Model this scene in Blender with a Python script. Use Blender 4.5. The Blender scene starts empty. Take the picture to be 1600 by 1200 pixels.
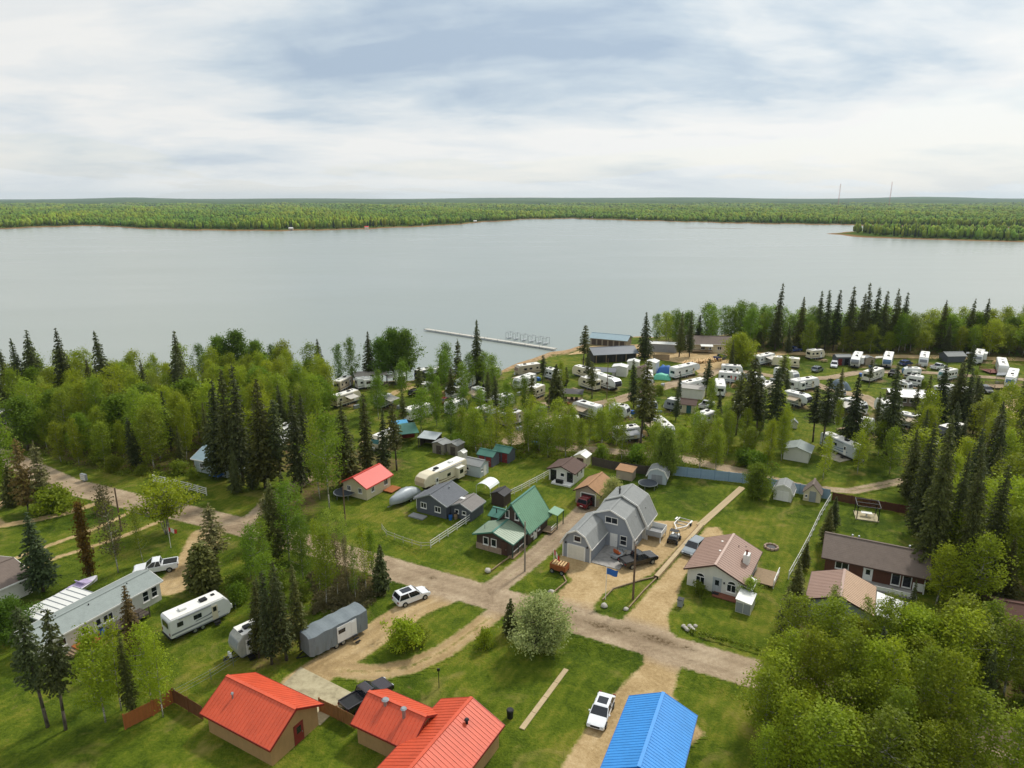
import bpy, bmesh, math, random
import numpy as np
from mathutils import Vector, Matrix
R = math.radians
rng = random.Random(7)
nr = np.random.default_rng(11)
SC = bpy.context.scene
COL = SC.collection

# ------------------------------------------------------------------ camera
CAM_H, PITCH, FPX = 50.0, R(15.2), 1067.0
cd = bpy.data.cameras.new('camera'); cam = bpy.data.objects.new('camera', cd); COL.objects.link(cam)
cam.location = (0, 0, CAM_H); cam.rotation_euler = (R(90) - PITCH, 0, 0)
cd.sensor_fit = 'HORIZONTAL'; cd.sensor_width = 36.0; cd.lens = 36.0 * FPX / 1600.0
cd.clip_start = 0.5; cd.clip_end = 60000
SC.camera = cam
SC.render.resolution_x, SC.render.resolution_y = 1024, 768

def P(x, y, z=0.0):
    """ground point (at height z) seen at pixel x,y of the 1600x1200 photograph"""
    u = (x - 800) / FPX; v = (y - 600) / FPX
    d = (u, math.cos(PITCH) - v * math.sin(PITCH), -math.sin(PITCH) - v * math.cos(PITCH))
    t = (z - CAM_H) / d[2]
    return Vector((d[0] * t, d[1] * t, z))
def proj_y(p):
    dz = p[2] - CAM_H
    f = p[1] * math.cos(PITCH) - dz * math.sin(PITCH); up = p[1] * math.sin(PITCH) + dz * math.cos(PITCH)
    return 600 - FPX * up / f
def height_for(x, y, ytop):
    a, b = 0.0, 60.0; p = P(x, y)
    for _ in range(40):
        m = (a + b) / 2
        if proj_y((p.x, p.y, m)) > ytop: a = m
        else: b = m
    return a

# ------------------------------------------------------------------ sun, sky, exposure
SUN_EL, SUN_AZ = 48.0, 38.0          # azimuth clockwise from +Y (straight ahead)
sd = bpy.data.lights.new('sun', 'SUN'); sun = bpy.data.objects.new('sun', sd); COL.objects.link(sun)
sd.energy = 3.0; sd.angle = R(6); sd.color = (1.0, 0.95, 0.87)
sdir = Vector((math.sin(R(SUN_AZ)) * math.cos(R(SUN_EL)), math.cos(R(SUN_AZ)) * math.cos(R(SUN_EL)), math.sin(R(SUN_EL))))
sun.rotation_euler = sdir.to_track_quat('Z', 'Y').to_euler()
sun.location = (0, 0, 400)
W = bpy.data.worlds.new('World'); SC.world = W; W.use_nodes = True
def world():
    t = W.node_tree; n = t.nodes; l = t.links; n.clear()
    out = n.new('ShaderNodeOutputWorld')
    sky = n.new('ShaderNodeTexSky'); sky.sky_type = 'NISHITA'; sky.sun_disc = False
    sky.sun_elevation = R(SUN_EL); sky.sun_rotation = R(SUN_AZ); sky.air_density = 1.2; sky.dust_density = 1.0
    b1 = n.new('ShaderNodeBackground'); b1.inputs[1].default_value = 0.11
    l.new(sky.outputs[0], b1.inputs[0])
    tc = n.new('ShaderNodeTexCoord'); sp = n.new('ShaderNodeSeparateXYZ'); l.new(tc.outputs['Generated'], sp.inputs[0])
    def M(op, a, b=None, clamp=False):
        m = n.new('ShaderNodeMath'); m.operation = op; m.use_clamp = clamp
        for i, v in enumerate((a, b)):
            if v is None: continue
            if isinstance(v, (int, float)): m.inputs[i].default_value = v
            else: l.new(v, m.inputs[i])
        return m.outputs[0]
    # clouds lie on a high flat layer: divide the direction by its height
    zz = M('ADD', M('MAXIMUM', sp.outputs[2], 0.0), 0.17)
    cx = M('DIVIDE', sp.outputs[0], zz); cy = M('DIVIDE', sp.outputs[1], zz)
    cv = n.new('ShaderNodeCombineXYZ'); l.new(cx, cv.inputs[0]); l.new(cy, cv.inputs[1])
    def noise(scale, det, rough, off, dist=0.0, sx=1.0):
        mp = n.new('ShaderNodeMapping'); mp.inputs['Location'].default_value = off; mp.inputs['Scale'].default_value = (sx, 1, 1)
        l.new(cv.outputs[0], mp.inputs[0])
        x = n.new('ShaderNodeTexNoise'); x.inputs['Scale'].default_value = scale; x.inputs['Detail'].default_value = det
        x.inputs['Roughness'].default_value = rough; x.inputs['Distortion'].default_value = dist
        l.new(mp.outputs[0], x.inputs['Vector']); return x.outputs['Fac']
    def ramp(fac, stops):
        r = n.new('ShaderNodeValToRGB'); l.new(fac, r.inputs[0])
        e = r.color_ramp.elements
        while len(e) < len(stops): e.new(0.5)
        for i, (p, c) in enumerate(stops): e[i].position = p; e[i].color = (*c, 1)
        return r.outputs[0]
    big = noise(0.80, 7, 0.52, (3.1, 1.7, 0), 0.35, 0.7)
    fine = noise(3.4, 8, 0.62, (0.4, 5.2, 0), 0.5, 0.8)
    mixf = M('ADD', M('MULTIPLY', big, 0.84), M('MULTIPLY', fine, 0.16))
    ccol = ramp(mixf, [(0.35, (0.42, 0.52, 0.64)), (0.42, (0.56, 0.65, 0.73)), (0.48, (0.73, 0.78, 0.81)), (0.57, (0.87, 0.875, 0.86))])
    # pale cream band low over the horizon, all round
    hz = n.new('ShaderNodeMix'); hz.data_type = 'RGBA'; l.new(M('MULTIPLY', M('SUBTRACT', 1.0, M('DIVIDE', M('ABSOLUTE', sp.outputs[2]), 0.075), True), 0.75), hz.inputs[0]); l.new(ccol, hz.inputs[6]); hz.inputs[7].default_value = (0.88, 0.88, 0.85, 1); ccol = hz.outputs[2]
    # thin cloud glows more on the sun's side
    dp = n.new('ShaderNodeVectorMath'); dp.operation = 'DOT_PRODUCT'; l.new(tc.outputs['Generated'], dp.inputs[0]); dp.inputs[1].default_value = sdir
    glow = M('POWER', M('MAXIMUM', dp.outputs['Value'], 0.0), 3.0)
    b2 = n.new('ShaderNodeBackground'); l.new(M('ADD', M('MULTIPLY', glow, 0.25), 0.96), b2.inputs[1])
    l.new(ccol, b2.inputs[0])
    cover = noise(0.42, 6, 0.55, (7.7, 2.3, 0), 0.5, 0.8)
    cf = M('MULTIPLY', M('SUBTRACT', cover, 0.30), 6.0, True)
    cf = M('MAXIMUM', cf, 0.86)
    mx = n.new('ShaderNodeMixShader'); l.new(cf, mx.inputs[0]); l.new(b1.outputs[0], mx.inputs[1]); l.new(b2.outputs[0], mx.inputs[2])
    l.new(mx.outputs[0], out.inputs[0])
world()
vs = SC.view_settings
SC.display_settings.display_device = 'sRGB'
vs.view_transform = 'Standard'; vs.look = 'None'; vs.exposure = 0.04; vs.gamma = 1.0; vs.use_curve_mapping = False
SC.render.engine = 'CYCLES'
SC.cycles.max_bounces = 6; SC.cycles.transparent_max_bounces = 6; SC.cycles.volume_bounces = 0

# ------------------------------------------------------------------ materials
MATS = {}
def lin(c):
    if isinstance(c, str):
        c = [int(c[i:i + 2], 16) / 255 for i in (0, 2, 4)]
        c = [x / 12.92 if x <= 0.04045 else ((x + 0.055) / 1.055) ** 2.4 for x in c]
    return tuple(c)
class NT:
    def __init__(s, name):
        s.m = bpy.data.materials.new(name); s.m.use_nodes = True; s.t = s.m.node_tree; s.n = s.t.nodes; s.l = s.t.links
        s.b = s.n['Principled BSDF']; s.out = s.n['Material Output']
    def new(s, t, **k):
        x = s.n.new(t)
        for a, b in k.items(): setattr(x, a, b)
        return x
    def coord(s, kind='Object'):
        return s.new('ShaderNodeTexCoord').outputs[kind]
    def pos(s): return s.new('ShaderNodeNewGeometry').outputs['Position']
    def noise(s, vec, scale, det=4, rough=0.55, sc=None, dist=0.0):
        if sc:
            mp = s.new('ShaderNodeMapping'); mp.inputs['Scale'].default_value = sc; s.l.new(vec, mp.inputs[0]); vec = mp.outputs[0]
        x = s.new('ShaderNodeTexNoise'); x.inputs['Scale'].default_value = scale; x.inputs['Detail'].default_value = det
        x.inputs['Roughness'].default_value = rough; x.inputs['Distortion'].default_value = dist
        s.l.new(vec, x.inputs['Vector']); return x.outputs['Fac']
    def math(s, op, a, b=0.0, clamp=False):
        m = s.new('ShaderNodeMath', operation=op, use_clamp=clamp)
        for i, v in enumerate((a, b)):
            if isinstance(v, (int, float)): m.inputs[i].default_value = v
            else: s.l.new(v, m.inputs[i])
        return m.outputs[0]
    def ramp(s, fac, stops):
        r = s.new('ShaderNodeValToRGB'); s.l.new(fac, r.inputs[0]); e = r.color_ramp.elements
        while len(e) < len(stops): e.new(0.5)
        for i, (p, c) in enumerate(stops): e[i].position = p; e[i].color = (*lin(c), 1)
        return r.outputs[0]
    def mix(s, fac, a, b, mode='MIX'):
        x = s.new('ShaderNodeMix', data_type='RGBA', blend_type=mode)
        for sock, v in ((x.inputs[0], fac), (x.inputs[6], a), (x.inputs[7], b)):
            if isinstance(v, (int, float)): sock.default_value = v
            elif isinstance(v, (tuple, str)): sock.default_value = (*lin(v), 1)
            else: s.l.new(v, sock)
        return x.outputs[2]
    def col(s, c): s.l.new(c, s.b.inputs['Base Color'])
    def bump(s, h, strength=0.3, dist=0.05):
        x = s.new('ShaderNodeBump'); x.inputs['Strength'].default_value = strength; x.inputs['Distance'].default_value = dist
        s.l.new(h, x.inputs['Height']); s.l.new(x.outputs[0], s.b.inputs['Normal'])

def paint(name, c, rough=0.55, var=0.12, metal=0.0, scale=1.3, spec=0.4, stripes=None):
    """plain coloured surface with blotchy wear; stripes = (axis, period m, depth) for siding or shingle courses"""
    if name in MATS: return MATS[name]
    s = NT(name); c = lin(c)
    co = s.coord()
    f = s.noise(co, scale, 5, 0.6)
    f2 = s.noise(co, 14.0, 3, 0.6)
    f3 = s.noise(co, 2.2, 4, 0.6, (2.5, 2.5, 0.22))      # rain streaks
    f = s.math('ADD', s.math('ADD', s.math('MULTIPLY', f, 0.45), s.math('MULTIPLY', f2, 0.2)), s.math('MULTIPLY', f3, 0.35))
    lo = tuple(max(0, x * (1 - 1.9 * var)) for x in c); hi = tuple(min(0.95, x * (1 + 1.5 * var)) for x in c)
    s.col(s.ramp(f, [(0.3, lo), (0.5, c), (0.7, hi)]))
    s.b.inputs['Roughness'].default_value = rough; s.b.inputs['Metallic'].default_value = metal
    s.b.inputs['Specular IOR Level'].default_value = spec
    if stripes:
        ax, per, dep = stripes
        sp = s.new('ShaderNodeSeparateXYZ'); s.l.new(co, sp.inputs[0])
        saw = s.math('FRACT', s.math('DIVIDE', sp.outputs[ax], per))
        s.bump(s.math('ADD', saw, s.math('MULTIPLY', f2, 0.5)), 0.6, dep)
    MATS[name] = s.m; return s.m
def glass(name='window_glass', c=(0.012, 0.016, 0.022)):
    if name in MATS: return MATS[name]
    s = NT(name); s.b.inputs['Base Color'].default_value = (*c, 1); s.b.inputs['Roughness'].default_value = 0.08
    s.b.inputs['Specular IOR Level'].default_value = 0.6
    f = s.noise(s.coord(), 0.9, 2); s.bump(f, 0.05, 0.02)
    MATS[name] = s.m; return s.m

def foliage(name, base, dark, light, trans=0.35):
    """leaf material; each tree's own tint comes from its object colour"""
    s = NT(name)
    oi = s.new('ShaderNodeObjectInfo')
    f = s.noise(s.coord(), 0.9, 3, 0.6); f2 = s.noise(s.coord(), 5.0, 2, 0.6)
    f = s.math('ADD', s.math('MULTIPLY', f, 0.6), s.math('MULTIPLY', f2, 0.4))
    c = s.ramp(f, [(0.3, dark), (0.5, base), (0.7, light)])
    c = s.mix(1.0, c, oi.outputs['Color'], 'MULTIPLY')
    s.col(c); s.b.inputs['Roughness'].default_value = 0.6; s.b.inputs['Specular IOR Level'].default_value = 0.25
    tr = s.new('ShaderNodeBsdfTranslucent'); s.l.new(c, tr.inputs[0])
    mx = s.new('ShaderNodeMixShader'); mx.inputs[0].default_value = trans
    s.l.new(s.b.outputs[0], mx.inputs[1]); s.l.new(tr.outputs[0], mx.inputs[2]); s.l.new(mx.outputs[0], s.out.inputs[0])
    MATS[name] = s.m; return s.m
LEAF = foliage('leaf', (0.235, 0.31, 0.021), (0.155, 0.22, 0.016), (0.325, 0.395, 0.029), 0.48)
NEEDLE = foliage('needle', (0.075, 0.094, 0.026), (0.040, 0.053, 0.016), (0.135, 0.155, 0.040), 0.25)
def bark(name, c1, c2, sc=(1, 1, 0.3)):
    s = NT(name); f = s.noise(s.coord(), 5.0, 4, 0.65, sc)
    s.col(s.ramp(f, [(0.4, c2), (0.55, c1)])); s.b.inputs['Roughness'].default_value = 0.9; s.bump(f, 0.5, 0.03)
    MATS[name] = s.m; return s.m
BARK_PALE = bark('aspen_bark', (0.42, 0.40, 0.33), (0.13, 0.12, 0.10), (0.6, 0.6, 2.0))
BARK_DARK = bark('spruce_bark', (0.11, 0.085, 0.065), (0.045, 0.035, 0.028))

GRASS_C = dict(a='435310', b='596818', c='727426', d='857c40', e='2c4009')
def grass_color(s):
    p = s.pos()
    n1 = s.noise(p, 0.055, 5, 0.6); n2 = s.noise(p, 0.5, 5, 0.65, None, 0.6); n3 = s.noise(p, 4.0, 3, 0.7)
    f = s.math('ADD', s.math('ADD', s.math('MULTIPLY', n1, 0.50), s.math('MULTIPLY', n2, 0.32)), s.math('MULTIPLY', n3, 0.22))
    c = s.ramp(f, [(0.40, GRASS_C['e']), (0.47, GRASS_C['a']), (0.53, GRASS_C['b']), (0.59, GRASS_C['c']), (0.67, GRASS_C['d'])])
    dry = s.noise(p, 0.16, 4, 0.6, None, 1.0)
    c = s.mix(s.math('MULTIPLY', s.math('SUBTRACT', dry, 0.57), 5.0, True), c, '8a7f45')
    worn = s.noise(p, 0.33, 6, 0.72, None, 0.8)       # thin, trodden spots
    c = s.mix(s.math('MULTIPLY', s.math('SUBTRACT', worn, 0.63), 6.0, True), c, '8b7350')
    mow = s.new('ShaderNodeTexWave', wave_type='BANDS', bands_direction='X'); mp = s.new('ShaderNodeMapping'); mp.inputs['Rotation'].default_value = (0, 0, R(29)); s.l.new(p, mp.inputs[0]); s.l.new(mp.outputs[0], mow.inputs['Vector'])
    mow.inputs['Scale'].default_value = 0.32; mow.inputs['Distortion'].default_value = 5.0; mow.inputs['Detail'].default_value = 3.0; mow.inputs['Detail Scale'].default_value = 0.8
    c = s.mix(s.math('MULTIPLY', mow.outputs['Fac'], 0.22), c, '34490c')
    return c, n2, n3
def ground_mat():
    s = NT('lawn_and_soil'); c, n2, n3 = grass_color(s)
    at = s.new('ShaderNodeAttribute', attribute_name='soil')
    p = s.pos()
    sf = s.math('ADD', at.outputs['Fac'], s.math('MULTIPLY', s.math('SUBTRACT', s.noise(p, 0.7, 5, 0.7), 0.5), 1.3))
    sf = s.math('MULTIPLY', s.math('SUBTRACT', sf, 0.35), 2.5, True)
    soil = s.ramp(s.noise(p, 1.1, 5, 0.7), [(0.35, '4a3a28'), (0.5, '6b573d'), (0.65, '6d6a38')])
    c = s.mix(sf, c, soil)
    sa = s.new('ShaderNodeAttribute', attribute_name='sand')
    sand = s.ramp(s.noise(p, 0.8, 5, 0.7), [(0.35, '8d7452'), (0.5, 'a98b66'), (0.65, 'b7a080')])
    c = s.mix(s.math('MULTIPLY', s.math('SUBTRACT', s.math('ADD', sa.outputs['Fac'], s.math('MULTIPLY', s.math('SUBTRACT', n2, 0.5), 0.8)), 0.4), 4.0, True), c, sand)
    s.col(c); s.b.inputs['Roughness'].default_value = 0.95; s.b.inputs['Specular IOR Level'].default_value = 0.1
    s.bump(s.math('ADD', n3, n2), 0.9, 0.22); return s.m
def dirt_mat(name, c1, c2, c3, road=None):
    s = NT(name); p = s.pos()
    n1 = s.noise(p, 0.22, 5, 0.65, None, 0.5); n2 = s.noise(p, 2.2, 5, 0.7); n3 = s.noise(p, 9.0, 3, 0.7)
    f = s.math('ADD', s.math('ADD', s.math('MULTIPLY', n1, 0.45), s.math('MULTIPLY', n2, 0.35)), s.math('MULTIPLY', n3, 0.2))
    d = s.ramp(f, [(0.36, c1), (0.50, c2), (0.62, c3)])
    if road:      # where a yard runs out onto the road its gravel thins to the road's own
        ra = s.new('ShaderNodeAttribute', attribute_name='road')
        rf = s.math('MULTIPLY', s.math('ADD', s.math('SUBTRACT', ra.outputs['Fac'], 0.5), s.math('MULTIPLY', s.math('SUBTRACT', n1, 0.2), 1.0)), 1.6, True)
        d = s.mix(rf, d, s.ramp(f, [(0.36, road[0]), (0.50, road[1]), (0.62, road[2])]))
    # worn wheel tracks and damp hollows follow the 'track' attribute
    tk = s.new('ShaderNodeAttribute', attribute_name='track')
    tf = s.math('MULTIPLY', tk.outputs['Fac'], s.math('MULTIPLY', s.math('SUBTRACT', n2, 0.30), 2.6, True))
    d = s.mix(s.math('MULTIPLY', tf, 0.85), d, '55452f')
    ed = s.new('ShaderNodeAttribute', attribute_name='edge')
    e = s.math('ADD', ed.outputs['Fac'], s.math('MULTIPLY', s.math('SUBTRACT', s.noise(p, 1.3, 5, 0.7), 0.5), 1.1))
    e = s.math('MULTIPLY', s.math('SUBTRACT', e, 0.22), 2.6, True)
    g, _, _ = grass_color(s)
    s.col(s.mix(e, g, d)); s.b.inputs['Roughness'].default_value = 0.95; s.b.inputs['Specular IOR Level'].default_value = 0.12
    s.bump(s.math('ADD', n2, n3), 0.7, 0.08); return s.m
RC = ('7c6a56', 'a08d74', 'b8a68c')
DIRT = dirt_mat('gravel', *RC)
YARD = dirt_mat('sandy_gravel', '8c7550', 'ae956c', 'c4ad86', RC)
def concrete(name='concrete', c=('8b8272', 'a59c8a', 'b3ab9b')):
    if name in MATS: return MATS[name]
    s = NT(name); f = s.noise(s.pos(), 0.9, 6, 0.7); s.col(s.ramp(f, [(0.35, c[0]), (0.5, c[1]), (0.65, c[2])]))
    s.b.inputs['Roughness'].default_value = 0.9; MATS[name] = s.m; return s.m
def water_mat():
    s = NT('lake_water'); p = s.pos()
    w1 = s.noise(p, 0.55, 3, 0.6, (1.0, 0.45, 1)); w2 = s.noise(p, 2.3, 2, 0.6, (1.0, 0.5, 1))
    calm = s.noise(p, 0.012, 4, 0.6, (0.45, 1.6, 1), 0.8)
    s.b.inputs['Base Color'].default_value = (0.25, 0.28, 0.25, 1)
    s.b.inputs['IOR'].default_value = 1.33
    r = s.ramp(calm, [(0.35, (0.22,) * 3), (0.65, (0.27,) * 3)]); s.l.new(r, s.b.inputs['Roughness'])
    s.bump(s.math('ADD', w1, s.math('MULTIPLY', w2, 0.4)), 0.28, 0.10); return s.m

# ------------------------------------------------------------------ mesh helpers
class MB:
    def __init__(s): s.v = []; s.f = []
    def add(s, vs, fs):
        o = len(s.v); s.v += [tuple(x) for x in vs]; s.f += [tuple(i + o for i in f) for f in fs]; return s
    def box(s, c, d, rz=0.0, B=None):
        """box centred at c with sizes d; B = (u, n, w) basis or rotation rz about z"""
        hx, hy, hz = d[0] / 2, d[1] / 2, d[2] / 2
        if B is None:
            cs, sn = math.cos(rz), math.sin(rz); B = (Vector((cs, sn, 0)), Vector((-sn, cs, 0)), Vector((0, 0, 1)))
        c = Vector(c)
        vs = [c + B[0] * (a * hx) + B[1] * (b * hy) + B[2] * (k * hz) for k in (-1, 1) for b in (-1, 1) for a in (-1, 1)]
        return s.add(vs, [(0, 2, 3, 1), (4, 5, 7, 6), (0, 1, 5, 4), (2, 6, 7, 3), (0, 4, 6, 2), (1, 3, 7, 5)])
    def bar(s, a, b, w, h=None):
        a, b = Vector(a), Vector(b); d = (b - a); L = d.length; u = d.normalized()
        up = Vector((0, 0, 1)) if abs(u.z) < 0.95 else Vector((1, 0, 0))
        n = up.cross(u).normalized(); k = u.cross(n)
        return s.box((a + b) / 2, (L, w, h or w), B=(u, n, k))
    def tube(s, a, b, r0, r1=None, n=8):
        r1 = r0 if r1 is None else r1; a, b = Vector(a), Vector(b); u = (b - a).normalized()
        up = Vector((0, 0, 1)) if abs(u.z) < 0.95 else Vector((1, 0, 0)); p = up.cross(u).normalized(); q = u.cross(p)
        vs = []
        for c, r in ((a, r0), (b, r1)):
            for i in range(n):
                t = 2 * math.pi * i / n; vs.append(c + p * (math.cos(t) * r) + q * (math.sin(t) * r))
        return s.add(vs, [(i, (i + 1) % n, n + (i + 1) % n, n + i) for i in range(n)] + [tuple(range(n))[::-1], tuple(range(n, 2 * n))])
    def prism(s, pts, a, b, axis='y'):
        """polygon pts (first coord, z) extruded along axis from a to b"""
        n = len(pts); vs = []
        for k in (a, b):
            for (x, z) in pts: vs.append((x, k, z) if axis == 'y' else (k, x, z))
        return s.add(vs, [tuple(range(n)), tuple(range(n, 2 * n))[::-1]] + [(i, i + n, (i + 1) % n + n, (i + 1) % n) for i in range(n)])
    def slab(s, quad, th):
        """planar polygon given by its top corners, thickened downwards along its normal"""
        q = [Vector(x) for x in quad]; n = (q[1] - q[0]).cross(q[2] - q[0]).normalized()
        if n.z < 0: q.reverse(); n = -n
        k = len(q); vs = q + [x - n * th for x in q]
        return s.add(vs, [tuple(range(k)), tuple(range(k, 2 * k))[::-1]] + [(i, i + k, (i + 1) % k + k, (i + 1) % k) for i in range(k)])
    def quad(s, *q): return s.add(q, [tuple(range(len(q)))])
    def mesh(s, name, mat, bevel=0.0, smooth=False, seg=2):
        me = bpy.data.meshes.new(name); bm = bmesh.new()
        vs = [bm.verts.new(v) for v in s.v]
        for f in s.f:
            try: bm.faces.new([vs[i] for i in f])
            except ValueError: pass
        bmesh.ops.recalc_face_normals(bm, faces=bm.faces)
        if bevel:
            bmesh.ops.bevel(bm, geom=list(bm.edges), offset=bevel, segments=seg, affect='EDGES', clamp_overlap=True)
        bm.to_mesh(me); bm.free()
        if smooth:
            for p in me.polygons: p.use_smooth = True
        if mat: me.materials.append(mat)
        return me
    def build(s, name, mat, parent=None, bevel=0.0, smooth=False, seg=2):
        o = bpy.data.objects.new(name, s.mesh(name, mat, bevel, smooth, seg)); COL.objects.link(o)
        if parent: o.parent = parent
        return o
def tag(o, label, cat, group=None):
    o['label'] = label; o['category'] = cat
    if group: o['group'] = group
    return o
def thing(name, label, cat, loc, rz=0.0, group=None):
    o = bpy.data.objects.new(name, None); COL.objects.link(o); o.empty_display_size = 0.3
    o.location = loc; o.rotation_euler = (0, 0, rz)
    return tag(o, label, cat, group)
def struct(o, kind='structure'): o['kind'] = kind; return o
def copy_tree(o, parent=None):
    c = o.copy(); COL.objects.link(c); c.parent = parent
    for ch in list(o.children): copy_tree(ch, c)
    return c
def np_mesh(name, verts, quads, mat, attrs=None):
    me = bpy.data.meshes.new(name); verts = np.asarray(verts, np.float32); quads = np.asarray(quads, np.int32); k = quads.shape[1]
    me.vertices.add(len(verts)); me.vertices.foreach_set('co', verts.ravel())
    me.loops.add(quads.size); me.loops.foreach_set('vertex_index', quads.ravel())
    me.polygons.add(len(quads)); me.polygons.foreach_set('loop_start', np.arange(0, quads.size, k, dtype=np.int32))
    me.update(calc_edges=True)
    for nm, (kind, arr) in (attrs or {}).items():
        a = me.attributes.new(nm, kind, 'POINT')
        a.data.foreach_set('value' if kind == 'FLOAT' else 'color', np.asarray(arr, np.float32).ravel())
    if mat: me.materials.append(mat)
    return me
def np_obj(name, *a, parent=None, **k):
    o = bpy.data.objects.new(name, np_mesh(name, *a, **k)); COL.objects.link(o)
    if parent: o.parent = parent
    return o
# ------------------------------------------------------------------ plan geometry
LOT = R(-29.0)                                     # houses stand square to the road
EX = Vector((math.cos(LOT), math.sin(LOT), 0)); EY = Vector((-math.sin(LOT), math.cos(LOT), 0))
WATER_Z = -0.9
def poly_px(pts, z=0.0): return np.array([P(x, y, z)[:2] for x, y in pts])
def d_line(X, Y, pl):
    best = np.full(X.shape, 1e9)
    for (ax, ay), (bx, by) in zip(pl[:-1], pl[1:]):
        dx, dy = bx - ax, by - ay; L2 = dx * dx + dy * dy + 1e-9
        t = np.clip(((X - ax) * dx + (Y - ay) * dy) / L2, 0, 1)
        best = np.minimum(best, np.hypot(X - ax - t * dx, Y - ay - t * dy))
    return best
def sd_poly(X, Y, pl):
    """signed distance, positive inside"""
    d = d_line(X, Y, list(pl) + [pl[0]]); ins = np.zeros(X.shape, bool); n = len(pl)
    for i in range(n):
        ax, ay = pl[i]; bx, by = pl[(i + 1) % n]
        c = ((ay > Y) != (by > Y)); ins ^= c & (X < (bx - ax) * (Y - ay) / ((by - ay) if by != ay else 1e-9) + ax)
    return np.where(ins, d, -d)

ROAD = poly_px([(-260, 640), (-120, 680), (0, 712), (48, 733), (100, 757), (200, 782), (300, 804), (390, 826), (500, 856), (640, 897), (740, 926), (820, 948), (900, 969), (1000, 999), (1100, 1030), (1180, 1053), (1300, 1087), (1500, 1140), (1750, 1205)])
def sd_road(X, Y): return 2.9 - d_line(X, Y, ROAD)
AREAS = {   # driveways and yards: outline pixels (polygon) or centre line with half width
    'lane_between': ('line', [(770, 920), (800, 898), (840, 866), (880, 830), (925, 785), (940, 772)], 2.1),
    'gambrel_yard': ('poly', [(800, 955), (868, 925), (888, 906), (862, 880), (885, 850), (960, 830), (1022, 812), (1092, 812), (1100, 820), (1060, 862), (1022, 900), (985, 915), (950, 928), (935, 945), (930, 985)]),
    'pink_drive': ('poly', [(945, 985), (985, 950), (1022, 908), (1060, 866), (1102, 822), (1128, 822), (1140, 850), (1090, 880), (1072, 905), (1062, 940), (1048, 965), (1052, 985), (1085, 1020)]),
    'loop_drive': ('line', [(708, 925), (650, 948), (600, 982), (545, 1020), (500, 1048), (470, 1068)], 2.6),
    'loop_drive_back': ('line', [(790, 945), (740, 985), (690, 1020), (640, 1042), (580, 1052), (520, 1045)], 1.7),
    'blue_roof_drive': ('poly', [(1000, 1005), (1085, 1030), (1066, 1052), (1058, 1090), (1110, 1150), (1000, 1230), (850, 1230), (900, 1150), (955, 1080), (1000, 1035)]),
    'pickup_drive': ('line', [(322, 835), (310, 862), (292, 890), (272, 915)], 2.8),
    'twin_track': ('line', [(250, 815), (180, 843), (100, 868), (0, 900), (-120, 940)], 0.9),
    'twin_track_far': ('line', [(205, 800), (160, 822), (90, 848), (0, 882), (-120, 920)], 0.9),
    'left_loop': ('line', [(152, 787), (100, 803), (45, 815), (0, 822), (-20, 805), (0, 788), (30, 775)], 1.3),
    'back_lane': ('line', [(395, 812), (440, 770), (480, 748), (500, 735)], 2.2),
    'camp_track': ('line', [(800, 690), (835, 665), (868, 645), (905, 638), (960, 627), (1010, 612), (1060, 598), (1100, 588), (1125, 574), (1095, 562), (1040, 557), (990, 552), (950, 545)], 2.8),
    'camp_track_west': ('line', [(838, 622), (868, 636), (900, 640)], 1.8),
    'camp_track_east': ('line', [(1120, 576), (1180, 583), (1240, 594), (1300, 590), (1340, 582), (1420, 580), (1520, 588), (1640, 596)], 2.2),
    'camp_track_mid': ('line', [(1260, 596), (1300, 610), (1350, 620), (1380, 640), (1350, 660)], 2.5),
    'camp_back_lane': ('line', [(1180, 742), (1260, 762), (1330, 768), (1420, 750), (1500, 735)], 1.6),
    'camp_front_lane': ('line', [(880, 700), (960, 706), (1060, 716), (1180, 742)], 2.2),
    'west_camp_track': ('line', [(700, 600), (650, 604), (620, 612), (600, 625)], 1.6),
    'east_clearing': ('poly', [(1560, 628), (1640, 610), (1640, 660), (1575, 655)]),
    'boathouse_yard': ('poly', [(880, 556), (925, 540), (1000, 538), (1060, 548), (1140, 545), (1150, 570), (1090, 585), (1075, 570), (1010, 560), (930, 552)]),
    'lakeside_lot': ('line', [(1150, 556), (1230, 552), (1330, 556), (1450, 558), (1600, 562)], 3.0),
}
AP = {k: (v[0], poly_px(v[1]), v[2] if len(v) > 2 else 0) for k, v in AREAS.items()}
def sd_area(k, X, Y):
    kind, pl, hw = AP[k]
    return sd_poly(X, Y, pl) if kind == 'poly' else hw - d_line(X, Y, pl)
SHORE_PX = [(-1500, 640), (-600, 606), (-100, 602), (100, 606), (250, 604), (400, 598), (560, 590), (690, 588), (780, 574), (862, 547), (900, 537), (960, 524), (1100, 520), (1300, 514), (1600, 508), (2200, 500), (3500, 490)]
SHORE = poly_px(SHORE_PX, WATER_Z)
def y_shore(x): return np.interp(x, SHORE[:, 0], SHORE[:, 1])
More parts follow.
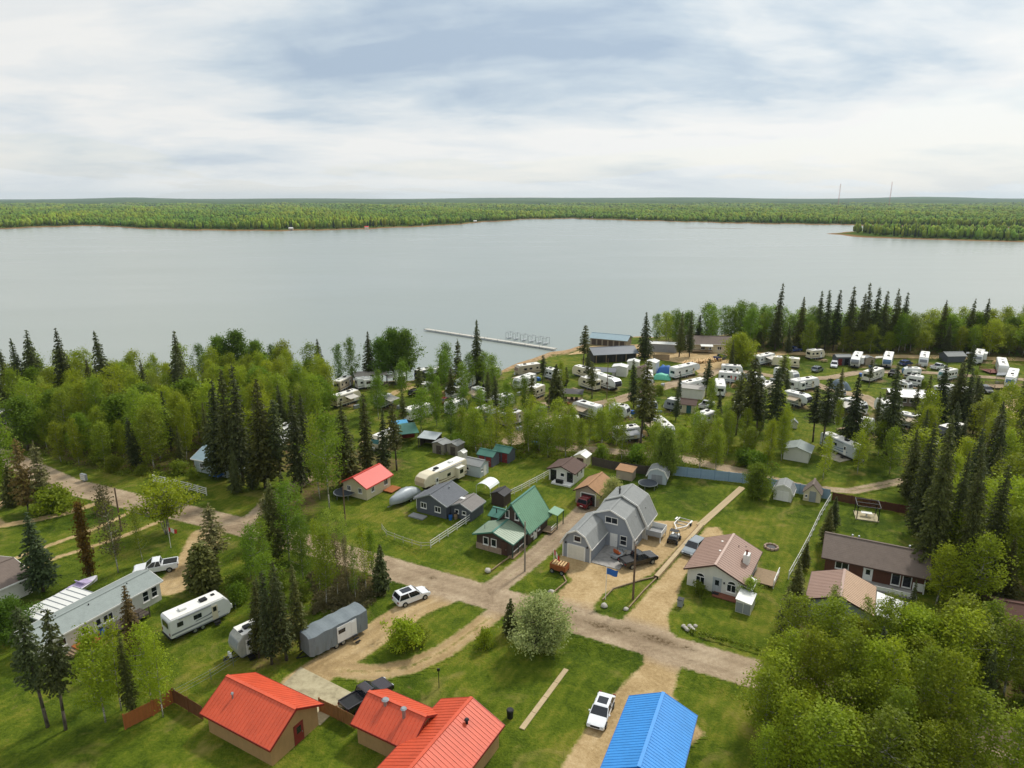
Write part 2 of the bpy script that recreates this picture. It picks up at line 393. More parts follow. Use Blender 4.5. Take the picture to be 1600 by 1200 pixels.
WOODS = [poly_px(w) for w in (
    [(20, 700), (10, 640), (60, 612), (350, 606), (500, 602), (520, 640), (500, 690), (470, 735), (400, 748), (330, 742), (230, 740), (120, 732)],
    [(420, 800), (470, 720), (560, 700), (640, 720), (610, 750), (520, 765), (500, 800), (470, 830)],
    [(690, 700), (800, 680), (1000, 690), (1190, 725), (1180, 740), (1000, 720), (800, 712)],
    [(1000, 560), (1150, 556), (1350, 562), (1650, 566), (1650, 520), (1200, 522), (1010, 530)],
    [(1400, 720), (1500, 660), (1660, 660), (1800, 960), (1600, 980), (1480, 930), (1420, 850)],
    [(1180, 1060), (1240, 940), (1330, 950), (1420, 985), (1560, 990), (1800, 1030), (1800, 1230), (1250, 1230)],
    [(480, 960), (500, 900), (560, 850), (612, 880), (600, 930), (540, 960)],
    [(380, 1050), (400, 1000), (440, 960), (490, 950), (470, 1010), (430, 1050)])]

# ------------------------------------------------------------------ ground sheet
def ground():
    def axis(a, b, fa, fb, fine, grow):
        xs = list(np.arange(fa, fb + 1e-6, fine)); st = fine; x = fa
        lo = []
        while x > a: st = min(st * grow, 14); x -= st; lo.append(x)
        st = fine; x = fb; hi = []
        while x < b: st = min(st * grow, 14); x += st; hi.append(x)
        return np.array(lo[::-1] + xs + hi)
    xs = axis(-900, 900, -100, 110, 1.0, 1.05); ys = axis(-150, 420, 44, 150, 1.0, 1.04)
    X, Y = np.meshgrid(xs, ys)
    sh = y_shore(X) + 1.5 * np.sin(X * 0.21) + 0.8 * np.sin(X * 0.53 + 1)
    t = np.clip((Y - sh + 9) / 14, 0, 1); Z = -3.0 * t * t * (3 - 2 * t)
    d = d_line(X, Y, ROAD); dit = np.exp(-((d - 4.9) / 0.95) ** 2) * 0.55
    mask = np.clip((X + 25) / 10, 0, 1) * np.clip((Y - 42) / 8, 0, 1)
    for k in AP: mask = mask * np.clip((-sd_area(k, X, Y) - 0.7) / 1.6, 0, 1)
    Z -= dit * mask
    soil = np.zeros(X.shape)
    for w in WOODS: soil = np.maximum(soil, np.clip(sd_poly(X, Y, w) / 4 + 0.5, 0, 1) * 0.62)
    wide = 7 + 9 * np.exp(-((X - 12) / 26) ** 2); sand = np.clip(1.15 - np.abs(Y - sh + 3) / wide, 0, 1)
    n, m = X.shape; idx = np.arange(n * m).reshape(n, m)
    q = np.stack([idx[:-1, :-1], idx[:-1, 1:], idx[1:, 1:], idx[1:, :-1]], -1).reshape(-1, 4)
    v = np.stack([X, Y, Z], -1).reshape(-1, 3)
    o = np_obj('ground', v, q, ground_mat(), {'soil': ('FLOAT', soil), 'sand': ('FLOAT', sand)}); struct(o)
    for p in o.data.polygons: p.use_smooth = True
ground()
o = MB().quad((-9000, 60, WATER_Z), (9000, 60, WATER_Z), (9000, 9000, WATER_Z), (-9000, 9000, WATER_Z)).build('lake', water_mat()); struct(o)

LAYER = [0.02]
def sheet(name, sdf, bbox, step, mat, feather=1.0, others=(), track=None, crown=None):
    x0, y0, x1, y1 = bbox
    xs = np.arange(x0, x1 + step, step); ys = np.arange(y0, y1 + step, step); X, Y = np.meshgrid(xs, ys)
    s = sdf(X, Y); e = s
    for f in others: e = np.maximum(e, f(X, Y))
    if crown is not None: e = e * np.where(sd_road(X, Y) > -0.5, 1.0, crown(X, Y))       # grass grows between the wheel tracks
    n, m = X.shape; idx = np.arange(n * m).reshape(n, m)
    q = np.stack([idx[:-1, :-1], idx[:-1, 1:], idx[1:, 1:], idx[1:, :-1]], -1).reshape(-1, 4)
    q = q[(s.ravel()[q] > -0.25).all(1)]
    used, inv = np.unique(q, return_inverse=True); q = inv.reshape(-1, 4)
    v = np.stack([X, Y, np.full(X.shape, LAYER[0])], -1).reshape(-1, 3)[used]; LAYER[0] += 0.004
    tk = (track(X, Y) if track is not None else np.zeros(X.shape)).ravel()[used]
    o = np_obj(name, v, q, mat, {'edge': ('FLOAT', np.clip(e.ravel()[used] / feather, 0, 1)), 'track': ('FLOAT', tk), 'road': ('FLOAT', np.clip(0.5 + (sd_road(X, Y).ravel()[used] + 0.6) / 3.0, 0, 1))})
    return struct(o)
def road_track(X, Y):
    d = d_line(X, Y, ROAD)
    t = np.exp(-((d - 1.0) / 0.30) ** 2) * 0.7 + np.exp(-((d - 0.0) / 0.22) ** 2) * 0.25
    for (px, py, rx, ry) in ((943, 980, 3.2, 0.8), (1028, 1000, 3.0, 0.8), (1075, 1013, 1.2, 0.4), (675, 903, 0.8, 0.5), (980, 983, 1.2, 0.5)):
        c = P(px, py); a = (X - c.x) * EX.x + (Y - c.y) * EX.y; b = (X - c.x) * EY.x + (Y - c.y) * EY.y
        t = np.maximum(t, 1.9 * np.exp(-(a / rx) ** 2 - (b / ry) ** 2))
    return t
sheet('gravel_road', sd_road, (-150, 40, 70, 165), 0.5, DIRT, 0.9, track=road_track)
NAMES = {'lane_between': 'driveway', 'gambrel_yard': 'gravel_yard', 'pink_drive': 'driveway', 'loop_drive': 'driveway', 'loop_drive_back': 'driveway', 'blue_roof_drive': 'driveway', 'pickup_drive': 'driveway',
         'twin_track': 'dirt_track', 'twin_track_far': 'dirt_track', 'left_loop': 'dirt_track', 'back_lane': 'dirt_track', 'east_clearing': 'bare_ground', 'boathouse_yard': 'gravel_yard', 'lakeside_lot': 'dirt_track'}
for k in AP:
    pl = AP[k][1]; hw = AP[k][2] + 1
    bb = (pl[:, 0].min() - hw, pl[:, 1].min() - hw, pl[:, 0].max() + hw, pl[:, 1].max() + hw)
    oth = [sd_road] + [(lambda X, Y, j=j: sd_area(j, X, Y)) for j in AP if j != k]
    far = pl[:, 1].min() > 120
    def tr(X, Y, k=k):
        kind, p, h = AP[k]
        own = np.exp(-((d_line(X, Y, p) - 0.85) / 0.3) ** 2) * 0.6 if kind == 'line' and h > 1.6 else np.zeros(X.shape)
        w = np.clip(sd_road(X, Y) / 0.8 + 0.3, 0, 1)
        return own * (1 - w) + road_track(X, Y) * w
    sheet(NAMES.get(k, 'camp_track'), lambda X, Y, k=k: sd_area(k, X, Y), bb, 0.8 if far else 0.5,
          DIRT if k in ('lane_between', 'back_lane') or k.startswith('camp') else YARD, 1.1, oth, tr, (lambda X, Y, k=k: 1 - 0.72 * np.exp(-(d_line(X, Y, AP[k][1]) / 0.5) ** 2)) if AP[k][0] == 'line' and 1.5 < AP[k][2] < 2.75 else None)
def slab_px(name, pts, th, mat, z=0.0):
    q = [P(x, y, z + th) for x, y in pts]
    return struct(MB().slab(q, th + 0.05).build(name, mat))
slab_px('concrete_pad', [(470, 1042), (552, 1083), (500, 1133), (420, 1090)], 0.06, concrete('pale_slab', ('8e8468', 'a89d7e', 'b5ab8c')))
slab_px('concrete_pad', [(1283, 712), (1300, 705), (1330, 718), (1312, 722)], 0.06, concrete())

# ------------------------------------------------------------------ far shore, hills, far wood
FAR_PX = [(-900, 372), (-300, 362), (0, 358), (70, 355), (150, 353), (210, 357), (300, 360), (430, 361), (540, 359), (640, 355), (700, 352), (760, 347), (830, 342.5), (900, 342), (960, 344), (1060, 346.5), (1160, 349.5), (1240, 350.5), (1340, 352), (1480, 355), (1600, 357), (1900, 362), (2500, 372)]
far_x = np.array([p[0] for p in FAR_PX], float); far_y = np.array([p[1] for p in FAR_PX], float)
def far_dist(xp):
    """forward distance of the far shore in the direction of photo column xp"""
    y = np.interp(xp, far_x, far_y) + 0.35 * np.sin(xp * 0.09) + 0.25 * np.sin(xp * 0.23)
    v = (y - 600) / FPX; t = (CAM_H - WATER_Z) / (math.sin(PITCH) + v * math.cos(PITCH))
    return t * (math.cos(PITCH) - v * math.sin(PITCH)), t
def hills_h(u, Y):
    a = np.clip((Y - 5200) / 6000, 0, 1)
    prof = 40 + 9 * np.sin(u * 4.1 + 1.0) + 5 * np.sin(u * 9.7) + 5 * np.sin(u * 23.0 + 2)
    prof = prof + 30 * np.exp(-((u - 0.60) / 0.08) ** 2) + 14 * np.exp(-((u + 0.54) / 0.05) ** 2)
    return a * prof * 1.15 + np.clip((Y - 1200) / 3000, 0, 1) * 5 * np.sin(u * 31 + Y * 0.002)
def far_mat():
    s = NT('far_land'); p = s.pos(); f = s.noise(p, 0.004, 5, 0.65, (0.5, 1.3, 1))
    c = s.ramp(f, [(0.35, '2a3a16'), (0.5, '3f5220'), (0.62, '54652a')])
    at = s.new('ShaderNodeAttribute', attribute_name='sand')
    c = s.mix(at.outputs['Fac'], c, '8a6a4c'); s.col(c); s.b.inputs['Roughness'].default_value = 1.0; s.b.inputs['Specular IOR Level'].default_value = 0.0
    return s.m
FARM = far_mat()
def far_land():
    xp = np.linspace(-900, 2500, 420); D, T = far_dist(xp)
    u = (xp - 800) / FPX * T / D          # X per unit of forward distance
    rows = [(-30, -2.5), (0, 0.0), (14, 1.0)]; ks = np.geomspace(1.02, 16.0, 60)
    V = []; S = []
    for off, z in rows: V.append(np.stack([u * (D + off), D + off, np.full(D.shape, WATER_Z + z)], -1)); S.append(np.full(D.shape, 1.0 if off < 10 else 0.7))
    for k in ks:
        Y = np.minimum(D * k + 14, 15000); V.append(np.stack([u * Y, Y, 0.3 + hills_h(u, Y)], -1)); S.append(np.zeros(D.shape))
    V = np.array(V); n, m = V.shape[:2]; idx = np.arange(n * m).reshape(n, m)
    q = np.stack([idx[:-1, :-1], idx[:-1, 1:], idx[1:, 1:], idx[1:, :-1]], -1).reshape(-1, 4)
    struct(np_obj('far_shore', V.reshape(-1, 3), q, FARM, {'sand': ('FLOAT', np.array(S))}))
far_land()
PEN = poly_px([(1293, 365.5), (1350, 371), (1450, 374.5), (1600, 378.5), (1800, 384), (2200, 392), (2200, 380), (1800, 371), (1600, 366), (1450, 362.5), (1340, 361)], WATER_Z)
def peninsula():
    x0, y0 = PEN.min(0) - 10; x1, y1 = PEN.max(0) + 10
    xs = np.arange(x0, x1, 7.0); ys = np.arange(y0, y1, 5.0); X, Y = np.meshgrid(xs, ys); s = sd_poly(X, Y, PEN) + 4 * np.sin(X * 0.05) * np.sin(Y * 0.07)
    Z = WATER_Z + np.clip(s / 22, -1, 1) * 1.6; n, m = X.shape; idx = np.arange(n * m).reshape(n, m)
    q = np.stack([idx[:-1, :-1], idx[:-1, 1:], idx[1:, 1:], idx[1:, :-1]], -1).reshape(-1, 4); q = q[(s.ravel()[q] > -15).any(1)]
    struct(np_obj('peninsula', np.stack([X, Y, Z], -1).reshape(-1, 3), q, FARM, {'sand': ('FLOAT', np.clip(1.3 - s / 14, 0, 1))}))
peninsula()
def sandbar(pts):
    c = [P(x, y, WATER_Z) for x, y in pts]; mb = MB(); n = 14
    for a, b in zip(c[:-1], c[1:]):
        for i in range(3):
            p = a.lerp(b, (i + 0.5) / 3); vs = [(p.x + math.cos(t) * (b - a).length / 3.2, p.y + math.sin(t) * 7, WATER_Z - 0.05) for t in np.linspace(0, 2 * math.pi, n, False)]
            mb.add(vs + [(p.x, p.y, WATER_Z + 0.35)], [(k, (k + 1) % n, n) for k in range(n)])
    struct(mb.build('sandbar', paint('wet_sand', '6a5a48', 0.9)))
sandbar([(1068, 356.3), (1100, 356.2), (1135, 356.8), (1160, 357.4)])
def far_wood():
    s = NT('far_canopy'); at = s.new('ShaderNodeAttribute', attribute_name='tint')
    f = s.noise(s.pos(), 0.35, 3, 0.7); c = s.mix(1.0, at.outputs['Color'], s.ramp(f, [(0.3, (0.55,) * 3), (0.7, (1.25,) * 3)]), 'MULTIPLY')
    s.col(c); s.b.inputs['Roughness'].default_value = 0.9; s.b.inputs['Specular IOR Level'].default_value = 0.1
    bm = bmesh.new(); bmesh.ops.create_icosphere(bm, subdivisions=1, radius=1.0); bm.verts.ensure_lookup_table()
    iv = np.array([v.co[:] for v in bm.verts]); it = np.array([[v.index for v in f.verts] for f in bm.faces]); bm.free()
    cx, cy, cw, ch, cc = [], [], [], [], []
    d = 860.0
    while d < 5600:
        s_ = max(4.0, d / 260.0); us = np.arange(-0.86, 0.86, s_ / d); us = us + nr.uniform(-0.5, 0.5, us.size) * s_ / d
        Y = d * (1 + nr.uniform(-0.009, 0.009, us.size)); X = us * d
        xp = 800 + FPX * us / (math.cos(PITCH) + (CAM_H / d) * math.sin(PITCH))
        D, _ = far_dist(xp); keep = (Y > D + 16) | (sd_poly(X, Y, PEN) > 15 + 20 * (X < PEN[0, 0] + 45))
        # a few clearings
        clr = np.sin(X * 0.004 + 1.3) * np.sin(Y * 0.003 + X * 0.0011) > 0.93
        keep &= ~(clr & (Y > D + 300))
        X, Y = X[keep], Y[keep]; k = X.size
        patch = np.sin(X * 0.011 + Y * 0.004) + np.sin(X * 0.0043 - Y * 0.009 + 2) + 0.7 * np.sin(X * 0.031 + Y * 0.017)
        con = nr.random(k) < np.clip(0.07 + 0.12 * (patch < -0.9) + 0.25 * ((Y - np.interp(xp[keep], xp, D) < 60) & (patch > 0.8)), 0, 1)
        w = s_ * nr.uniform(0.40, 0.85, k) * np.where(con, 0.6, 1.0); h = nr.uniform(8, 15, k) * (1 + 0.12 * patch) * np.where(con, 1.18, 1.0) + np.maximum(0, s_ - 16) * 0.15
        base = np.stack([0.155 + 0.025 * patch, 0.225 + 0.018 * patch, np.full(k, 0.024)], -1) * nr.uniform(0.65, 1.3, (k, 1))
        base[:, 0] *= nr.uniform(0.8, 1.18, k)
        base = np.where(con[:, None], np.array([0.035, 0.052, 0.022]) * nr.uniform(0.8, 1.3, (k, 1)), base)
        cx.append(X); cy.append(Y); cw.append(w); ch.append(h); cc.append(np.concatenate([base, con[:, None]], 1))
        d *= 1.019
    X, Y, Wd, Hh, C = map(np.concatenate, (cx, cy, cw, ch, cc)); N = X.size; con = C[:, 3] > 0.5
    Zg = np.where(Y > 1200, 0.3 + hills_h(X / Y, Y), 0.2)
    V = np.repeat(iv[None], N, 0) * nr.uniform(0.75, 1.2, (N, 12, 1))
    taper = np.where(con[:, None], np.clip(0.55 - 0.5 * V[:, :, 2], 0.05, 1.1), 1.0)
    V[:, :, 0] *= Wd[:, None] * taper; V[:, :, 1] *= (Wd * 1.3)[:, None] * taper; V[:, :, 2] = (V[:, :, 2] * 0.5 + 0.5) * Hh[:, None] * 1.0
    V += np.stack([X, Y, Zg], -1)[:, None, :]
    tint = np.concatenate([np.repeat(C[:, None, :3], 12, 1) * nr.uniform(0.85, 1.15, (N, 12, 1)), np.ones((N, 12, 1))], -1)
    q = (it[None] + (np.arange(N) * 12)[:, None, None]).reshape(-1, 3)
    o = np_obj('far_wood', V.reshape(-1, 3), q, s.m, {'tint': ('FLOAT_COLOR', np.clip(tint, 0, 1))})
    struct(o, 'stuff'); o['label'] = 'distant yellow-green aspen forest along the far shore of the lake'; o['category'] = 'forest'
    print('far trees', N)
far_wood()
def mast(px, ytop, dist):
    u = (px - 800) / FPX; x = u * dist / math.cos(PITCH) * 0.965; base = 0.0
    top = CAM_H + (310.2 - ytop) / FPX * dist * 1.0
    t = thing('radio_mast', 'thin tall radio mast on the horizon, %s one' % ('left' if px < 1330 else 'right'), 'radio mast', (x, dist, base))
    mb = MB(); n = 10; w = 3.0
    for k in range(3):
        a = k * 2.094; mb.tube((math.cos(a) * w, math.sin(a) * w, 0), (math.cos(a) * w * 0.7, math.sin(a) * w * 0.7, top), 0.45, 0.4, 5)
    mb.build('lattice_leg', paint('mast_paint', 'b06a60', 0.6), t)
    mb = MB()
    for i in range(n * 3):
        z0 = top * i / (n * 3); z1 = top * (i + 1) / (n * 3); a = (i % 3) * 2.094; b = a + 2.094
        mb.tube((math.cos(a) * w * .8, math.sin(a) * w * .8, z0), (math.cos(b) * w * .8, math.sin(b) * w * .8, z1), 0.25, 0.25, 4)
    mb.build('cross_brace', MATS['mast_paint'], t)
mast(1293, 289, 4200); mast(1370, 286, 4200)

def haze():
    m = bpy.data.materials.new('haze_air'); m.use_nodes = True; t = m.node_tree; t.nodes.clear()
    out = t.nodes.new('ShaderNodeOutputMaterial'); v = t.nodes.new('ShaderNodeVolumePrincipled')
    v.inputs['Color'].default_value = (0.72, 0.87, 1.0, 1); v.inputs['Density'].default_value = 4.2e-5; v.inputs['Anisotropy'].default_value = 0.2
    t.links.new(v.outputs[0], out.inputs['Volume'])
    o = MB().box((0, 7400, 74), (34000, 16000, 156)).build('haze', m); o['kind'] = 'stuff'
haze()

# ------------------------------------------------------------------ dock and boat lifts
def dock():
    a, b = P(665, 514, -0.3), P(868, 545, -0.3); d = b - a; L = d.length; u = d.normalized(); n = Vector((-u.y, u.x, 0))
    t = thing('dock', 'long pale floating dock reaching from the beach into the lake', 'dock', (a.x, a.y, WATER_Z))
    k = int(L / 3.0); wood = paint('dock_wood', 'b9b6ac', 0.8)
    for i in range(k):
        p0 = u * (i * L / k + 0.04); p1 = u * ((i + 1) * L / k - 0.04)
        MB().bar(p0 + Vector((0, 0, 0.55)), p1 + Vector((0, 0, 0.55)), 1.9, 0.28).build('deck_section', wood, t)
        if i % 2 == 0:
            for s in (-1, 1): MB().tube(p0 + n * (0.98 * s) + Vector((0, 0, -1.2)), p0 + n * (0.98 * s) + Vector((0, 0, 1.15)), 0.06).build('post', paint('galvanised', '8d9294', 0.45, metal=0.6), t)
    for i, px in enumerate((791, 802, 814, 826, 838, 848)):
        base = P(px, 530 + (px - 791) * 0.16, WATER_Z); w = paint('lift_frame', 'a3a8a8', 0.5, metal=0.2)
        place = ('at the lakeward end of the row', 'second from the lakeward end', 'third from the lakeward end', 'third from the beach', 'second from the beach', 'nearest the beach')[i]
        l = thing('boat_lift', 'grey metal boat lift frame beside the dock, ' + place, 'boat lift', base, math.atan2(u.y, u.x), 'boat lifts along the dock')
        for sx in (-.65, .65):
            for sy in (0.6, 3.4): MB().tube((sx, sy, -1.2), (sx, sy, 2.4), 0.06).build('upright', w, l)
        for sx in (-.65, .65): MB().bar((sx, 0.6, 2.4), (sx, 3.4, 2.4), 0.1).build('top_beam', w, l)
        for sy in (0.6, 3.4): MB().bar((-.65, sy, 2.33), (.65, sy, 2.33), 0.09).build('cross_beam', w, l)
        MB().box((0, 2, 0.5), (1.3, 2.6, 0.1)).build('cradle', w, l)
dock()
# ------------------------------------------------------------------ trees
def leaf_quads(c, size, aspect=1.0, up=0.0, axis=None):
    """one small quad per centre, randomly turned (axis = preferred long direction)"""
    N = len(c); a = nr.normal(size=(N, 3))
    if axis is not None: a = axis + 0.35 * a
    a /= np.linalg.norm(a, axis=1, keepdims=True) + 1e-9
    b = nr.normal(size=(N, 3)); b[:, 2] *= (1 - up); b -= (b * a).sum(1, keepdims=True) * a; b /= np.linalg.norm(b, axis=1, keepdims=True) + 1e-9
    s = np.asarray(size).reshape(-1, 1) * np.ones((N, 1)) / 2; A = a * s * aspect; B = b * s
    V = np.stack([c - A, c - B * 0.9 + A * 0.1, c + A, c + B * 0.9 + A * 0.1], 1).reshape(-1, 3)
    return V, np.arange(N * 4).reshape(-1, 4)
def trunk_mb(h, r, lean=0.0, bend=0.3, limbs=(), seg=6):
    mb = MB(); ph = rng.uniform(0, 6.3); pts = []
    for i in range(seg + 1):
        t = i / seg; pts.append(Vector((math.cos(ph) * (lean * t * h + bend * math.sin(t * 2.6)), math.sin(ph) * (lean * t * h + bend * math.sin(t * 2.6 + 1) - bend * math.sin(1)), t * h)))
    for i in range(seg):
        f0 = (1 - i / seg) ** 0.8; f1 = (1 - (i + 1) / seg) ** 0.8
        mb.tube(pts[i], pts[i + 1], max(0.02, r * f0), max(0.015, r * f1), 6)
    for (z, ang, L, rise, rr) in limbs:
        t = min(0.999, z / h); k = int(t * seg); p = pts[k].lerp(pts[k + 1], t * seg - k)
        mid = p + Vector((math.cos(ang) * L * 0.5, math.sin(ang) * L * 0.5, rise * 0.4)); e = p + Vector((math.cos(ang) * L, math.sin(ang) * L, rise))
        mb.tube(p, mid, rr, rr * 0.7, 5).tube(mid, e, rr * 0.7, rr * 0.2, 4)
    def at(z):
        t = min(0.999, max(0, z / h)); k = int(t * seg); return pts[k].lerp(pts[k + 1], t * seg - k)
    return mb, at
PROTO = {}
def make_proto(key, h, trunk, barkm, crown_v, crown_q, leafm):
    PROTO[key] = (h, trunk.mesh('trunk', barkm, smooth=True), np_mesh('crown', crown_v, crown_q, leafm))
def broadleaf(key, h, base, rad, nclump, per, leaf, barkm, r=0.13, top_r=0.25, low_r=0.55, spread=0.5, stems=1, tall=0.8):
    """crown of leaf clumps round the ends of rising limbs; base = where the crown starts (share of height)"""
    limbs = []; cl = []
    p1, p2, lobes = rng.uniform(0, 6.3), rng.uniform(0, 6.3), rng.choice((2, 3))
    for i in range(nclump):
        t = (i + rng.random()) / nclump; z = h * (base + (1 - base) * t)
        env = (low_r + (1 - low_r) * math.sin(min(1, t / 0.45) * math.pi / 2)) if t < 0.45 else (top_r + (1 - top_r) * math.cos((t - 0.45) / 0.55 * math.pi / 2))
        ang = i * 2.39996 + rng.uniform(-0.6, 0.6); rr = rad * env * (rng.random() ** 0.6) * rng.uniform(0.7, 1.25); rr *= 1 + 0.34 * math.sin(lobes * ang + p1) * math.sin(7 * t + p2) + (0.42 if rng.random() < 0.16 else 0)
        rise = rng.uniform(0.25, 0.8) * rr + 0.1
        zl = max(h * base * 0.8, z - rise)
        if i % 2 == 0 or rad > 3: limbs.append((min(zl, h * 0.96), ang, rr, rise, 0.018 + 0.02 * rr * (0.6 if rad < 3 else 1)))
        cl.append((ang, rr, z, rng.uniform(0.7, 1.3)))
    mb, at = trunk_mb(h * 0.97, r, 0.01, 0.25, limbs)
    for k in range(stems - 1):
        a = rng.uniform(0, 6.3); m2, _ = trunk_mb(h * rng.uniform(0.7, 0.85), r * 0.7, rng.uniform(0.08, 0.16), 0.2, [])
        mb.add([(x + 0.25 * math.cos(a), y + 0.25 * math.sin(a), z) for x, y, z in m2.v], m2.f)
    V = []; S = []
    for ang, rr, z, s in cl:
        p = at(z); n = max(6, int(per * s)); c = nr.normal(size=(n, 3)) * np.array([spread, spread, spread * tall]) * s
        V.append(c + np.array([p.x + math.cos(ang) * rr, p.y + math.sin(ang) * rr, z])); S.append(nr.uniform(0.6, 1.3, n) * leaf)
    V, q = leaf_quads(np.concatenate(V), np.concatenate(S), 1.25)
    make_proto(key, h, mb, barkm, V, q, LEAF)
def conifer(key, h, rad, base=0.08, dens=1.0, power=0.85, droop=0.35, sparse=0.0, top_clump=False):
    limbs = []; V = []; S = []; A = []
    z = h * base; k = 0
    while z < h * 0.985:
        t = (z - h * base) / (h * (1 - base)); env = (1 - t) ** power * min(1, 0.55 + t * 3.2)
        if top_clump: env = max(env, 0.33 * (1 - t) ** 0.3 * (t > 0.6))
        nb = max(4, int((5 + 5 * env) * dens))
        for i in range(nb):
            if rng.random() < sparse: continue
            ang = k * 0.7 + i * 2 * math.pi / nb + rng.uniform(-0.35, 0.35); L = rad * env * rng.uniform(0.62, 1.18) + 0.10
            zz = z + rng.uniform(-0.15, 0.15); limbs.append((min(zz, h * 0.97), ang, L * 0.85, -droop * L * 0.5, 0.02 + 0.012 * L)) if (i % 3 == 0 and L > 0.6) else None
            n = max(3, int(L * 15)); s = (np.arange(n) + nr.random(n)) / n
            w = nr.normal(size=n) * 0.16 * (0.4 + s) * min(1, L); rr = s * L
            x = math.cos(ang) * rr - math.sin(ang) * w; y = math.sin(ang) * rr + math.cos(ang) * w
            zc = zz + L * (0.12 * s - droop * s * s) + nr.normal(size=n) * 0.07
            V.append(np.stack([x, y, zc], -1)); S.append(nr.uniform(0.17, 0.33, n) * (0.8 + 0.25 * min(1.3, L / 1.5)))
            A.append(np.repeat([[math.cos(ang), math.sin(ang), -0.45]], n, 0))
        z += h * 0.021 * rng.uniform(0.8, 1.2) + 0.06; k += 1
    mb, at = trunk_mb(h * 0.99, 0.012 * h + 0.03, 0.0, 0.06, limbs)
    c = np.concatenate(V); off = np.array([at(min(zz, h * .98))[:2] for zz in c[:, 2]]); c[:, :2] += off
    v, q = leaf_quads(c, np.concatenate(S), 1.5, 0.55, np.concatenate(A))
    make_proto(key, h, mb, BARK_DARK, v, q, NEEDLE)
for i in range(6): broadleaf('aspen%d' % i, 12.0, 0.16 + 0.07 * (i % 3), 1.75 + 0.22 * (i % 4), 84, 46, 0.21, BARK_PALE, 0.11, 0.30, 0.55, 0.34 + .03 * (i % 3), 1, 1.15)
for i in range(3): broadleaf('thin%d' % i, 11.0, 0.24, 1.25, 64, 28, 0.19, BARK_PALE, 0.08, 0.18, 0.6, 0.30, 1, 1.5)
for i in range(3): broadleaf('round%d' % i, 9.0, 0.10, 4.1, 190, 72, 0.27, BARK_DARK, 0.2, 0.3, 0.6, 0.55, 2)
for i in range(2): broadleaf('tall_round%d' % i, 14.0, 0.22, 3.6, 150, 56, 0.32, BARK_DARK, 0.2, 0.3, 0.55, 0.6)
for i in range(3): broadleaf('shrub%d' % i, 3.0, 0.10, 1.7, 60, 44, 0.20, BARK_DARK, 0.05, 0.45, 0.7, 0.30, 4)
broadleaf('vase', 6.5, 0.38, 3.1, 110, 46, 0.22, BARK_PALE, 0.10, 0.62, 0.35, 0.38, 6)
broadleaf('column', 9.0, 0.10, 0.55, 90, 44, 0.20, BARK_DARK, 0.10, 0.3, 0.7, 0.22)
for i in range(5): conifer('spruce%d' % i, 14.0, 2.25 + 0.2 * (i % 3), 0.06 + 0.03 * (i % 2), 1.0, 0.8 + 0.08 * (i % 3), 0.32 + 0.04 * i)
for i in range(3): conifer('slim%d' % i, 15.0, 1.55 + 0.15 * i, 0.12, 0.95, 0.7, 0.38, 0.05, i == 1)
for i in range(3): conifer('pine%d' % i, 14.0, 1.9, 0.34, 0.9, 0.55, 0.22, 0.15, True)
for i in range(2): conifer('big%d' % i, 22.0, 3.1 + .3 * i, 0.05, 1.25, 0.82, 0.36)
conifer('dying', 10.0, 2.3, 0.10, 0.75, 0.62, 0.10, 0.28); conifer('small_spruce', 5.0, 1.25, 0.05, 1.0, 0.8, 0.25)
conifer('cedar', 5.0, 1.15, 0.02, 1.25, 0.38, 0.05)
VARIANTS = {'aspen': 6, 'thin': 3, 'round': 3, 'tall_round': 2, 'shrub': 3, 'spruce': 5, 'slim': 3, 'pine': 3, 'big': 2}
TREE_NAME = {'aspen': 'aspen_tree', 'thin': 'birch_tree', 'round': 'leafy_tree', 'tall_round': 'poplar_tree', 'shrub': 'shrub', 'vase': 'willow_tree', 'column': 'columnar_tree', 'spruce': 'spruce_tree', 'slim': 'spruce_tree', 'big': 'spruce_tree', 'pine': 'pine_tree', 'dying': 'spruce_tree', 'small_spruce': 'spruce_tree', 'cedar': 'cedar_tree'}
TINT = {'aspen': (1.0, 1.0, 0.9), 'lime': (1.18, 1.10, 0.75), 'yellow': (1.2, 1.1, 0.8), 'green': (0.70, 0.84, 0.8), 'deep': (0.48, 0.62, 0.75), 'pale': (1.6, 1.3, 6.5), 'grey': (1.2, 1.15, 2.2), 'brown': (0.55, 0.25, 0.5), 'twigleaf': (0.62, 0.42, 2.6), 'olive': (0.8, 0.78, 0.9),
        'dark': (1.0, 1.0, 1.0), 'blue': (0.85, 1.05, 1.35), 'rust': (2.3, 1.3, 1.3), 'twig': (2.6, 1.9, 2.4), 'sprwarm': (1.35, 1.2, 0.9)}
NT_COUNT = [0]
def tree_at(kind, p, h, tint, label, group=None, wid=1.0):
    key = kind if kind in PROTO else '%s%d' % (kind, rng.randrange(VARIANTS[kind]))
    H, tm, cm = PROTO[key]; s = h / H
    t = thing(TREE_NAME[kind], label, 'shrub' if kind == 'shrub' else 'tree', p, rng.uniform(0, 6.28), group); t.scale = (s * wid * rng.uniform(0.92, 1.08), s * wid * rng.uniform(0.92, 1.08), s)
    c = TINT[tint]; j = rng.uniform(0.72, 1.25) if tint != 'pale' else 1.12; k = rng.uniform(0.93, 1.07)
    if tint == 'dark' and rng.random() < 0.4: c = TINT['sprwarm']
    a = bpy.data.objects.new('trunk', tm); b = bpy.data.objects.new('crown', cm)
    for o in (a, b): COL.objects.link(o); o.parent = t
    b.color = (c[0] * j * k, c[1] * j, c[2] * j / k, 1); NT_COUNT[0] += 1
    if kind in ('spruce', 'slim', 'pine', 'big', 'thin', 'aspen'): t.rotation_euler = (rng.gauss(0, .022), rng.gauss(0, .022), t.rotation_euler.z)
    return t
PLACED = []
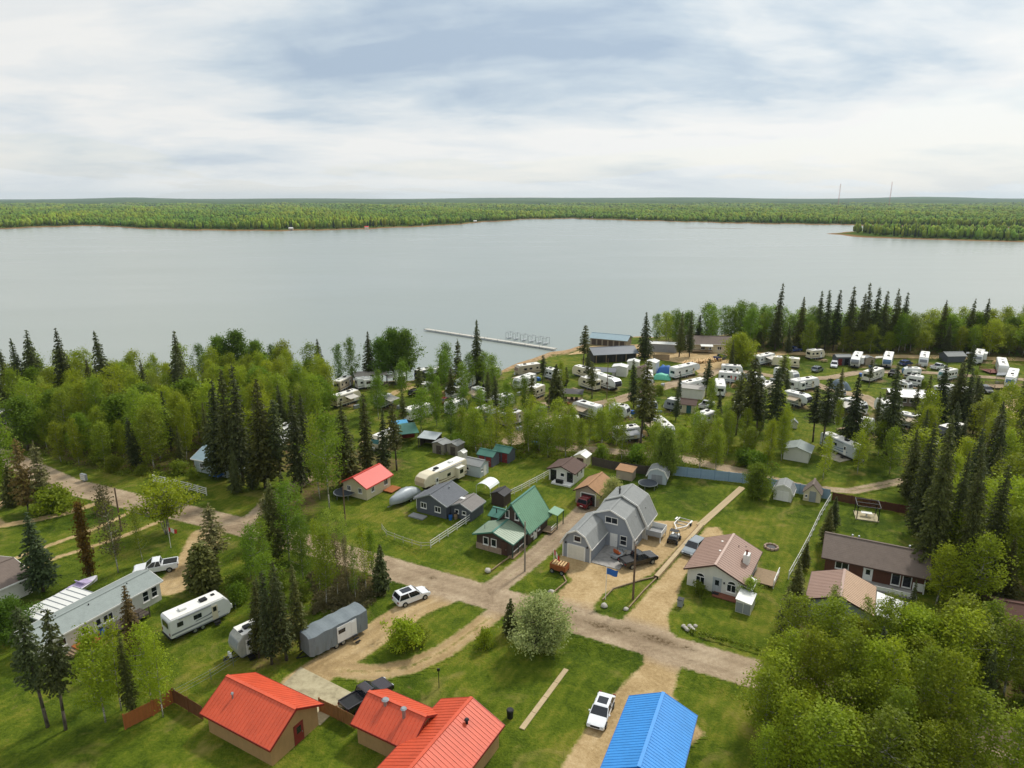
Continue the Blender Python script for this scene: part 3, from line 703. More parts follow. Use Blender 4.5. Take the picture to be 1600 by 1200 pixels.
def tree(kind, x, y, ytop, tint, label, group=None, wid=1.0):
    p = P(x, y); PLACED.append((p.x, p.y)); return tree_at(kind, p, max(1.0, height_for(x, y, ytop)), tint, label, group, wid)
KEEP_OUT = []     # (x, y, radius) of houses and vehicles, filled by the builders
def grove(poly, spacing, mix, label, group, hscale=1.0, pad=1.2, wid=1.0):
    """scatter single trees in a pixel outline; mix = [(share, kind, tint, hmin, hmax, word)]; label is filled with the word"""
    pl = poly_px(poly); x0, y0 = pl.min(0); x1, y1 = pl.max(0); n = 0; pts = []
    for _ in range(int((x1 - x0) * (y1 - y0) / spacing ** 2 * 7)):
        x, y = rng.uniform(x0, x1), rng.uniform(y0, y1)
        if sd_poly(np.array([x]), np.array([y]), pl)[0] < 0: continue
        if y > y_shore(x) - 5: continue
        if any((x - a) ** 2 + (y - b) ** 2 < spacing ** 2 for a, b in pts): continue
        if any((x - a) ** 2 + (y - b) ** 2 < 2.2 ** 2 for a, b in PLACED): continue
        if any((x - a) ** 2 + (y - b) ** 2 < (r + pad) ** 2 for a, b, r in KEEP_OUT): continue
        X, Y = np.array([x]), np.array([y])
        if sd_road(X, Y)[0] > -1.5 or any(sd_area(k, X, Y)[0] > -0.6 for k in AP): continue
        u = rng.random(); acc = 0
        for sh, kind, tint, h0, h1, word in mix:
            acc += sh
            if u <= acc: break
        pts.append((x, y)); PLACED.append((x, y)); n += 1
        tree_at(kind, (x, y, 0), rng.uniform(h0, h1) * hscale, tint, label.replace('*', word), group + ', ' + word, (wid if kind in ('aspen', 'thin', 'tall_round') else 1.0) * rng.uniform(0.85, 1.25))
    return n
def undergrowth(name, poly, n, size, tint, label):
    """low brush nobody could count"""
    pl = poly_px(poly); x0, y0 = pl.min(0); x1, y1 = pl.max(0); C = []; S = []
    X = nr.uniform(x0, x1, n * 3); Y = nr.uniform(y0, y1, n * 3); ok = (sd_poly(X, Y, pl) > 0) & (sd_road(X, Y) < -1.2) & (Y < y_shore(X) - 4)
    for k in AP: ok &= sd_area(k, X, Y) < -0.4
    for a, b, r in KEEP_OUT: ok &= (X - a) ** 2 + (Y - b) ** 2 > (r + 0.3) ** 2
    X, Y = X[ok][:n], Y[ok][:n]
    for x, y in zip(X, Y):
        m = 34; h = nr.uniform(0.35, 1.0) * size; c = nr.normal(size=(m, 3)) * np.array([0.45, 0.45, 0.3]) * h; c[:, 2] = np.abs(c[:, 2]) + 0.06 + nr.random(m) * h * 0.5
        C.append(c + np.array([x, y, 0])); S.append(nr.uniform(0.12, 0.26, m) * (0.7 + 0.4 * size))
    if not C: return
    v, q = leaf_quads(np.concatenate(C), np.concatenate(S), 1.3)
    o = np_obj(name, v, q, LEAF); o.color = (*TINT[tint], 1); struct(o, 'stuff'); o['label'] = label; o['category'] = 'undergrowth'
# ------------------------------------------------------------------ parts of buildings
WHITE = paint('white_trim', 'e4e2dc', 0.5, 0.05); GLASS = glass()
BLACK = paint('black_plastic', '17181a', 0.5, 0.2); TYRE = paint('tyre', '1b1b1c', 0.85, 0.15); STEEL = paint('bare_steel', '9fa4a6', 0.4, 0.1, 0.7)
SIDES = {'front': (Vector((1, 0, 0)), Vector((0, -1, 0))), 'back': (Vector((-1, 0, 0)), Vector((0, 1, 0))), 'right': (Vector((0, 1, 0)), Vector((1, 0, 0))), 'left': (Vector((0, -1, 0)), Vector((-1, 0, 0)))}
UP = Vector((0, 0, 1))
def window(par, side, c, w, h, n=2, frame=WHITE, rows=1, t=0.09, arch=False):
    """window standing proud of the wall: frame with a pane of its own for each light; c = centre on the wall face"""
    u, nn = SIDES[side]; c = Vector(c); B = (u, nn, UP); f = MB()
    for s in (-1, 1):
        f.box(c + u * (s * (w / 2 + t / 2)) + nn * 0.03, (t, 0.10, h + 2 * t), B=B)
        f.box(c + UP * (s * (h / 2 + t / 2)) + nn * 0.03, (w, 0.10, t), B=B)
    pw = w / n
    for i in range(1, n): f.box(c + u * (-w / 2 + i * pw) + nn * 0.028, (t * 0.7, 0.09, h), B=B)
    for j in range(1, rows): f.box(c + UP * (-h / 2 + j * h / rows) + nn * 0.026, (w, 0.08, t * 0.7), B=B)
    f.box(c - UP * (h / 2 + t + 0.025) + nn * 0.07, (w + 2 * t + 0.06, 0.18, 0.05), B=B)
    wo = f.build('window', frame, par)
    for i in range(n): MB().box(c + u * (-w / 2 + (i + 0.5) * pw) + nn * 0.012, (pw, 0.02, h), B=B).build('pane', GLASS, wo)
    if arch:
        pts = [c + u * (math.cos(a) * w / 2) + UP * (h / 2 + t + math.sin(a) * w * 0.42) for a in np.linspace(0, math.pi, 11)]
        mb = MB(); mb.add([p + nn * 0.03 for p in pts] + [p - nn * 0.02 for p in pts], [tuple(range(11))] + [(i, i + 11, (i + 1) % 11 + 11, (i + 1) % 11) for i in range(11)]); mb.build('arched_pane', GLASS, wo)
        mb = MB()
        for p, q in zip(pts[:-1], pts[1:]): mb.bar(p + nn * 0.035, q + nn * 0.035, 0.08, 0.08)
        mb.build('arch_trim', frame, wo)
    return wo
def door(par, side, c, w=0.95, h=2.05, mat=WHITE, lite=True, name='door'):
    u, nn = SIDES[side]; c = Vector(c); B = (u, nn, UP)
    f = MB().box(c + nn * 0.03, (w, 0.08, h), B=B)
    for s in (-1, 1): f.box(c + u * (s * (w / 2 + 0.05)) + nn * 0.02, (0.1, 0.1, h + 0.1), B=B)
    f.box(c + UP * (h / 2 + 0.05) + nn * 0.02, (w + 0.2, 0.1, 0.1), B=B); d = f.build(name, mat, par)
    if lite: MB().box(c + UP * 0.42 + nn * 0.075, (w * 0.55, 0.02, h * 0.36), B=B).build('pane', GLASS, d)
    MB().box(c + u * (w * 0.4) + nn * 0.10 - UP * 0.05, (0.05, 0.08, 0.14), B=B).build('handle', STEEL, d)
    return d
def garage_door(par, side, c, w, h, mat=None):
    u, nn = SIDES[side]; c = Vector(c); B = (u, nn, UP); mat = mat or paint('garage_door_white', 'dcd8cb', 0.5, 0.05)
    f = MB()
    for s in (-1, 1): f.box(c + u * (s * (w / 2 + 0.08)) + nn * 0.03, (0.16, 0.12, h + 0.16), B=B)
    f.box(c + UP * (h / 2 + 0.08) + nn * 0.03, (w, 0.12, 0.16), B=B); d = f.build('garage_door', WHITE, par)
    n = 4
    for i in range(n): MB().box(c + UP * (-h / 2 + (i + 0.5) * h / n) + nn * 0.02, (w, 0.06, h / n - 0.03), B=B).build('door_panel', mat, d)
    return d
def walls_gable(par, x0, x1, y0, y1, hw, rise, mat, name='wall', axis='y'):
    """closed body with a gable; ridge along axis"""
    if axis == 'y': pts = [(x0, 0), (x1, 0), (x1, hw), ((x0 + x1) / 2, hw + rise), (x0, hw)]; return MB().prism(pts, y0, y1, 'y').build(name, mat, par)
    pts = [(y0, 0), (y1, 0), (y1, hw), ((y0 + y1) / 2, hw + rise), (y0, hw)]; return MB().prism(pts, x0, x1, 'x').build(name, mat, par)
def roof_gable(par, x0, x1, y0, y1, hw, rise, mat, axis='y', over=0.4, th=0.12, ribs=0.0, trim=None, ridge=None, gap=0.05):
    """two thick slopes with overhang, fascia boards, a ridge cap and (metal roofs) standing ribs"""
    if axis == 'y': a0, a1, b0, b1 = x0, x1, y0, y1
    else: a0, a1, b0, b1 = y0, y1, x0, x1
    mid = (a0 + a1) / 2; hwid = (a1 - a0) / 2; k = rise / hwid; zt = hw + rise + th + gap
    V = (lambda a, b, z: Vector((a, b, z))) if axis == 'y' else (lambda a, b, z: Vector((b, a, z)))
    root = None
    for s in (-1, 1):
        e = hwid + over; ze = zt - k * e
        o = MB().slab([V(mid, b0 - over, zt), V(mid + s * e, b0 - over, ze), V(mid + s * e, b1 + over, ze), V(mid, b1 + over, zt)], th).build('roof_slope', mat, root or par)
        if root is None: o.name = 'roof'; root = o
        if ribs:
            mb = MB(); n = int((b1 - b0 + 2 * over) / ribs)
            for i in range(n + 1):
                b = b0 - over + 0.03 + (b1 - b0 + 2 * over - 0.06) * i / n; mb.bar(V(mid + s * 0.1, b, zt - k * 0.1 + 0.015), V(mid + s * (e - 0.01), b, ze + k * 0.01 + 0.010), 0.035, 0.035)
            mb.build('standing_rib', mat, root)
        if trim:
            MB().bar(V(mid + s * (e + 0.02), b0 - over, ze - 0.08), V(mid + s * (e + 0.02), b1 + over, ze - 0.08), 0.05, 0.2).build('gutter', trim, root)
            for b in (b0 - over - 0.02, b1 + over + 0.02): MB().bar(V(mid, b, zt - 0.09), V(mid + s * (e + 0.02), b, ze - 0.09), 0.05, 0.2).build('barge_board', trim, root)
    MB().bar(V(mid, b0 - over, zt + 0.01), V(mid, b1 + over, zt + 0.01), 0.32, 0.07).build('ridge_cap', ridge or mat, root)
    return root
def vent(par, x, y, z, r=0.07, h=0.5, mat=None, cap=False):
    v = MB().tube((x, y, z - 0.3), (x, y, z + h), r).build('roof_vent', mat or STEEL, par)
    if cap: MB().tube((x, y, z + h), (x, y, z + h + 0.12), r * 1.9, r * 1.2).build('vent_cap', mat or STEEL, v)
    return v
def house_at(name, label, px, py, rz=LOT, z=0.0, cat='house', keep=5.0, group=None):
    p = P(px, py) if py is not None else px
    KEEP_OUT.append((p.x, p.y, keep)); return thing(name, label, cat, (p.x, p.y, z), rz, group)
def shed(name, label, p, rz, w, l, hw, rise, wall, roof, axis='y', cat='shed', doors=(), wins=(), over=0.2, ribs=0.0, trim=None, keep=None, group=None):
    p = Vector(p); KEEP_OUT.append((p.x, p.y, keep or max(w, l) / 2)); t = thing(name, label, cat, (p.x, p.y, 0), rz, group)
    walls_gable(t, -w / 2, w / 2, -l / 2, l / 2, hw, rise, wall, axis=axis); roof_gable(t, -w / 2, w / 2, -l / 2, l / 2, hw, rise, roof, axis, over, 0.08, ribs, trim)
    ext = {'front': (0, -l / 2), 'back': (0, l / 2), 'right': (w / 2, 0), 'left': (-w / 2, 0)}
    for (side, a, dw, dh, mat) in doors:
        u, n = SIDES[side]; e = ext[side]; door(t, side, Vector((e[0], e[1], dh / 2)) + u * a, dw, dh, mat, False)
    for (side, a, z, ww, wh, n_) in wins:
        u, n = SIDES[side]; e = ext[side]; window(t, side, Vector((e[0], e[1], z)) + u * a, ww, wh, n_, t=0.06)
    return t

# ------------------------------------------------------------------ camping trailers
RVW = paint('rv_white', 'dedfdc', 0.35, 0.05); RVC = paint('rv_cream', 'd9cfb4', 0.4, 0.06); RVT = paint('rv_beige', 'b5a992', 0.45, 0.08); RVG = paint('rv_grey', '8d9194', 0.4, 0.08)
STRIPE = {'black': paint('decal_black', '22252a', 0.4), 'blue': paint('decal_blue', '4f6d8a', 0.4), 'brown': paint('decal_brown', '75604b', 0.4), 'grey': paint('decal_grey', '7c8084', 0.4), 'teal': paint('decal_teal', '4c7f80', 0.4), 'red': paint('decal_red', '8a3030', 0.4)}
ROOFM = paint('rv_roof', 'e3e1da', 0.6, 0.08)
def wheel(par, x, y, r=0.38, w=0.24, name='wheel'):
    o = MB().tube((x, y - w / 2, r), (x, y + w / 2, r), r, n=14).build(name, TYRE, par, 0.03)
    s = 1 if y > 0 else -1
    MB().tube((x, y + s * (w / 2 - 0.02), r), (x, y + s * (w / 2 + 0.02), r), r * 0.58, n=10).build('rim', STEEL, o); return o
def rv(p, rz, L, label, kind='trailer', body=None, stripe='grey', slide=1, awning=True, cap=None, door_side=-1, group=None, h=3.15, name=None, keep=None, small=False):
    """travel trailer (hitch at +x) or fifth wheel; every visible piece is its own part"""
    body = body or RVW; p = Vector(p); KEEP_OUT.append((p.x, p.y, keep or L * 0.42))
    t = thing(name or ('fifth_wheel_trailer' if kind == 'fifth' else 'camping_trailer'), label, 'camper', (p.x, p.y, 0), rz, group)
    f = L / 2; w = 1.22; z0 = 0.62
    if kind == 'fifth':
        hh = h + 0.35; pts = [(-f, z0), (-f, hh - 0.2), (-f + 0.15, hh), (f - 1.3, hh + 0.08), (f - 0.35, hh - 0.35), (f, hh - 1.0), (f - 0.12, 1.62), (f - 2.3, 1.50), (f - 2.5, z0)]
    elif kind == 'box':
        hh = h; pts = [(-f, z0), (-f, hh), (f, hh), (f + 0.25, hh - 0.6), (f + 0.25, z0)]
    elif kind == 'round':
        hh = h - 0.3; pts = [(-f, z0)] + [(-f + 0.9 - 0.9 * math.cos(a), 1.5 + (hh - 1.5) * math.sin(a)) for a in np.linspace(0.1, 1.57, 5)] + [(f - 0.9 + 0.9 * math.sin(a), 1.5 + (hh - 1.5) * math.cos(a)) for a in np.linspace(0, 1.45, 5)] + [(f, z0)]
    else:
        hh = h; pts = [(-f, z0), (-f, hh - 0.18), (-f + 0.18, hh), (f - 0.85, hh), (f - 0.25, hh - 0.55), (f, 1.75), (f - 0.05, 1.2), (f - 0.3, z0)]
    MB().prism(pts, -w, w).build('body', body, t, 0.07)
    xa, xb = -f + 0.2, (f - 2.6 if kind == 'fifth' else f - 0.75)
    MB().box(((xa + xb) / 2, 0, hh + 0.03), (xb - xa, 2.2, 0.07)).build('roof_membrane', ROOFM, t)
    MB().box((-0.3, 0, 0.5), (L - (2.9 if kind == 'fifth' else 0.8), 2.1, 0.3)).build('chassis', BLACK, t)
    ax = -L * 0.06
    for dx in ((0,) if small else (-0.45, 0.45)):
        for y in (-1.06, 1.06): wheel(t, ax + dx, y, 0.34, 0.22)
    for i, x in enumerate((-L * 0.22, L * 0.12)[:1 if small else 2]):
        MB().box((x, 0, hh + 0.18), (0.85, 0.7, 0.26)).build('air_conditioner' if i == 0 else 'roof_hatch', RVW if i == 0 else BLACK, t, 0.05)
    MB().box((L * 0.30 if kind != 'fifth' else L * 0.2, 0.3, hh + 0.10), (0.4, 0.4, 0.12)).build('roof_hatch', BLACK, t)
    for sd in (-1, 1):
        side = 'front' if sd < 0 else 'back'; B = (Vector((1, 0, 0)), Vector((0, 1, 0)), UP)
        yy = sd * (w + 0.012); xs = [-L * 0.34, -L * 0.06, L * 0.17] if not small else [-L * 0.2, L * 0.12]
        for i, x in enumerate(xs):
            if sd == door_side and i == len(xs) - 1: continue
            MB().box((x, yy, 2.08), (0.95 if i else 0.7, 0.05, 0.58), B=B).build('window', GLASS, t, 0.02)
        st = STRIPE[stripe]
        MB().prism([(-f + 0.1, 1.02), (f * 0.35, 1.12), (f * 0.62, 1.45), (f * 0.55, 1.52), (f * 0.25, 1.26), (-f + 0.1, 1.22)], yy - 0.008, yy + 0.008).build('decal_stripe', st, t)
        if L > 7: MB().prism([(-f * 0.2, 1.5), (f * 0.3, 1.62), (f * 0.56, 2.05), (f * 0.50, 2.1), (f * 0.22, 1.74), (-f * 0.2, 1.58)], yy - 0.009, yy + 0.007).build('decal_stripe', st, t)
        MB().box((0, yy, 0.70), (L * 0.86 if kind != 'fifth' else L * 0.62, 0.03, 0.16)).build('skirt', RVG if body is not RVG else BLACK, t)
    dx = L * 0.22 if not small else L * 0.12
    d = MB().box((dx, door_side * (w + 0.02), 1.62), (0.72, 0.06, 1.85)).build('door', WHITE if body is not RVW else RVC, t, 0.02)
    MB().box((dx, door_side * (w + 0.055), 2.08), (0.42, 0.02, 0.6)).build('pane', GLASS, d)
    MB().box((dx, door_side * (w + 0.3), 0.45), (0.7, 0.5, 0.06)).box((dx, door_side * (w + 0.55), 0.25), (0.7, 0.3, 0.05)).build('entry_step', BLACK, t)
    if awning: MB().tube((-L * 0.36, door_side * (w + 0.12), hh - 0.16), (L * 0.16, door_side * (w + 0.12), hh - 0.16), 0.09).build('awning_roll', STRIPE['grey'], t)
    for i in range(slide):
        s_ = -door_side if i == 0 else door_side; x = -L * 0.12 if i == 0 else -L * 0.28; sl = min(3.4, L * 0.32) if i == 0 else 1.7
        so = MB().box((x, s_ * (w + 0.42), 1.85), (sl, 0.85, 1.95)).build('slide_out', body, t, 0.04)
        MB().box((x, s_ * (w + 0.86), 2.1), (sl * 0.55, 0.04, 0.75)).build('window', GLASS, so, 0.015)
        MB().box((x, s_ * (w + 0.42), 2.86), (sl + 0.1, 0.95, 0.06)).build('slide_topper', ROOFM, so)
    MB().box((-f - 0.02, 0, 2.15), (0.05, 1.5, 0.75)).build('rear_window', GLASS, t, 0.02)
    MB().box((-f - 0.06, 0, 0.62), (0.14, 2.3, 0.16)).build('bumper', BLACK, t)
    for s_ in (-1, 1): MB().box((-f - 0.03, s_ * 1.02, 1.15), (0.05, 0.12, 0.35)).build('tail_light', paint('lamp_red', '7c1a18', 0.3), t)
    if kind == 'fifth':
        MB().prism([(f - 0.05, 1.75), (f + 0.035, hh - 1.0), (f - 0.30, hh - 0.36), (f - 0.36, hh - 0.40), (f - 0.06, hh - 1.02), (f - 0.13, 1.75)], -w * 0.86, w * 0.86).build('front_cap', cap or STRIPE[stripe], t)
        for s_ in (-1, 1): MB().box((f - 3.0, s_ * 0.9, 0.42), (0.12, 0.12, 0.85)).build('landing_leg', STEEL, t)
        MB().box((f - 1.1, 0, 1.25), (0.4, 0.4, 0.6)).build('king_pin', BLACK, t)
    else:
        if kind == 'trailer':
            MB().prism([(f - 0.72, hh - 0.16), (f - 0.22, hh - 0.60), (f + 0.04, 1.78), (f + 0.0, 1.74), (f - 0.28, hh - 0.62), (f - 0.76, hh - 0.2)], -w * 0.8, w * 0.8).build('front_cap', cap or STRIPE[stripe], t)
        m = MB(); m.bar((f - 0.4, -0.7, 0.55), (f + 1.2, 0, 0.52), 0.1).bar((f - 0.4, 0.7, 0.55), (f + 1.2, 0, 0.52), 0.1); m.build('hitch', BLACK, t)
        for s_ in (-0.2, 0.2): MB().tube((f + 0.42, s_, 0.6), (f + 0.42, s_, 1.12), 0.16, 0.13, 8).build('propane_tank', RVW, t)
        MB().tube((f + 1.05, 0, 0), (f + 1.05, 0, 0.95), 0.05).build('jack', STEEL, t)
    return t
def rv_px(a, b, label, **k):
    """trailer whose ground line runs from pixel a (rear) to pixel b (hitch end)"""
    p, q = P(*a), P(*b); d = q - p; return rv((p + q) / 2, math.atan2(d.y, d.x), d.length, label, **k)
def rv_c(x, y, ang, L, label, **k): return rv(P(x, y), R(ang), L, label, **k)

# ------------------------------------------------------------------ cars and pickups (nose at +x)
CARM = {}
def carpaint(name, c, metal=0.0):
    if name in MATS: return MATS[name]
    m = paint(name, c, 0.25, 0.03, metal); m.node_tree.nodes['Principled BSDF'].inputs['Coat Weight'].default_value = 0.6; return m
def loft_car(par, prof, w, mat, zb=0.36, tuck=0.1, name='body'):
    """body from a side profile: full width at the belt, drawn in a little at sill and top"""
    n = len(prof); mb = MB(); rows = []
    V = []
    for s in (-1, 1):
        for (x, z, k) in prof: V.append((x, s * w / 2 * k, z))
    fs = [tuple(range(n)), tuple(range(n, 2 * n))[::-1]] + [(i, i + n, (i + 1) % n + n, (i + 1) % n) for i in range(n)]
    return mb.add(V, fs).build(name, mat, par, 0.06, False, 3)
def car(p, rz, mat, label, kind='suv', roof=None, name=None, group=None):
    p = Vector(p); KEEP_OUT.append((p.x, p.y, 2.6)); L, w, h = {'suv': (4.7, 1.92, 1.78), 'sedan': (4.75, 1.85, 1.46), 'pickup': (5.6, 2.02, 1.95)}[kind]; f = L / 2
    t = thing(name or ('pickup_truck' if kind == 'pickup' else 'car'), label, 'pickup' if kind == 'pickup' else 'car', (p.x, p.y, 0), rz, group)
    belt = 1.08 if kind == 'suv' else (0.92 if kind == 'sedan' else 1.20); zb = 0.30 if kind != 'pickup' else 0.45
    hood = belt - 0.04
    if kind == 'pickup':
        loft_car(t, [(-f, zb + 0.1, .96), (-f, belt - 0.02, .97), (-0.55, belt, 1.0), (f - 1.65, belt, 1.0), (f - 0.18, hood - 0.06, .97), (f, hood - 0.25, .96), (f, zb + 0.12, .96), (f - 0.3, zb, .95), (-f + 0.3, zb, .96)], w, mat)
        c0, c1, r0, r1 = -0.75, f - 1.55, -0.55, f - 2.45
        b = MB(); b.box((-f + 1.0, 0, belt + 0.005), (1.78, w - 0.36, 0.03)).build('cargo_bed', BLACK, t)
        for s in (-1, 1): MB().box((-f + 1.02, s * (w / 2 - 0.12), belt + 0.05), (1.95, 0.16, 0.12)).build('bed_rail', mat, t, 0.02)
        MB().box((-f + 0.06, 0, belt + 0.04), (0.10, w - 0.4, 0.12)).build('tailgate', mat, t, 0.02)
    else:
        tail = belt + (0.02 if kind == 'suv' else 0.0)
        loft_car(t, [(-f, zb + 0.15, .93), (-f - 0.02, 0.70, .95), (-f + 0.08, tail, .96), (f - 1.35, belt, 1.0), (f - 0.30, hood - 0.12, .96), (f, 0.66, .93), (f, zb + 0.1, .93), (f - 0.3, zb, .95), (-f + 0.3, zb, .95)], w, mat)
        c0, c1 = (-f + 0.15, f - 1.25); r0, r1 = (-f + 0.45, f - 2.05) if kind == 'suv' else (-f + 1.05, f - 2.1)
        if kind == 'sedan': c0 = -f + 0.35
    # greenhouse: glass body, roof skin, pillars
    wb, wt = w / 2 * 0.96, w / 2 * 0.80; V = [(c0, -wb, belt - 0.03), (c1, -wb, belt - 0.03), (c1, wb, belt - 0.03), (c0, wb, belt - 0.03), (r0, -wt, h - 0.05), (r1, -wt, h - 0.05), (r1, wt, h - 0.05), (r0, wt, h - 0.05)]
    MB().add(V, [(0, 1, 5, 4), (1, 2, 6, 5), (2, 3, 7, 6), (3, 0, 4, 7), (4, 5, 6, 7), (3, 2, 1, 0)]).build('glazing', GLASS, t, 0.03)
    MB().add([(r0 - 0.08, -wt - 0.02, h - 0.07), (r1 + 0.08, -wt - 0.02, h - 0.07), (r1 + 0.08, wt + 0.02, h - 0.07), (r0 - 0.08, wt + 0.02, h - 0.07), (r0 + 0.1, -wt + 0.12, h), (r1 - 0.1, -wt + 0.12, h), (r1 - 0.1, wt - 0.12, h), (r0 + 0.1, wt - 0.12, h)], [(0, 1, 5, 4), (1, 2, 6, 5), (2, 3, 7, 6), (3, 0, 4, 7), (4, 5, 6, 7), (3, 2, 1, 0)]).build('roof', mat, t, 0.03)
    if roof: MB().box(((r0 + r1) / 2, 0, h + 0.006), ((r1 - r0) * 0.62, wt * 1.35, 0.02)).build('sunroof', GLASS, t)
    for s in (-1, 1):
        m = MB()
        for (xa, xb_) in ((c0, r0), (c1, r1), ((c0 + c1) / 2 - 0.1, (r0 + r1) / 2 - 0.05)): m.bar((xa, s * (wb + 0.005), belt - 0.02), (xb_, s * (wt + 0.015), h - 0.06), 0.07, 0.07)
        m.build('pillar', mat, t)
        MB().box((c1 - 0.35, s * (w / 2 + 0.08), belt + 0.06), (0.14, 0.18, 0.14)).build('wing_mirror', mat, t, 0.02)
        MB().box((f - 0.12, s * w * 0.36, 0.70 if kind != 'pickup' else 0.92), (0.22, 0.34, 0.16)).build('headlight', paint('lamp_clear', 'c9cdd0', 0.15), t, 0.02)
        MB().box((-f + 0.02, s * w * 0.40, 0.86 if kind != 'pickup' else 0.98), (0.12, 0.26, 0.2)).build('tail_light', paint('lamp_red', '7c1a18', 0.3), t, 0.02)
        for x in (-f * 0.60, f * 0.62): wheel(t, x, s * (w / 2 - 0.10), 0.36 if kind != 'pickup' else 0.41, 0.25)
    MB().box((f - 0.01, 0, 0.62 if kind != 'pickup' else 0.8), (0.06, w * 0.5, 0.2)).build('grille', BLACK, t)
    MB().box((-f - 0.02, 0, 0.72), (0.03, 0.5, 0.12)).build('number_plate', WHITE, t)
    return t
def car_px(a, b, mat, label, **k):
    p, q = P(*a), P(*b); d = q - p; return car((p + q) / 2, math.atan2(d.y, d.x), mat, label, **k)
# ------------------------------------------------------------------ materials of the houses
SH_GREY = paint('grey_shingle', '8b8d8b', 0.85, 0.10, stripes=(1, 0.28, 0.03)); SH_DGREY = paint('charcoal_shingle', '63666b', 0.85, 0.10, stripes=(1, 0.28, 0.03)); SH_SAGE = paint('sage_shingle', '8c9490', 0.85, 0.10, stripes=(0, 0.28, 0.03))
SH_BROWN = paint('brown_shingle', '6f6259', 0.85, 0.12, stripes=(1, 0.28, 0.03)); SH_TAN = paint('tan_shingle', 'a07a58', 0.85, 0.12, stripes=(1, 0.28, 0.03)); SH_DB = paint('dark_brown_shingle', '5b4840', 0.85, 0.12, stripes=(1, 0.28, 0.03))
RF_GREEN = paint('green_metal_roof', '6d9478', 0.48, 0.11, 0.0, 0.6); RF_TEAL = paint('teal_metal_roof', '47786a', 0.42, 0.08, 0.0, 0.6); RF_RED = paint('orange_red_metal_roof', 'c85234', 0.5, 0.13, 0.0, 0.6); RF_CORAL = paint('coral_roof', 'cc4a3e', 0.5, 0.06)
RF_BLUE = paint('bright_blue_metal_roof', '3d8fd6', 0.48, 0.10, 0.0, 0.6); RF_PINK = paint('dusty_brown_metal_roof', '9a7d6e', 0.5, 0.08, 0.0, 0.6); RF_WHITE = paint('white_metal_roof', 'd9d9d4', 0.45, 0.06); RF_PALEBLUE = paint('pale_blue_metal_roof', '8ea3ab', 0.45, 0.07); RF_SLATE = paint('slate_metal_roof', '5a626b', 0.5, 0.08)
W_BLUEGREY = paint('blue_grey_siding', '90959c', 0.6, 0.05, stripes=(2, 0.2, 0.02)); W_WHITE = paint('white_siding', 'd6d4ca', 0.6, 0.05, stripes=(2, 0.2, 0.02)); W_CREAM = paint('cream_siding', 'cfc3a4', 0.6, 0.05, stripes=(2, 0.2, 0.02)); W_BROWN = paint('dark_brown_siding', '4a3c35', 0.7, 0.10, stripes=(2, 0.2, 0.02))
W_RUST = paint('red_brown_siding', '5e3a2a', 0.7, 0.10, stripes=(2, 0.2, 0.02)); W_GREY = paint('charcoal_siding', '585c64', 0.65, 0.07, stripes=(2, 0.2, 0.02)); W_TAN = paint('tan_siding', 'a89a88', 0.65, 0.07, stripes=(2, 0.2, 0.02)); W_LBLUE = paint('light_blue_siding', 'aeb8bd', 0.6, 0.05, stripes=(2, 0.2, 0.02)); STONE = paint('stone_facing', '9b8674', 0.85, 0.25, scale=3.5)
WOOD = paint('weathered_wood', '8f7a5f', 0.85, 0.15, scale=3); WOODR = paint('cedar_stain', '9a5a2c', 0.75, 0.15, scale=3); WOODD = paint('dark_fence_wood', '4e453d', 0.85, 0.15, scale=3); WOODRED = paint('dark_red_fence', '54261f', 0.8, 0.12, scale=3); BROWNM = paint('brown_fascia', '4b342b', 0.6); RED_DOOR = paint('barn_red', '7a2a26', 0.6)
def wpt(x, y): return Vector((x, y, 0))

# ------------------------------------------------------------------ grey gambrel house
def gambrel(par, x0, x1, y0, y1, ze, zk, zr, inset, wall, roof, over=0.35, th=0.10, trim=WHITE):
    m = (x0 + x1) / 2
    MB().prism([(x0, 0), (x1, 0), (x1, ze), (x1 - inset, zk), (m, zr), (x0 + inset, zk), (x0, ze)], y0, y1).build('wall', wall, par)
    root = None
    for s in (-1, 1):
        e = x1 if s > 0 else x0; k = e - s * inset
        sl = (zk - ze) / inset; ex = e + s * 0.22; ez = ze - 0.22 * sl * 0.55
        n1 = Vector((sl, 0, 1)).normalized(); g = 0.03 + th
        A = Vector((ex, 0, ez)); K = Vector((k, 0, zk)); T = Vector((m, 0, zr))
        off = Vector((s * n1.x * g, 0, n1.z * g)); offT = Vector((0, 0, g + 0.04)); offK = Vector((s * 0.10, 0, g + 0.02))
        def row(p, y): return Vector((p.x, y, p.z))
        for nm, a, b in (('lower_slope', A + off, K + offK), ('upper_slope', K + offK, T + offT)):
            o = MB().slab([row(a, y0 - over), row(b, y0 - over), row(b, y1 + over), row(a, y1 + over)], th).build(nm, roof, root or par)
            if root is None: o.name = 'roof'; root = o
            for y in (y0 - over - 0.03, y1 + over + 0.03): MB().bar(row(a, y) - UP * 0.07, row(b, y) - UP * 0.07, 0.06, 0.22).build('barge_board', trim, root)
        MB().bar(row(A + off, y0 - over) - UP * 0.1, row(A + off, y1 + over) - UP * 0.1, 0.09, 0.14).build('gutter', trim, root)
    MB().bar((m, y0 - over, zr + th + 0.08), (m, y1 + over, zr + th + 0.08), 0.3, 0.05).build('ridge_cap', roof, root)
    return root
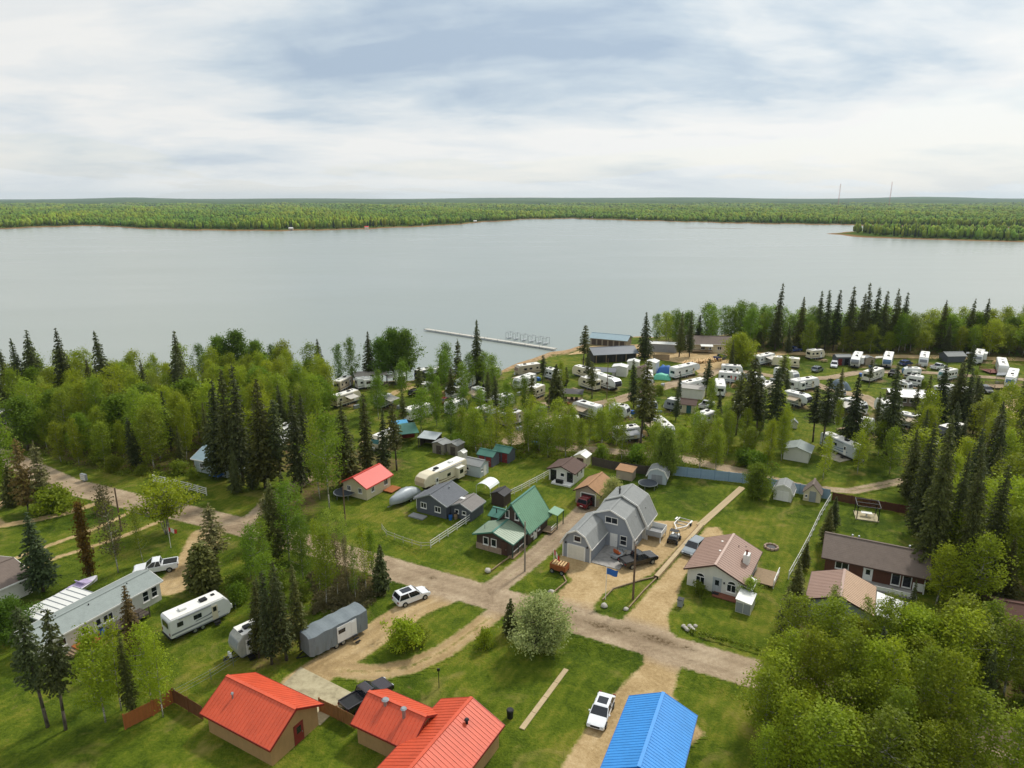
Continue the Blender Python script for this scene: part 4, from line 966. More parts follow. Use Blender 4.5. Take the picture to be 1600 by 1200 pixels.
def gambrel_house():
    t = thing('gambrel_house', 'blue-grey barn-roofed house with attached garage and white trim', 'house', (7.4, 89.0, 0), LOT)
    c = Vector((7.4, 89.0, 0)) + EX * 4.6 + EY * 7; KEEP_OUT.append((c.x, c.y, 8.5))
    gambrel(t, 0.0, 4.2, 0.0, 6.3, 2.45, 3.9, 4.6, 0.8, W_BLUEGREY, SH_GREY)
    r2 = gambrel(t, 1.2, 8.4, 6.0, 10.2, 2.3, 4.9, 5.9, 1.25, W_BLUEGREY, SH_GREY)
    r3 = gambrel(t, 1.0, 8.8, 10.6, 14.8, 2.5, 5.2, 6.4, 1.35, W_WHITE, SH_GREY, 0.3)
    garage_door(t, 'front', (2.05, 0, 1.08), 2.5, 2.1)
    window(t, 'front', (2.2, 0, 3.3), 0.95, 0.75, 1)
    window(t, 'front', (5.0, 6.0, 4.25), 1.8, 0.85, 2)
    window(t, 'front', (6.95, 6.0, 1.45), 0.9, 1.35, 1, rows=2)
    door(t, 'front', (5.45, 6.0, 1.08), 0.95, 2.05, WHITE, False)
    window(t, 'right', (8.4, 7.5, 1.45), 0.7, 1.0, 1)
    for x in (0.42, 3.75): MB().box((x, -0.08, 2.35), (0.16, 0.16, 0.26)).build('wall_lamp', BLACK, t)
    for y in (1.6, 3.4): MB().box((4.28, y, 2.1), (0.16, 0.16, 0.26)).build('wall_lamp', BLACK, t)
    for (x, y) in ((0.0, 0.0), (4.2, 0.0), (8.4, 6.0), (8.8, 10.6)): MB().box((x + (0.02 if x else -0.02), y - 0.02, 1.15), (0.14, 0.14, 2.3)).build('corner_board', WHITE, t)
    vent(r3, 4.2, 11.3, 6.3, 0.13, 0.7, BLACK, True); vent(r3, 3.6, 13.0, 6.1, 0.08, 0.45, BLACK, True); vent(r3, 8.1, 12.3, 4.2, 0.06, 0.3)
    vent(r2, 7.7, 9.0, 4.0, 0.05, 0.3)
    MB().box((6.4, 3.1, 0.06), (4.3, 5.9, 0.14)).build('patio', concrete('patio_slab', ('7d7a76', '94908b', 'a19d97')), t)
    d = MB().box((10.1, 11.9, 0.95), (2.3, 3.0, 0.12)).build('deck', paint('deck_grey', '8b8c8c', 0.7), t)
    for x in (9.1, 11.15):
        for y in (10.5, 13.3): MB().box((x, y, 0.5), (0.12, 0.12, 1.0)).build('deck_post', WHITE, d)
    MB().box((11.23, 11.9, 1.35), (0.06, 3.05, 0.85)).build('railing_panel', WHITE, d); MB().box((10.1, 10.38, 1.35), (2.3, 0.06, 0.85)).build('railing_panel', RVG, d); MB().box((10.1, 13.42, 1.35), (2.3, 0.06, 0.85)).build('railing_panel', WHITE, d)
gambrel_house()

# ------------------------------------------------------------------ green roofed house
def green_house():
    t = thing('green_roof_house', 'dark brown house with steep green metal roof and stone base', 'house', (1.7, 96.3, 0), LOT); KEEP_OUT.append((1.0, 95.0, 7.0))
    walls_gable(t, -2.6, 2.6, -3.3, 3.3, 2.65, 3.5, W_BROWN); roof_gable(t, -2.6, 2.6, -3.3, 3.3, 2.65, 3.5, RF_GREEN, over=0.5, ribs=0.45, trim=RF_TEAL, ridge=RF_TEAL)
    walls_gable(t, -3.7, 2.0, -7.6, -3.35, 2.35, 0.95, W_BROWN); rf = roof_gable(t, -3.7, 2.3, -7.6, -3.85, 2.35, 1.0, paint('sage_metal_roof', '84957f', 0.45, 0.08, 0, 0.6), over=0.45, ribs=0.45, trim=RF_TEAL, ridge=RF_TEAL)
    MB().prism([(-3.78, 0), (0.55, 0), (0.55, 0.95), (-3.78, 0.95)], -7.68, -7.61).build('stone_base', STONE, t)
    MB().prism([(-7.6, 0), (-3.4, 0), (-3.4, 0.95), (-7.6, 0.95)], -3.79, -3.71, 'x').build('stone_base', STONE, t)
    for x in (-2.1, -0.75): window(t, 'front', (x, -7.6, 1.55), 0.75, 1.05, 1)
    for x in (-0.9, 0.75): window(t, 'front', (x, -3.3, 4.3), 0.55, 1.1, 1)
    door(t, 'front', (0.95, -7.6, 1.05), 0.9, 2.0, paint('brown_door', '4b332a', 0.6), False)
    for y in (-7.9, -6.2, -4.6): MB().box((2.55, y, 1.2), (0.16, 0.16, 2.3)).build('porch_post', paint('porch_wood', '3d4a44', 0.7), t)
    MB().box((2.3, -5.9, 0.12), (1.0, 4.2, 0.2)).build('porch_floor', WOOD, t); MB().bar((2.58, -7.9, 1.0), (2.58, -4.6, 1.0), 0.08).build('porch_rail', WHITE, t)
    walls_gable(t, -5.0, -2.62, -1.4, 1.3, 2.3, 0.6, W_BROWN, axis='x'); w = roof_gable(t, -5.0, -2.9, -1.4, 1.3, 2.3, 0.65, RF_TEAL, 'x', 0.35, ribs=0.45)
    vent(w, -4.2, -0.9, 2.9, 0.08, 0.5, BLACK); vent(rf, -3.0, -6.4, 3.0, 0.06, 0.45); vent(w, -3.2, 0.4, 3.1, 0.05, 0.4, WHITE)
    for y in (-2.0, 0.2): window(t, 'right', (2.6, y, 1.5), 0.6, 1.0, 1)
    door(t, 'right', (2.6, -0.95, 1.05), 0.85, 2.0, WHITE)
    MB().slab([(2.7, 3.2, 2.75), (4.4, 3.2, 2.45), (4.4, 5.6, 2.45), (2.7, 5.6, 2.75)], 0.1).build('porch_roof', RF_GREEN, t)
    for y in (3.3, 5.5): MB().box((4.3, y, 1.2), (0.12, 0.12, 2.4)).build('porch_post', paint('green_post', '24483a', 0.6), t)
    MB().box((3.5, 2.2, 0.35), (1.6, 2.0, 0.12)).build('side_step', WOOD, t); MB().bar((4.2, 1.3, 1.15), (4.2, 3.1, 1.15), 0.07).bar((4.2, 1.3, 0.75), (4.2, 3.1, 0.75), 0.05).build('porch_rail', WHITE, t)
    p = P(794, 800); shed('garden_shed', 'small dark-roofed brown shed behind the green roofed house', p + wpt(-1.2, 3.4), LOT, 2.4, 2.4, 2.0, 0.5, W_BROWN, paint('black_roof', '2e2c2e', 0.7))
green_house()

# ------------------------------------------------------------------ dusty brown roofed white house
def pink_house():
    t = thing('white_house', 'white house with dusty brown metal roof and two arched windows', 'house', (28.9, 83.5, 0), R(-31)); KEEP_OUT.append((28.9, 83.5, 6.5))
    walls_gable(t, -3.6, 3.6, -4.6, 4.5, 2.5, 1.55, W_WHITE)
    rf = roof_gable(t, -3.6, 3.6, -4.6, 4.5, 2.5, 1.55, RF_PINK, over=0.42, ribs=0.5, trim=BROWNM, ridge=paint('pale_ridge', 'b49a8c', 0.5))
    window(t, 'front', (-1.85, -4.6, 1.25), 1.05, 0.95, 2, arch=True); window(t, 'front', (2.2, -4.6, 1.25), 1.05, 0.95, 2, arch=True)
    door(t, 'front', (0.35, -4.6, 1.12), 0.95, 2.05, paint('grey_door', 'a9aeb0', 0.5)); MB().box((1.25, -4.68, 1.75), (0.16, 0.14, 0.22)).build('wall_lamp', BLACK, t)
    d = MB().box((1.9, -5.25, 0.17), (3.6, 1.2, 0.14)).build('front_deck', paint('red_deck', '7d4c38', 0.7), t); MB().box((0.35, -5.2, 0.27), (0.9, 0.55, 0.05)).build('door_mat', BLACK, d)
    c = MB().box((2.9, 0.0, 3.55), (0.75, 1.1, 1.35)).build('chimney_chase', WHITE, t); MB().prism([(2.3, 3.3), (2.55, 3.3), (2.55, 3.9)], -0.5, 0.5).build('chimney_cricket', RF_PINK, c); vent(c, 2.9, -0.2, 4.2, 0.12, 0.55, paint('rust_pipe', '6e3a26', 0.7), True)
    for x, y in ((-1.0, 2.6), (-0.5, -0.6)): vent(rf, x, y, 4.1 - abs(x) * 0.43, 0.16, 0.18, WHITE)
    vent(rf, 1.3, 2.4, 3.6, 0.05, 0.35, BROWNM); vent(rf, 2.0, 3.6, 3.2, 0.1, 0.2, BROWNM)
    w = MB().box((5.2, 2.0, 0.45), (2.9, 4.0, 0.12)).build('side_deck', WOOD, t)
    for y in (0.1, 2.0, 3.9): MB().box((6.6, y, 0.75), (0.1, 0.1, 1.2)).build('deck_post', WHITE, w)
    MB().bar((6.6, 0.1, 1.35), (6.6, 3.9, 1.35), 0.08).bar((6.6, 0.1, 0.9), (6.6, 3.9, 0.9), 0.06).build('deck_rail', WHITE, w)
    MB().slab([(3.7, -4.9, 2.3), (4.9, -4.9, 1.95), (4.9, -2.0, 1.95), (3.7, -2.0, 2.3)], 0.08).build('lean_to_roof', RF_WHITE, t)
    p = Vector((28.9, 83.5, 0)) + Matrix.Rotation(R(-31), 3, 'Z') @ Vector((4.4, -6.0, 0))
    s = thing('garden_shed', 'low white storage shed in front of the arched window', 'shed', p, R(-31)); MB().prism([(-0.9, 0), (0.9, 0), (0.9, 1.5), (-0.9, 1.75)], -1.6, 1.2).build('wall', W_WHITE, s); MB().slab([(-1.0, -1.7, 1.86), (1.0, -1.7, 1.6), (1.0, 1.3, 1.6), (-1.0, 1.3, 1.86)], 0.07).build('roof', RF_WHITE, s)
    for a in (-0.45, 0.45): MB().box((a, -1.63, 0.75), (0.8, 0.05, 1.3)).build('door', RVG, s)
    f = P(1205, 856); k = thing('fire_pit', 'square fire pit with pale stones on the lawn by the white house', 'fire pit', f, LOT)
    for a in range(10): MB().box((math.cos(a * .628) * 0.9, math.sin(a * .628) * 0.9, 0.16), (0.5, 0.32, 0.32), a * .628 + 1.57).build('stone', STONE, k, 0.05)
    MB().tube((0, 0, 0), (0, 0, 0.14), 0.7, 0.6, 10).build('ash', BLACK, k)
pink_house()

# ------------------------------------------------------------------ other houses
def simple_house(name, label, c, rz, w, l, hw, rise, wall, roof, axis='y', over=0.4, ribs=0, trim=WHITE, keep=None, wins=(), doors=(), vents=()):
    c = Vector(c); KEEP_OUT.append((c.x, c.y, keep or (w + l) / 4 + 1)); t = thing(name, label, 'house', (c.x, c.y, 0), rz)
    walls_gable(t, -w / 2, w / 2, -l / 2, l / 2, hw, rise, wall, axis=axis); rf = roof_gable(t, -w / 2, w / 2, -l / 2, l / 2, hw, rise, roof, axis, over, ribs=ribs, trim=trim)
    ext = {'front': Vector((0, -l / 2, 0)), 'back': Vector((0, l / 2, 0)), 'right': Vector((w / 2, 0, 0)), 'left': Vector((-w / 2, 0, 0))}
    for (s, a, z, ww, wh, n) in wins: window(t, s, ext[s] + SIDES[s][0] * a + UP * z, ww, wh, n)
    for (s, a, m) in doors: door(t, s, ext[s] + SIDES[s][0] * a + UP * 1.05, 0.95, 2.0, m)
    for (x, y, z) in vents: vent(rf, x, y, z, 0.09, 0.4, STEEL, True)
    return t
t = simple_house('brown_house', 'long red-brown house with dark shingle roof beside tall spruces', (50.2, 85.0, 0), R(-27), 12.0, 7.2, 2.5, 1.7, W_RUST, SH_BROWN, 'x', 0.5, trim=BROWNM, wins=[('front', -3.9, 1.6, 1.5, 0.9, 2), ('front', 2.6, 1.3, 0.9, 1.6, 1), ('front', 3.9, 1.3, 0.9, 1.6, 1)], doors=[('front', -0.7, WHITE)], vents=[(-2.2, 0.4, 4.1), (-3.0, 0.6, 4.0), (4.0, 0.5, 4.1)])
MB().box((0.6, -4.7, 0.12), (9.0, 2.2, 0.2)).build('patio', concrete('patio_slab'), t); MB().box((2.2, -5.6, 0.5), (4.2, 0.1, 0.5)).build('low_wall', WHITE, t); MB().box((5.2, -3.72, 0.85), (1.2, 0.1, 1.1)).build('utility_cabinet', WHITE, t)
for x in (5.9,): MB().box((x, -3.7, 1.2), (0.14, 0.14, 2.4)).build('downpipe', WHITE, t)
b = P(1330, 900); g_ = thing('barbecue', 'black barbecue with silver lid on the patio of the brown house', 'barbecue', b, R(-27)); MB().box((0, 0, 0.45), (0.9, 0.5, 0.9)).build('cabinet', BLACK, g_); MB().box((0, 0, 1.05), (0.9, 0.5, 0.3)).build('lid', STEEL, g_, 0.08); MB().box((0.65, 0, 0.88), (0.4, 0.45, 0.05)).build('side_shelf', BLACK, g_)
def tarp_garage():
    c = Vector((41.2, 75.6, 0)); KEEP_OUT.append((42.5, 75.0, 5.0)); t = thing('garage', 'garage with brown and tan metal roof and a white lean-to', 'garage', c, LOT)
    walls_gable(t, -3.4, 3.4, -3.2, 3.2, 2.4, 1.3, W_LBLUE); r_ = roof_gable(t, -3.4, 3.4, -3.2, 3.2, 2.4, 1.3, RF_PINK, over=0.4, ribs=0.4, trim=BROWNM)
    for o in list(r_.children):
        if o.name.startswith('roof_slope'): o.data.materials[0] = paint('tan_metal_roof', 'c0a184', 0.5, 0.08); o['label'] = 'tan roof slope facing the brown house'
    MB().slab([(3.9, 2.6, 2.35), (7.6, 2.6, 1.75), (7.6, -3.0, 1.75), (3.9, -3.0, 2.35)], 0.08).build('lean_to_roof', RF_WHITE, t)
    for y in (-2.8, 2.4): MB().box((7.4, y, 0.85), (0.12, 0.12, 1.7)).build('lean_to_post', WHITE, t)
    window(t, 'front', (-1.8, -3.2, 1.4), 0.9, 0.8, 1)
tarp_garage()
t = simple_house('charcoal_house', 'charcoal house with grey roof beside the cream camper', (-11.8, 104.6, 0), LOT, 5.8, 5.6, 2.4, 1.3, W_GREY, SH_DGREY, wins=[('front', -1.5, 1.45, 1.0, 0.85, 2), ('front', 1.3, 1.35, 1.0, 0.85, 2)], vents=[(0.9, 1.2, 3.3)], trim=RVG)
walls_gable(t, 3.0, 6.9, -1.6, 2.2, 1.9, 0.85, W_GREY, 'annex_wall'); r_ = roof_gable(t, 3.0, 6.9, -1.6, 2.2, 1.9, 0.85, paint('taupe_shingle', '7f7a76', 0.85, 0.1, stripes=(1, 0.28, 0.03)), over=0.3, trim=RVG); MB().box((4.2, 0.2, 2.75), (0.9, 0.6, 0.16)).build('skylight', WHITE, r_)
window(t, 'front', (4.2, -1.6, 1.2), 0.6, 0.5, 1); window(t, 'front', (5.6, -1.6, 1.2), 0.6, 0.5, 1); MB().box((-1.6, -4.4, 0.12), (2.8, 1.4, 0.2)).build('doorstep_deck', paint('deck_grey'  , '8b8c8c'), t)
for i in range(2): MB().box((-3.7, -1.8 + i * 2.6, 1.0), (0.12, 0.12, 2.0)).build('porch_post', WHITE, t)
MB().slab([(-4.0, -2.4, 2.15), (-2.9, -2.4, 2.5), (-2.9, 1.0, 2.5), (-4.0, 1.0, 2.15)], 0.08).build('porch_roof', SH_DGREY, t)
t = simple_house('cream_cottage', 'small cream cottage with bright coral red roof', (-25.6, 111.9, 0), LOT, 5.2, 6.4, 2.4, 1.35, W_CREAM, RF_CORAL, over=0.4, ribs=0, trim=RF_CORAL, wins=[('front', -1.3, 1.5, 0.7, 0.8, 2), ('front', 1.2, 1.5, 0.7, 0.8, 2), ('right', -1.6, 1.5, 0.7, 0.8, 2), ('right', 1.9, 1.5, 0.9, 0.9, 2)])
MB().box((3.7, 2.2, 0.25), (2.0, 2.6, 0.14)).build('side_deck', WOODR, t)
t = simple_house('white_cottage', 'small white cottage with brown roof and a porch, by the rail fence', P(882, 752) + wpt(0.5, 1.6), LOT, 5.0, 4.6, 2.2, 0.9, W_WHITE, SH_DB, over=0.35, trim=BROWNM, wins=[('front', 0.2, 1.5, 0.7, 0.6, 1), ('right', -0.8, 1.4, 0.5, 0.7, 1), ('right', 1.0, 1.4, 0.5, 0.7, 1)], doors=[('front', -1.6, BLACK), ('front', 1.7, BLACK)])
MB().box((0.6, -3.1, 0.2), (3.8, 1.6, 0.3)).build('porch_floor', WHITE, t); MB().box((0.2, -3.5, 0.65), (1.3, 0.6, 0.6)).build('bench', BLACK, t)
t = shed('garage', 'tan garage with brown shingle roof and dark double door, red car in front', (14.2, 108.6, 0), LOT, 4.4, 6.0, 2.4, 1.2, W_TAN, SH_TAN, cat='garage', trim=BROWNM, over=0.35); garage_door(t, 'front', (0.1, -3.0, 1.05), 2.5, 2.05, paint('dark_garage_door', '37302d', 0.5))
def mobile_home():
    rz = R(-27); c = Vector((-51.0, 71.6, 0)); t = thing('mobile_home', 'long white mobile home with sage shingle roof and metal porch roof', 'house', c, rz)
    for k in (-6, -2, 2, 6): q = c + Matrix.Rotation(rz, 3, 'Z') @ Vector((0, k, 0)); KEEP_OUT.append((q.x, q.y, 3.4))
    walls_gable(t, -2.3, 2.3, -6.2, 8.2, 2.6, 0.75, W_WHITE); rf = roof_gable(t, -2.3, 2.3, -6.2, 8.2, 2.6, 0.75, SH_SAGE, over=0.3, trim=WHITE)
    for (y, n, w) in ((-4.2, 2, 0.8), (-1.6, 2, 0.8), (1.2, 2, 1.1), (4.0, 1, 0.6)): window(t, 'right', (2.3, y, 1.6), w, 0.8, n)
    for y in (6.1, 7.3): window(t, 'right', (2.3, y, 1.65), 0.7, 1.3, 1, rows=2)
    door(t, 'right', (2.3, 0.0, 1.25), 0.9, 2.0, WHITE)
    d = MB().box((3.4, 2.9, 0.5), (2.1, 4.4, 0.14)).build('side_deck', WOODD, t); e = MB().box((3.3, -2.2, 0.55), (1.8, 2.4, 0.14)).build('side_deck', WOODR, t)
    for (o, x, y0, y1) in ((d, 4.4, 0.8, 5.0), (e, 4.15, -3.3, -1.1)):
        MB().bar((x, y0, 1.4), (x, y1, 1.4), 0.09).bar((x, y0, 1.0), (x, y1, 1.0), 0.06).build('deck_rail', WOODR if o is e else WOODD, o)
        for y in np.linspace(y0, y1, 4): MB().box((x, y, 0.75), (0.1, 0.1, 1.4)).build('deck_post', WOODR if o is e else WOODD, o)
    for i in range(3): MB().box((3.3, -3.6 - i * 0.3, 0.42 - i * 0.14), (1.2, 0.3, 0.1)).build('stair_tread', WOOD, e)
    for (x, y) in ((0.4, 5.2), (0.6, 0.2), (-0.5, -3.0)): vent(rf, x, y, 3.2, 0.07, 0.3, BLACK)
    MB().box((-4.6, -0.5, 1.1), (4.2, 6.0, 2.2)).build('porch_room', W_WHITE, t)
    po = MB().slab([(-7.0, -3.8, 2.30), (-2.5, -3.8, 2.62), (-2.5, 2.8, 2.62), (-7.0, 2.8, 2.30)], 0.06).build('porch_roof', RF_WHITE, t)
    for i in range(9):
        y = -3.75 + i * 6.5 / 8; MB().bar((-7.0, y, 2.33), (-2.5, y, 2.65), 0.07, 0.07).build('roof_seam', RVG, po)
mobile_home()
t = simple_house('bungalow', 'pale bungalow with low grey-brown roof at the left edge', P(-20, 930), LOT, 9.0, 6.5, 2.5, 1.0, W_WHITE, SH_BROWN, 'y', 0.5, wins=[('right', -1.5, 1.5, 1.5, 0.9, 2), ('front', 2, 1.5, 1.1, 0.9, 1), ('front', -2, 1.5, 1.1, 0.9, 1)])
t = simple_house('lake_house', 'grey roofed house at the left edge beside the dark spruces', P(-18, 672), R(-15), 11, 8, 3.6, 1.6, W_GREY, SH_DGREY, 'x', 0.5, wins=[('front', 3, 1.6, 1.4, 1.0, 2), ('right', 0, 1.6, 1.2, 1.0, 2)]); MB().box((7.5, -2, 1.4), (4, 3.6, 0.16)).build('raised_deck', WOOD, t)
t = simple_house('metal_shed_house', 'low building with pale blue metal roof behind dark spruces', P(352, 733), R(-24), 9, 6, 2.6, 1.4, W_LBLUE, RF_PALEBLUE, 'x', 0.4, 0.5, wins=[('left', 0, 1.4, 0.9, 0.8, 2), ('front', -2.5, 1.4, 0.9, 0.8, 2)])
MB().box((2.6, -4.4, 1.0), (2.2, 1.6, 0.1)).build('tarp', paint('blue_tarp', '2f62a8', 0.6), t)
# red roofed houses at the bottom edge
t = simple_house('red_roof_house', 'tan house with orange-red metal roof beside the concrete pad', (-24.2, 55.6, 0), LOT, 8.6, 5.8, 2.4, 1.7, paint('tan_plank_siding', 'a58358', 0.7, 0.1, stripes=(2, 0.2, 0.02)), RF_RED, 'x', 0.45, 0.42, trim=paint('dark_red_trim', '7a2018', 0.5), doors=[('right', 0.4, RED_DOOR)], vents=[(-2.4, -1.3, 3.6)])
def red_house():
    t = thing('red_roof_cabin', 'L-shaped cabin with orange-red ribbed metal roof and two chimneys', 'house', (-8.0, 54.2, 0), LOT); KEEP_OUT.append((-9.5, 53.5, 5.5)); KEEP_OUT.append((-4.0, 52, 5))
    tr = MATS['dark_red_trim']; wl = MATS['tan_plank_siding']
    walls_gable(t, -5.6, 0.5, -3.6, 1.0, 2.4, 1.45, wl, axis='x'); r1 = roof_gable(t, -5.6, 0.5, -3.6, 1.0, 2.4, 1.45, RF_RED, 'x', 0.4, ribs=0.42, trim=tr)
    walls_gable(t, 0.0, 6.4, -7.0, 2.4, 2.4, 1.5, wl); r2 = roof_gable(t, 0.0, 6.4, -7.0, 2.4, 2.4, 1.5, RF_RED, 'y', 0.4, ribs=0.42, trim=tr)
    vent(r1, -3.6, -1.7, 3.6, 0.2, 0.7, STEEL, True); vent(r1, -1.2, -2.0, 3.4, 0.17, 1.1, STEEL, True); vent(r2, 4.3, 0.2, 3.5, 0.13, 0.45, BLACK, True)
    window(t, 'back', (3.2, 2.4, 1.4), 1.2, 0.9, 2)
red_house()
t = simple_house('blue_roof_garage', 'garage with bright blue ribbed metal roof at the bottom edge', (12.6, 51.2, 0), R(-24), 5.8, 9.0, 2.6, 1.35, W_WHITE, RF_BLUE, 'y', 0.4, 0.35, trim=paint('blue_trim', '1d5ea6', 0.5))
t = simple_house('brown_roof_house', 'house with reddish-brown shingle roof at the right edge', P(1622, 1000), R(-20), 9, 7, 2.6, 1.6, W_BROWN, paint('red_brown_shingle', '5c3f36', 0.85, 0.1, stripes=(1, 0.28, 0.03)), 'x', 0.5, trim=BROWNM, wins=[('front', -2, 1.5, 1.2, 1.0, 2)])
# ------------------------------------------------------------------ sheds
p = P(741, 744); shed('garden_shed', 'pale blue garden shed with grey roof on the lawn behind the cream camper', p + wpt(0.3, 1.3), LOT, 3.6, 3.0, 2.2, 0.7, W_LBLUE, SH_GREY, axis='x', doors=[('right', 0.2, 0.8, 1.9, WHITE)], wins=[('front', -0.9, 1.4, 0.5, 0.5, 1), ('right', -0.9, 1.4, 0.45, 0.5, 1)])
for i, (x, y, lab) in enumerate(((763, 728, 'green-roofed shed with red doors nearer the pale blue shed'), (788, 722, 'green-roofed shed with red doors nearer the white rail fence'))):
    shed('garden_shed', lab, P(x, y) + wpt(0, 1.2), LOT, 3.4, 2.6, 2.1, 0.7, W_GREY, RF_TEAL, axis='x', doors=[('front', -0.7, 0.9, 1.8, RED_DOOR), ('front', 0.8, 0.9, 1.8, RED_DOOR)], group='red-doored sheds')
shed('outhouse', 'narrow white outhouse next to the pale blue shed', P(723, 722), LOT, 1.3, 1.3, 2.1, 0.3, W_WHITE, RF_WHITE, over=0.1)
shed('garden_shed', 'beige shed with white roof and dark door at the end of the rail fence', P(910, 726), LOT, 2.4, 2.4, 2.0, 0.6, W_CREAM, RF_WHITE, doors=[('front', 0, 1.2, 1.7, BROWNM)])
t = thing('lean_to_shed', 'small taupe shed with flat sloping roof against the dark fence', 'shed', P(979, 749) + wpt(0, 0.7), LOT); KEEP_OUT.append((P(979, 749).x, P(979, 749).y, 2)); MB().prism([(-1.1, 0), (1.1, 0), (1.1, 2.0), (-1.1, 1.75)], -1.5, 1.5, 'x').build('wall', W_TAN, t); MB().slab([(-1.7, -1.3, 1.83), (-1.7, 1.3, 2.14), (1.7, 1.3, 2.14), (1.7, -1.3, 1.83)], 0.08).build('roof', SH_TAN, t); MB().box((0.5, -1.12, 0.85), (0.8, 0.05, 1.6)).build('door', W_TAN, t)
def barn_shed(name, label, p, rz, w, l, wall, roof, dm):
    p = Vector(p); KEEP_OUT.append((p.x, p.y, 2.5)); t = thing(name, label, 'shed', (p.x, p.y, 0), rz); gambrel(t, -w / 2, w / 2, -l / 2, l / 2, 1.6, 2.5, 2.95, 0.45, wall, roof, 0.12, 0.06)
    for s in (-1, 1): MB().box((s * 0.5, -l / 2 - 0.03, 0.9), (0.95, 0.06, 1.7)).build('door', dm, t)
    return t
barn_shed('barn_shed', 'pale barn-shaped shed with grey roof behind the black trampoline', P(1028, 756) + wpt(0.2, 1.2), R(-20), 3.3, 2.6, W_LBLUE, SH_GREY, RVG)
barn_shed('barn_shed', 'white barn-shaped shed with grey rounded roof along the blue fence', P(1226, 783) + wpt(0.3, 1.4), LOT, 2.9, 3.0, W_WHITE, SH_GREY, WHITE)
shed('garden_shed', 'cream shed with steep brown roof and grey door at the blue fence corner', P(1270, 784) + wpt(0.4, 1.2), LOT, 2.7, 2.7, 1.6, 1.5, W_CREAM, SH_BROWN, doors=[('front', 0.1, 0.85, 1.8, RVG)], wins=[('front', -0.9, 0.9, 0.3, 0.4, 1)])
t = thing('carport_canopy', 'white arched canopy on thin posts behind the charcoal house', 'canopy', P(762, 772) + wpt(0, 0.5), LOT); KEEP_OUT.append((t.location.x, t.location.y, 2))
mb = MB(); aa = np.linspace(0.35, math.pi - 0.35, 8); pts = [(-1.55 * math.cos(a), 1.25 + 1.15 * math.sin(a)) for a in aa]; prof = pts + [(x * 0.98, z - 0.05) for x, z in pts[::-1]]
mb.prism(prof, -1.6, 1.6).build('cover', paint('white_tarp', 'dfe3e0', 0.45, 0.05), t)
for x in (-1.42, 1.42):
    for y in (-1.5, 1.5): MB().tube((x, y, 0), (x, y, 1.65), 0.035).build('post', WHITE, t)
def trampoline(p, label, r=1.9):
    t = thing('trampoline', label, 'trampoline', p); n = 20; mb = MB()
    for i in range(n): a, b = 2 * math.pi * i / n, 2 * math.pi * (i + 1) / n; mb.bar((math.cos(a) * r, math.sin(a) * r, 0.85), (math.cos(b) * r, math.sin(b) * r, 0.85), 0.12, 0.08)
    mb.build('frame_ring', STEEL, t); MB().tube((0, 0, 0.84), (0, 0, 0.87), r - 0.2, n=20).build('mat', BLACK, t); MB().tube((0, 0, 0.80), (0, 0, 0.885), r - 0.02, r - 0.02, 20).build('pad', paint('dark_pad', '3a4048', 0.6), t)
    for i in range(6): a = i * math.pi / 3; MB().tube((math.cos(a) * r, math.sin(a) * r, 0), (math.cos(a) * r, math.sin(a) * r, 0.85), 0.05).build('leg', STEEL, t)
    KEEP_OUT.append((p.x, p.y, 2.2))
trampoline(P(537, 779) + wpt(0, 1), 'round dark trampoline in front of the cream cottage'); trampoline(P(1014, 765) + wpt(0, 1), 'round black trampoline on the lawn by the barn-shaped shed', 1.7)
def gazebo(p, rz, w, l, label, roofm, h=2.4, rise=0.6, floor=WOOD, postm=BLACK):
    t = thing('gazebo', label, 'gazebo', p, rz); KEEP_OUT.append((p[0], p[1], max(w, l) / 2)); MB().box((0, 0, 0.08), (w, l, 0.16)).build('floor', floor, t)
    for x in (-w / 2 + .15, w / 2 - .15):
        for y in (-l / 2 + .15, l / 2 - .15): MB().box((x, y, h / 2), (0.12, 0.12, h)).build('post', postm, t)
    if roofm: MB().add([(-w / 2 - .3, -l / 2 - .3, h), (w / 2 + .3, -l / 2 - .3, h), (w / 2 + .3, l / 2 + .3, h), (-w / 2 - .3, l / 2 + .3, h), (-w * .12, 0, h + rise), (w * .12, 0, h + rise)], [(0, 1, 5, 4), (1, 2, 5), (2, 3, 4, 5), (3, 0, 4), (3, 2, 1, 0)]).build('roof', roofm, t)
    else:
        for y in np.linspace(-l / 2, l / 2, 3): MB().bar((-w / 2, y, h), (w / 2, y, h), 0.1).build('beam', postm, t)
        for x in (-w / 2, w / 2): MB().bar((x, -l / 2, h + .08), (x, l / 2, h + .08), 0.1).build('beam', postm, t)
    return t
t = gazebo(P(1358, 812) + wpt(0, 1), R(-20), 3.4, 3.2, 'open black-framed gazebo on a pale slab behind the brown house', None, floor=concrete('pale_slab')); MB().box((0, 0, 0.75), (1.6, 0.8, 0.06)).build('table', WHITE, t); MB().box((0, 0, 0.42), (0.2, 0.5, 0.6)).build('table_leg', WHITE, t)

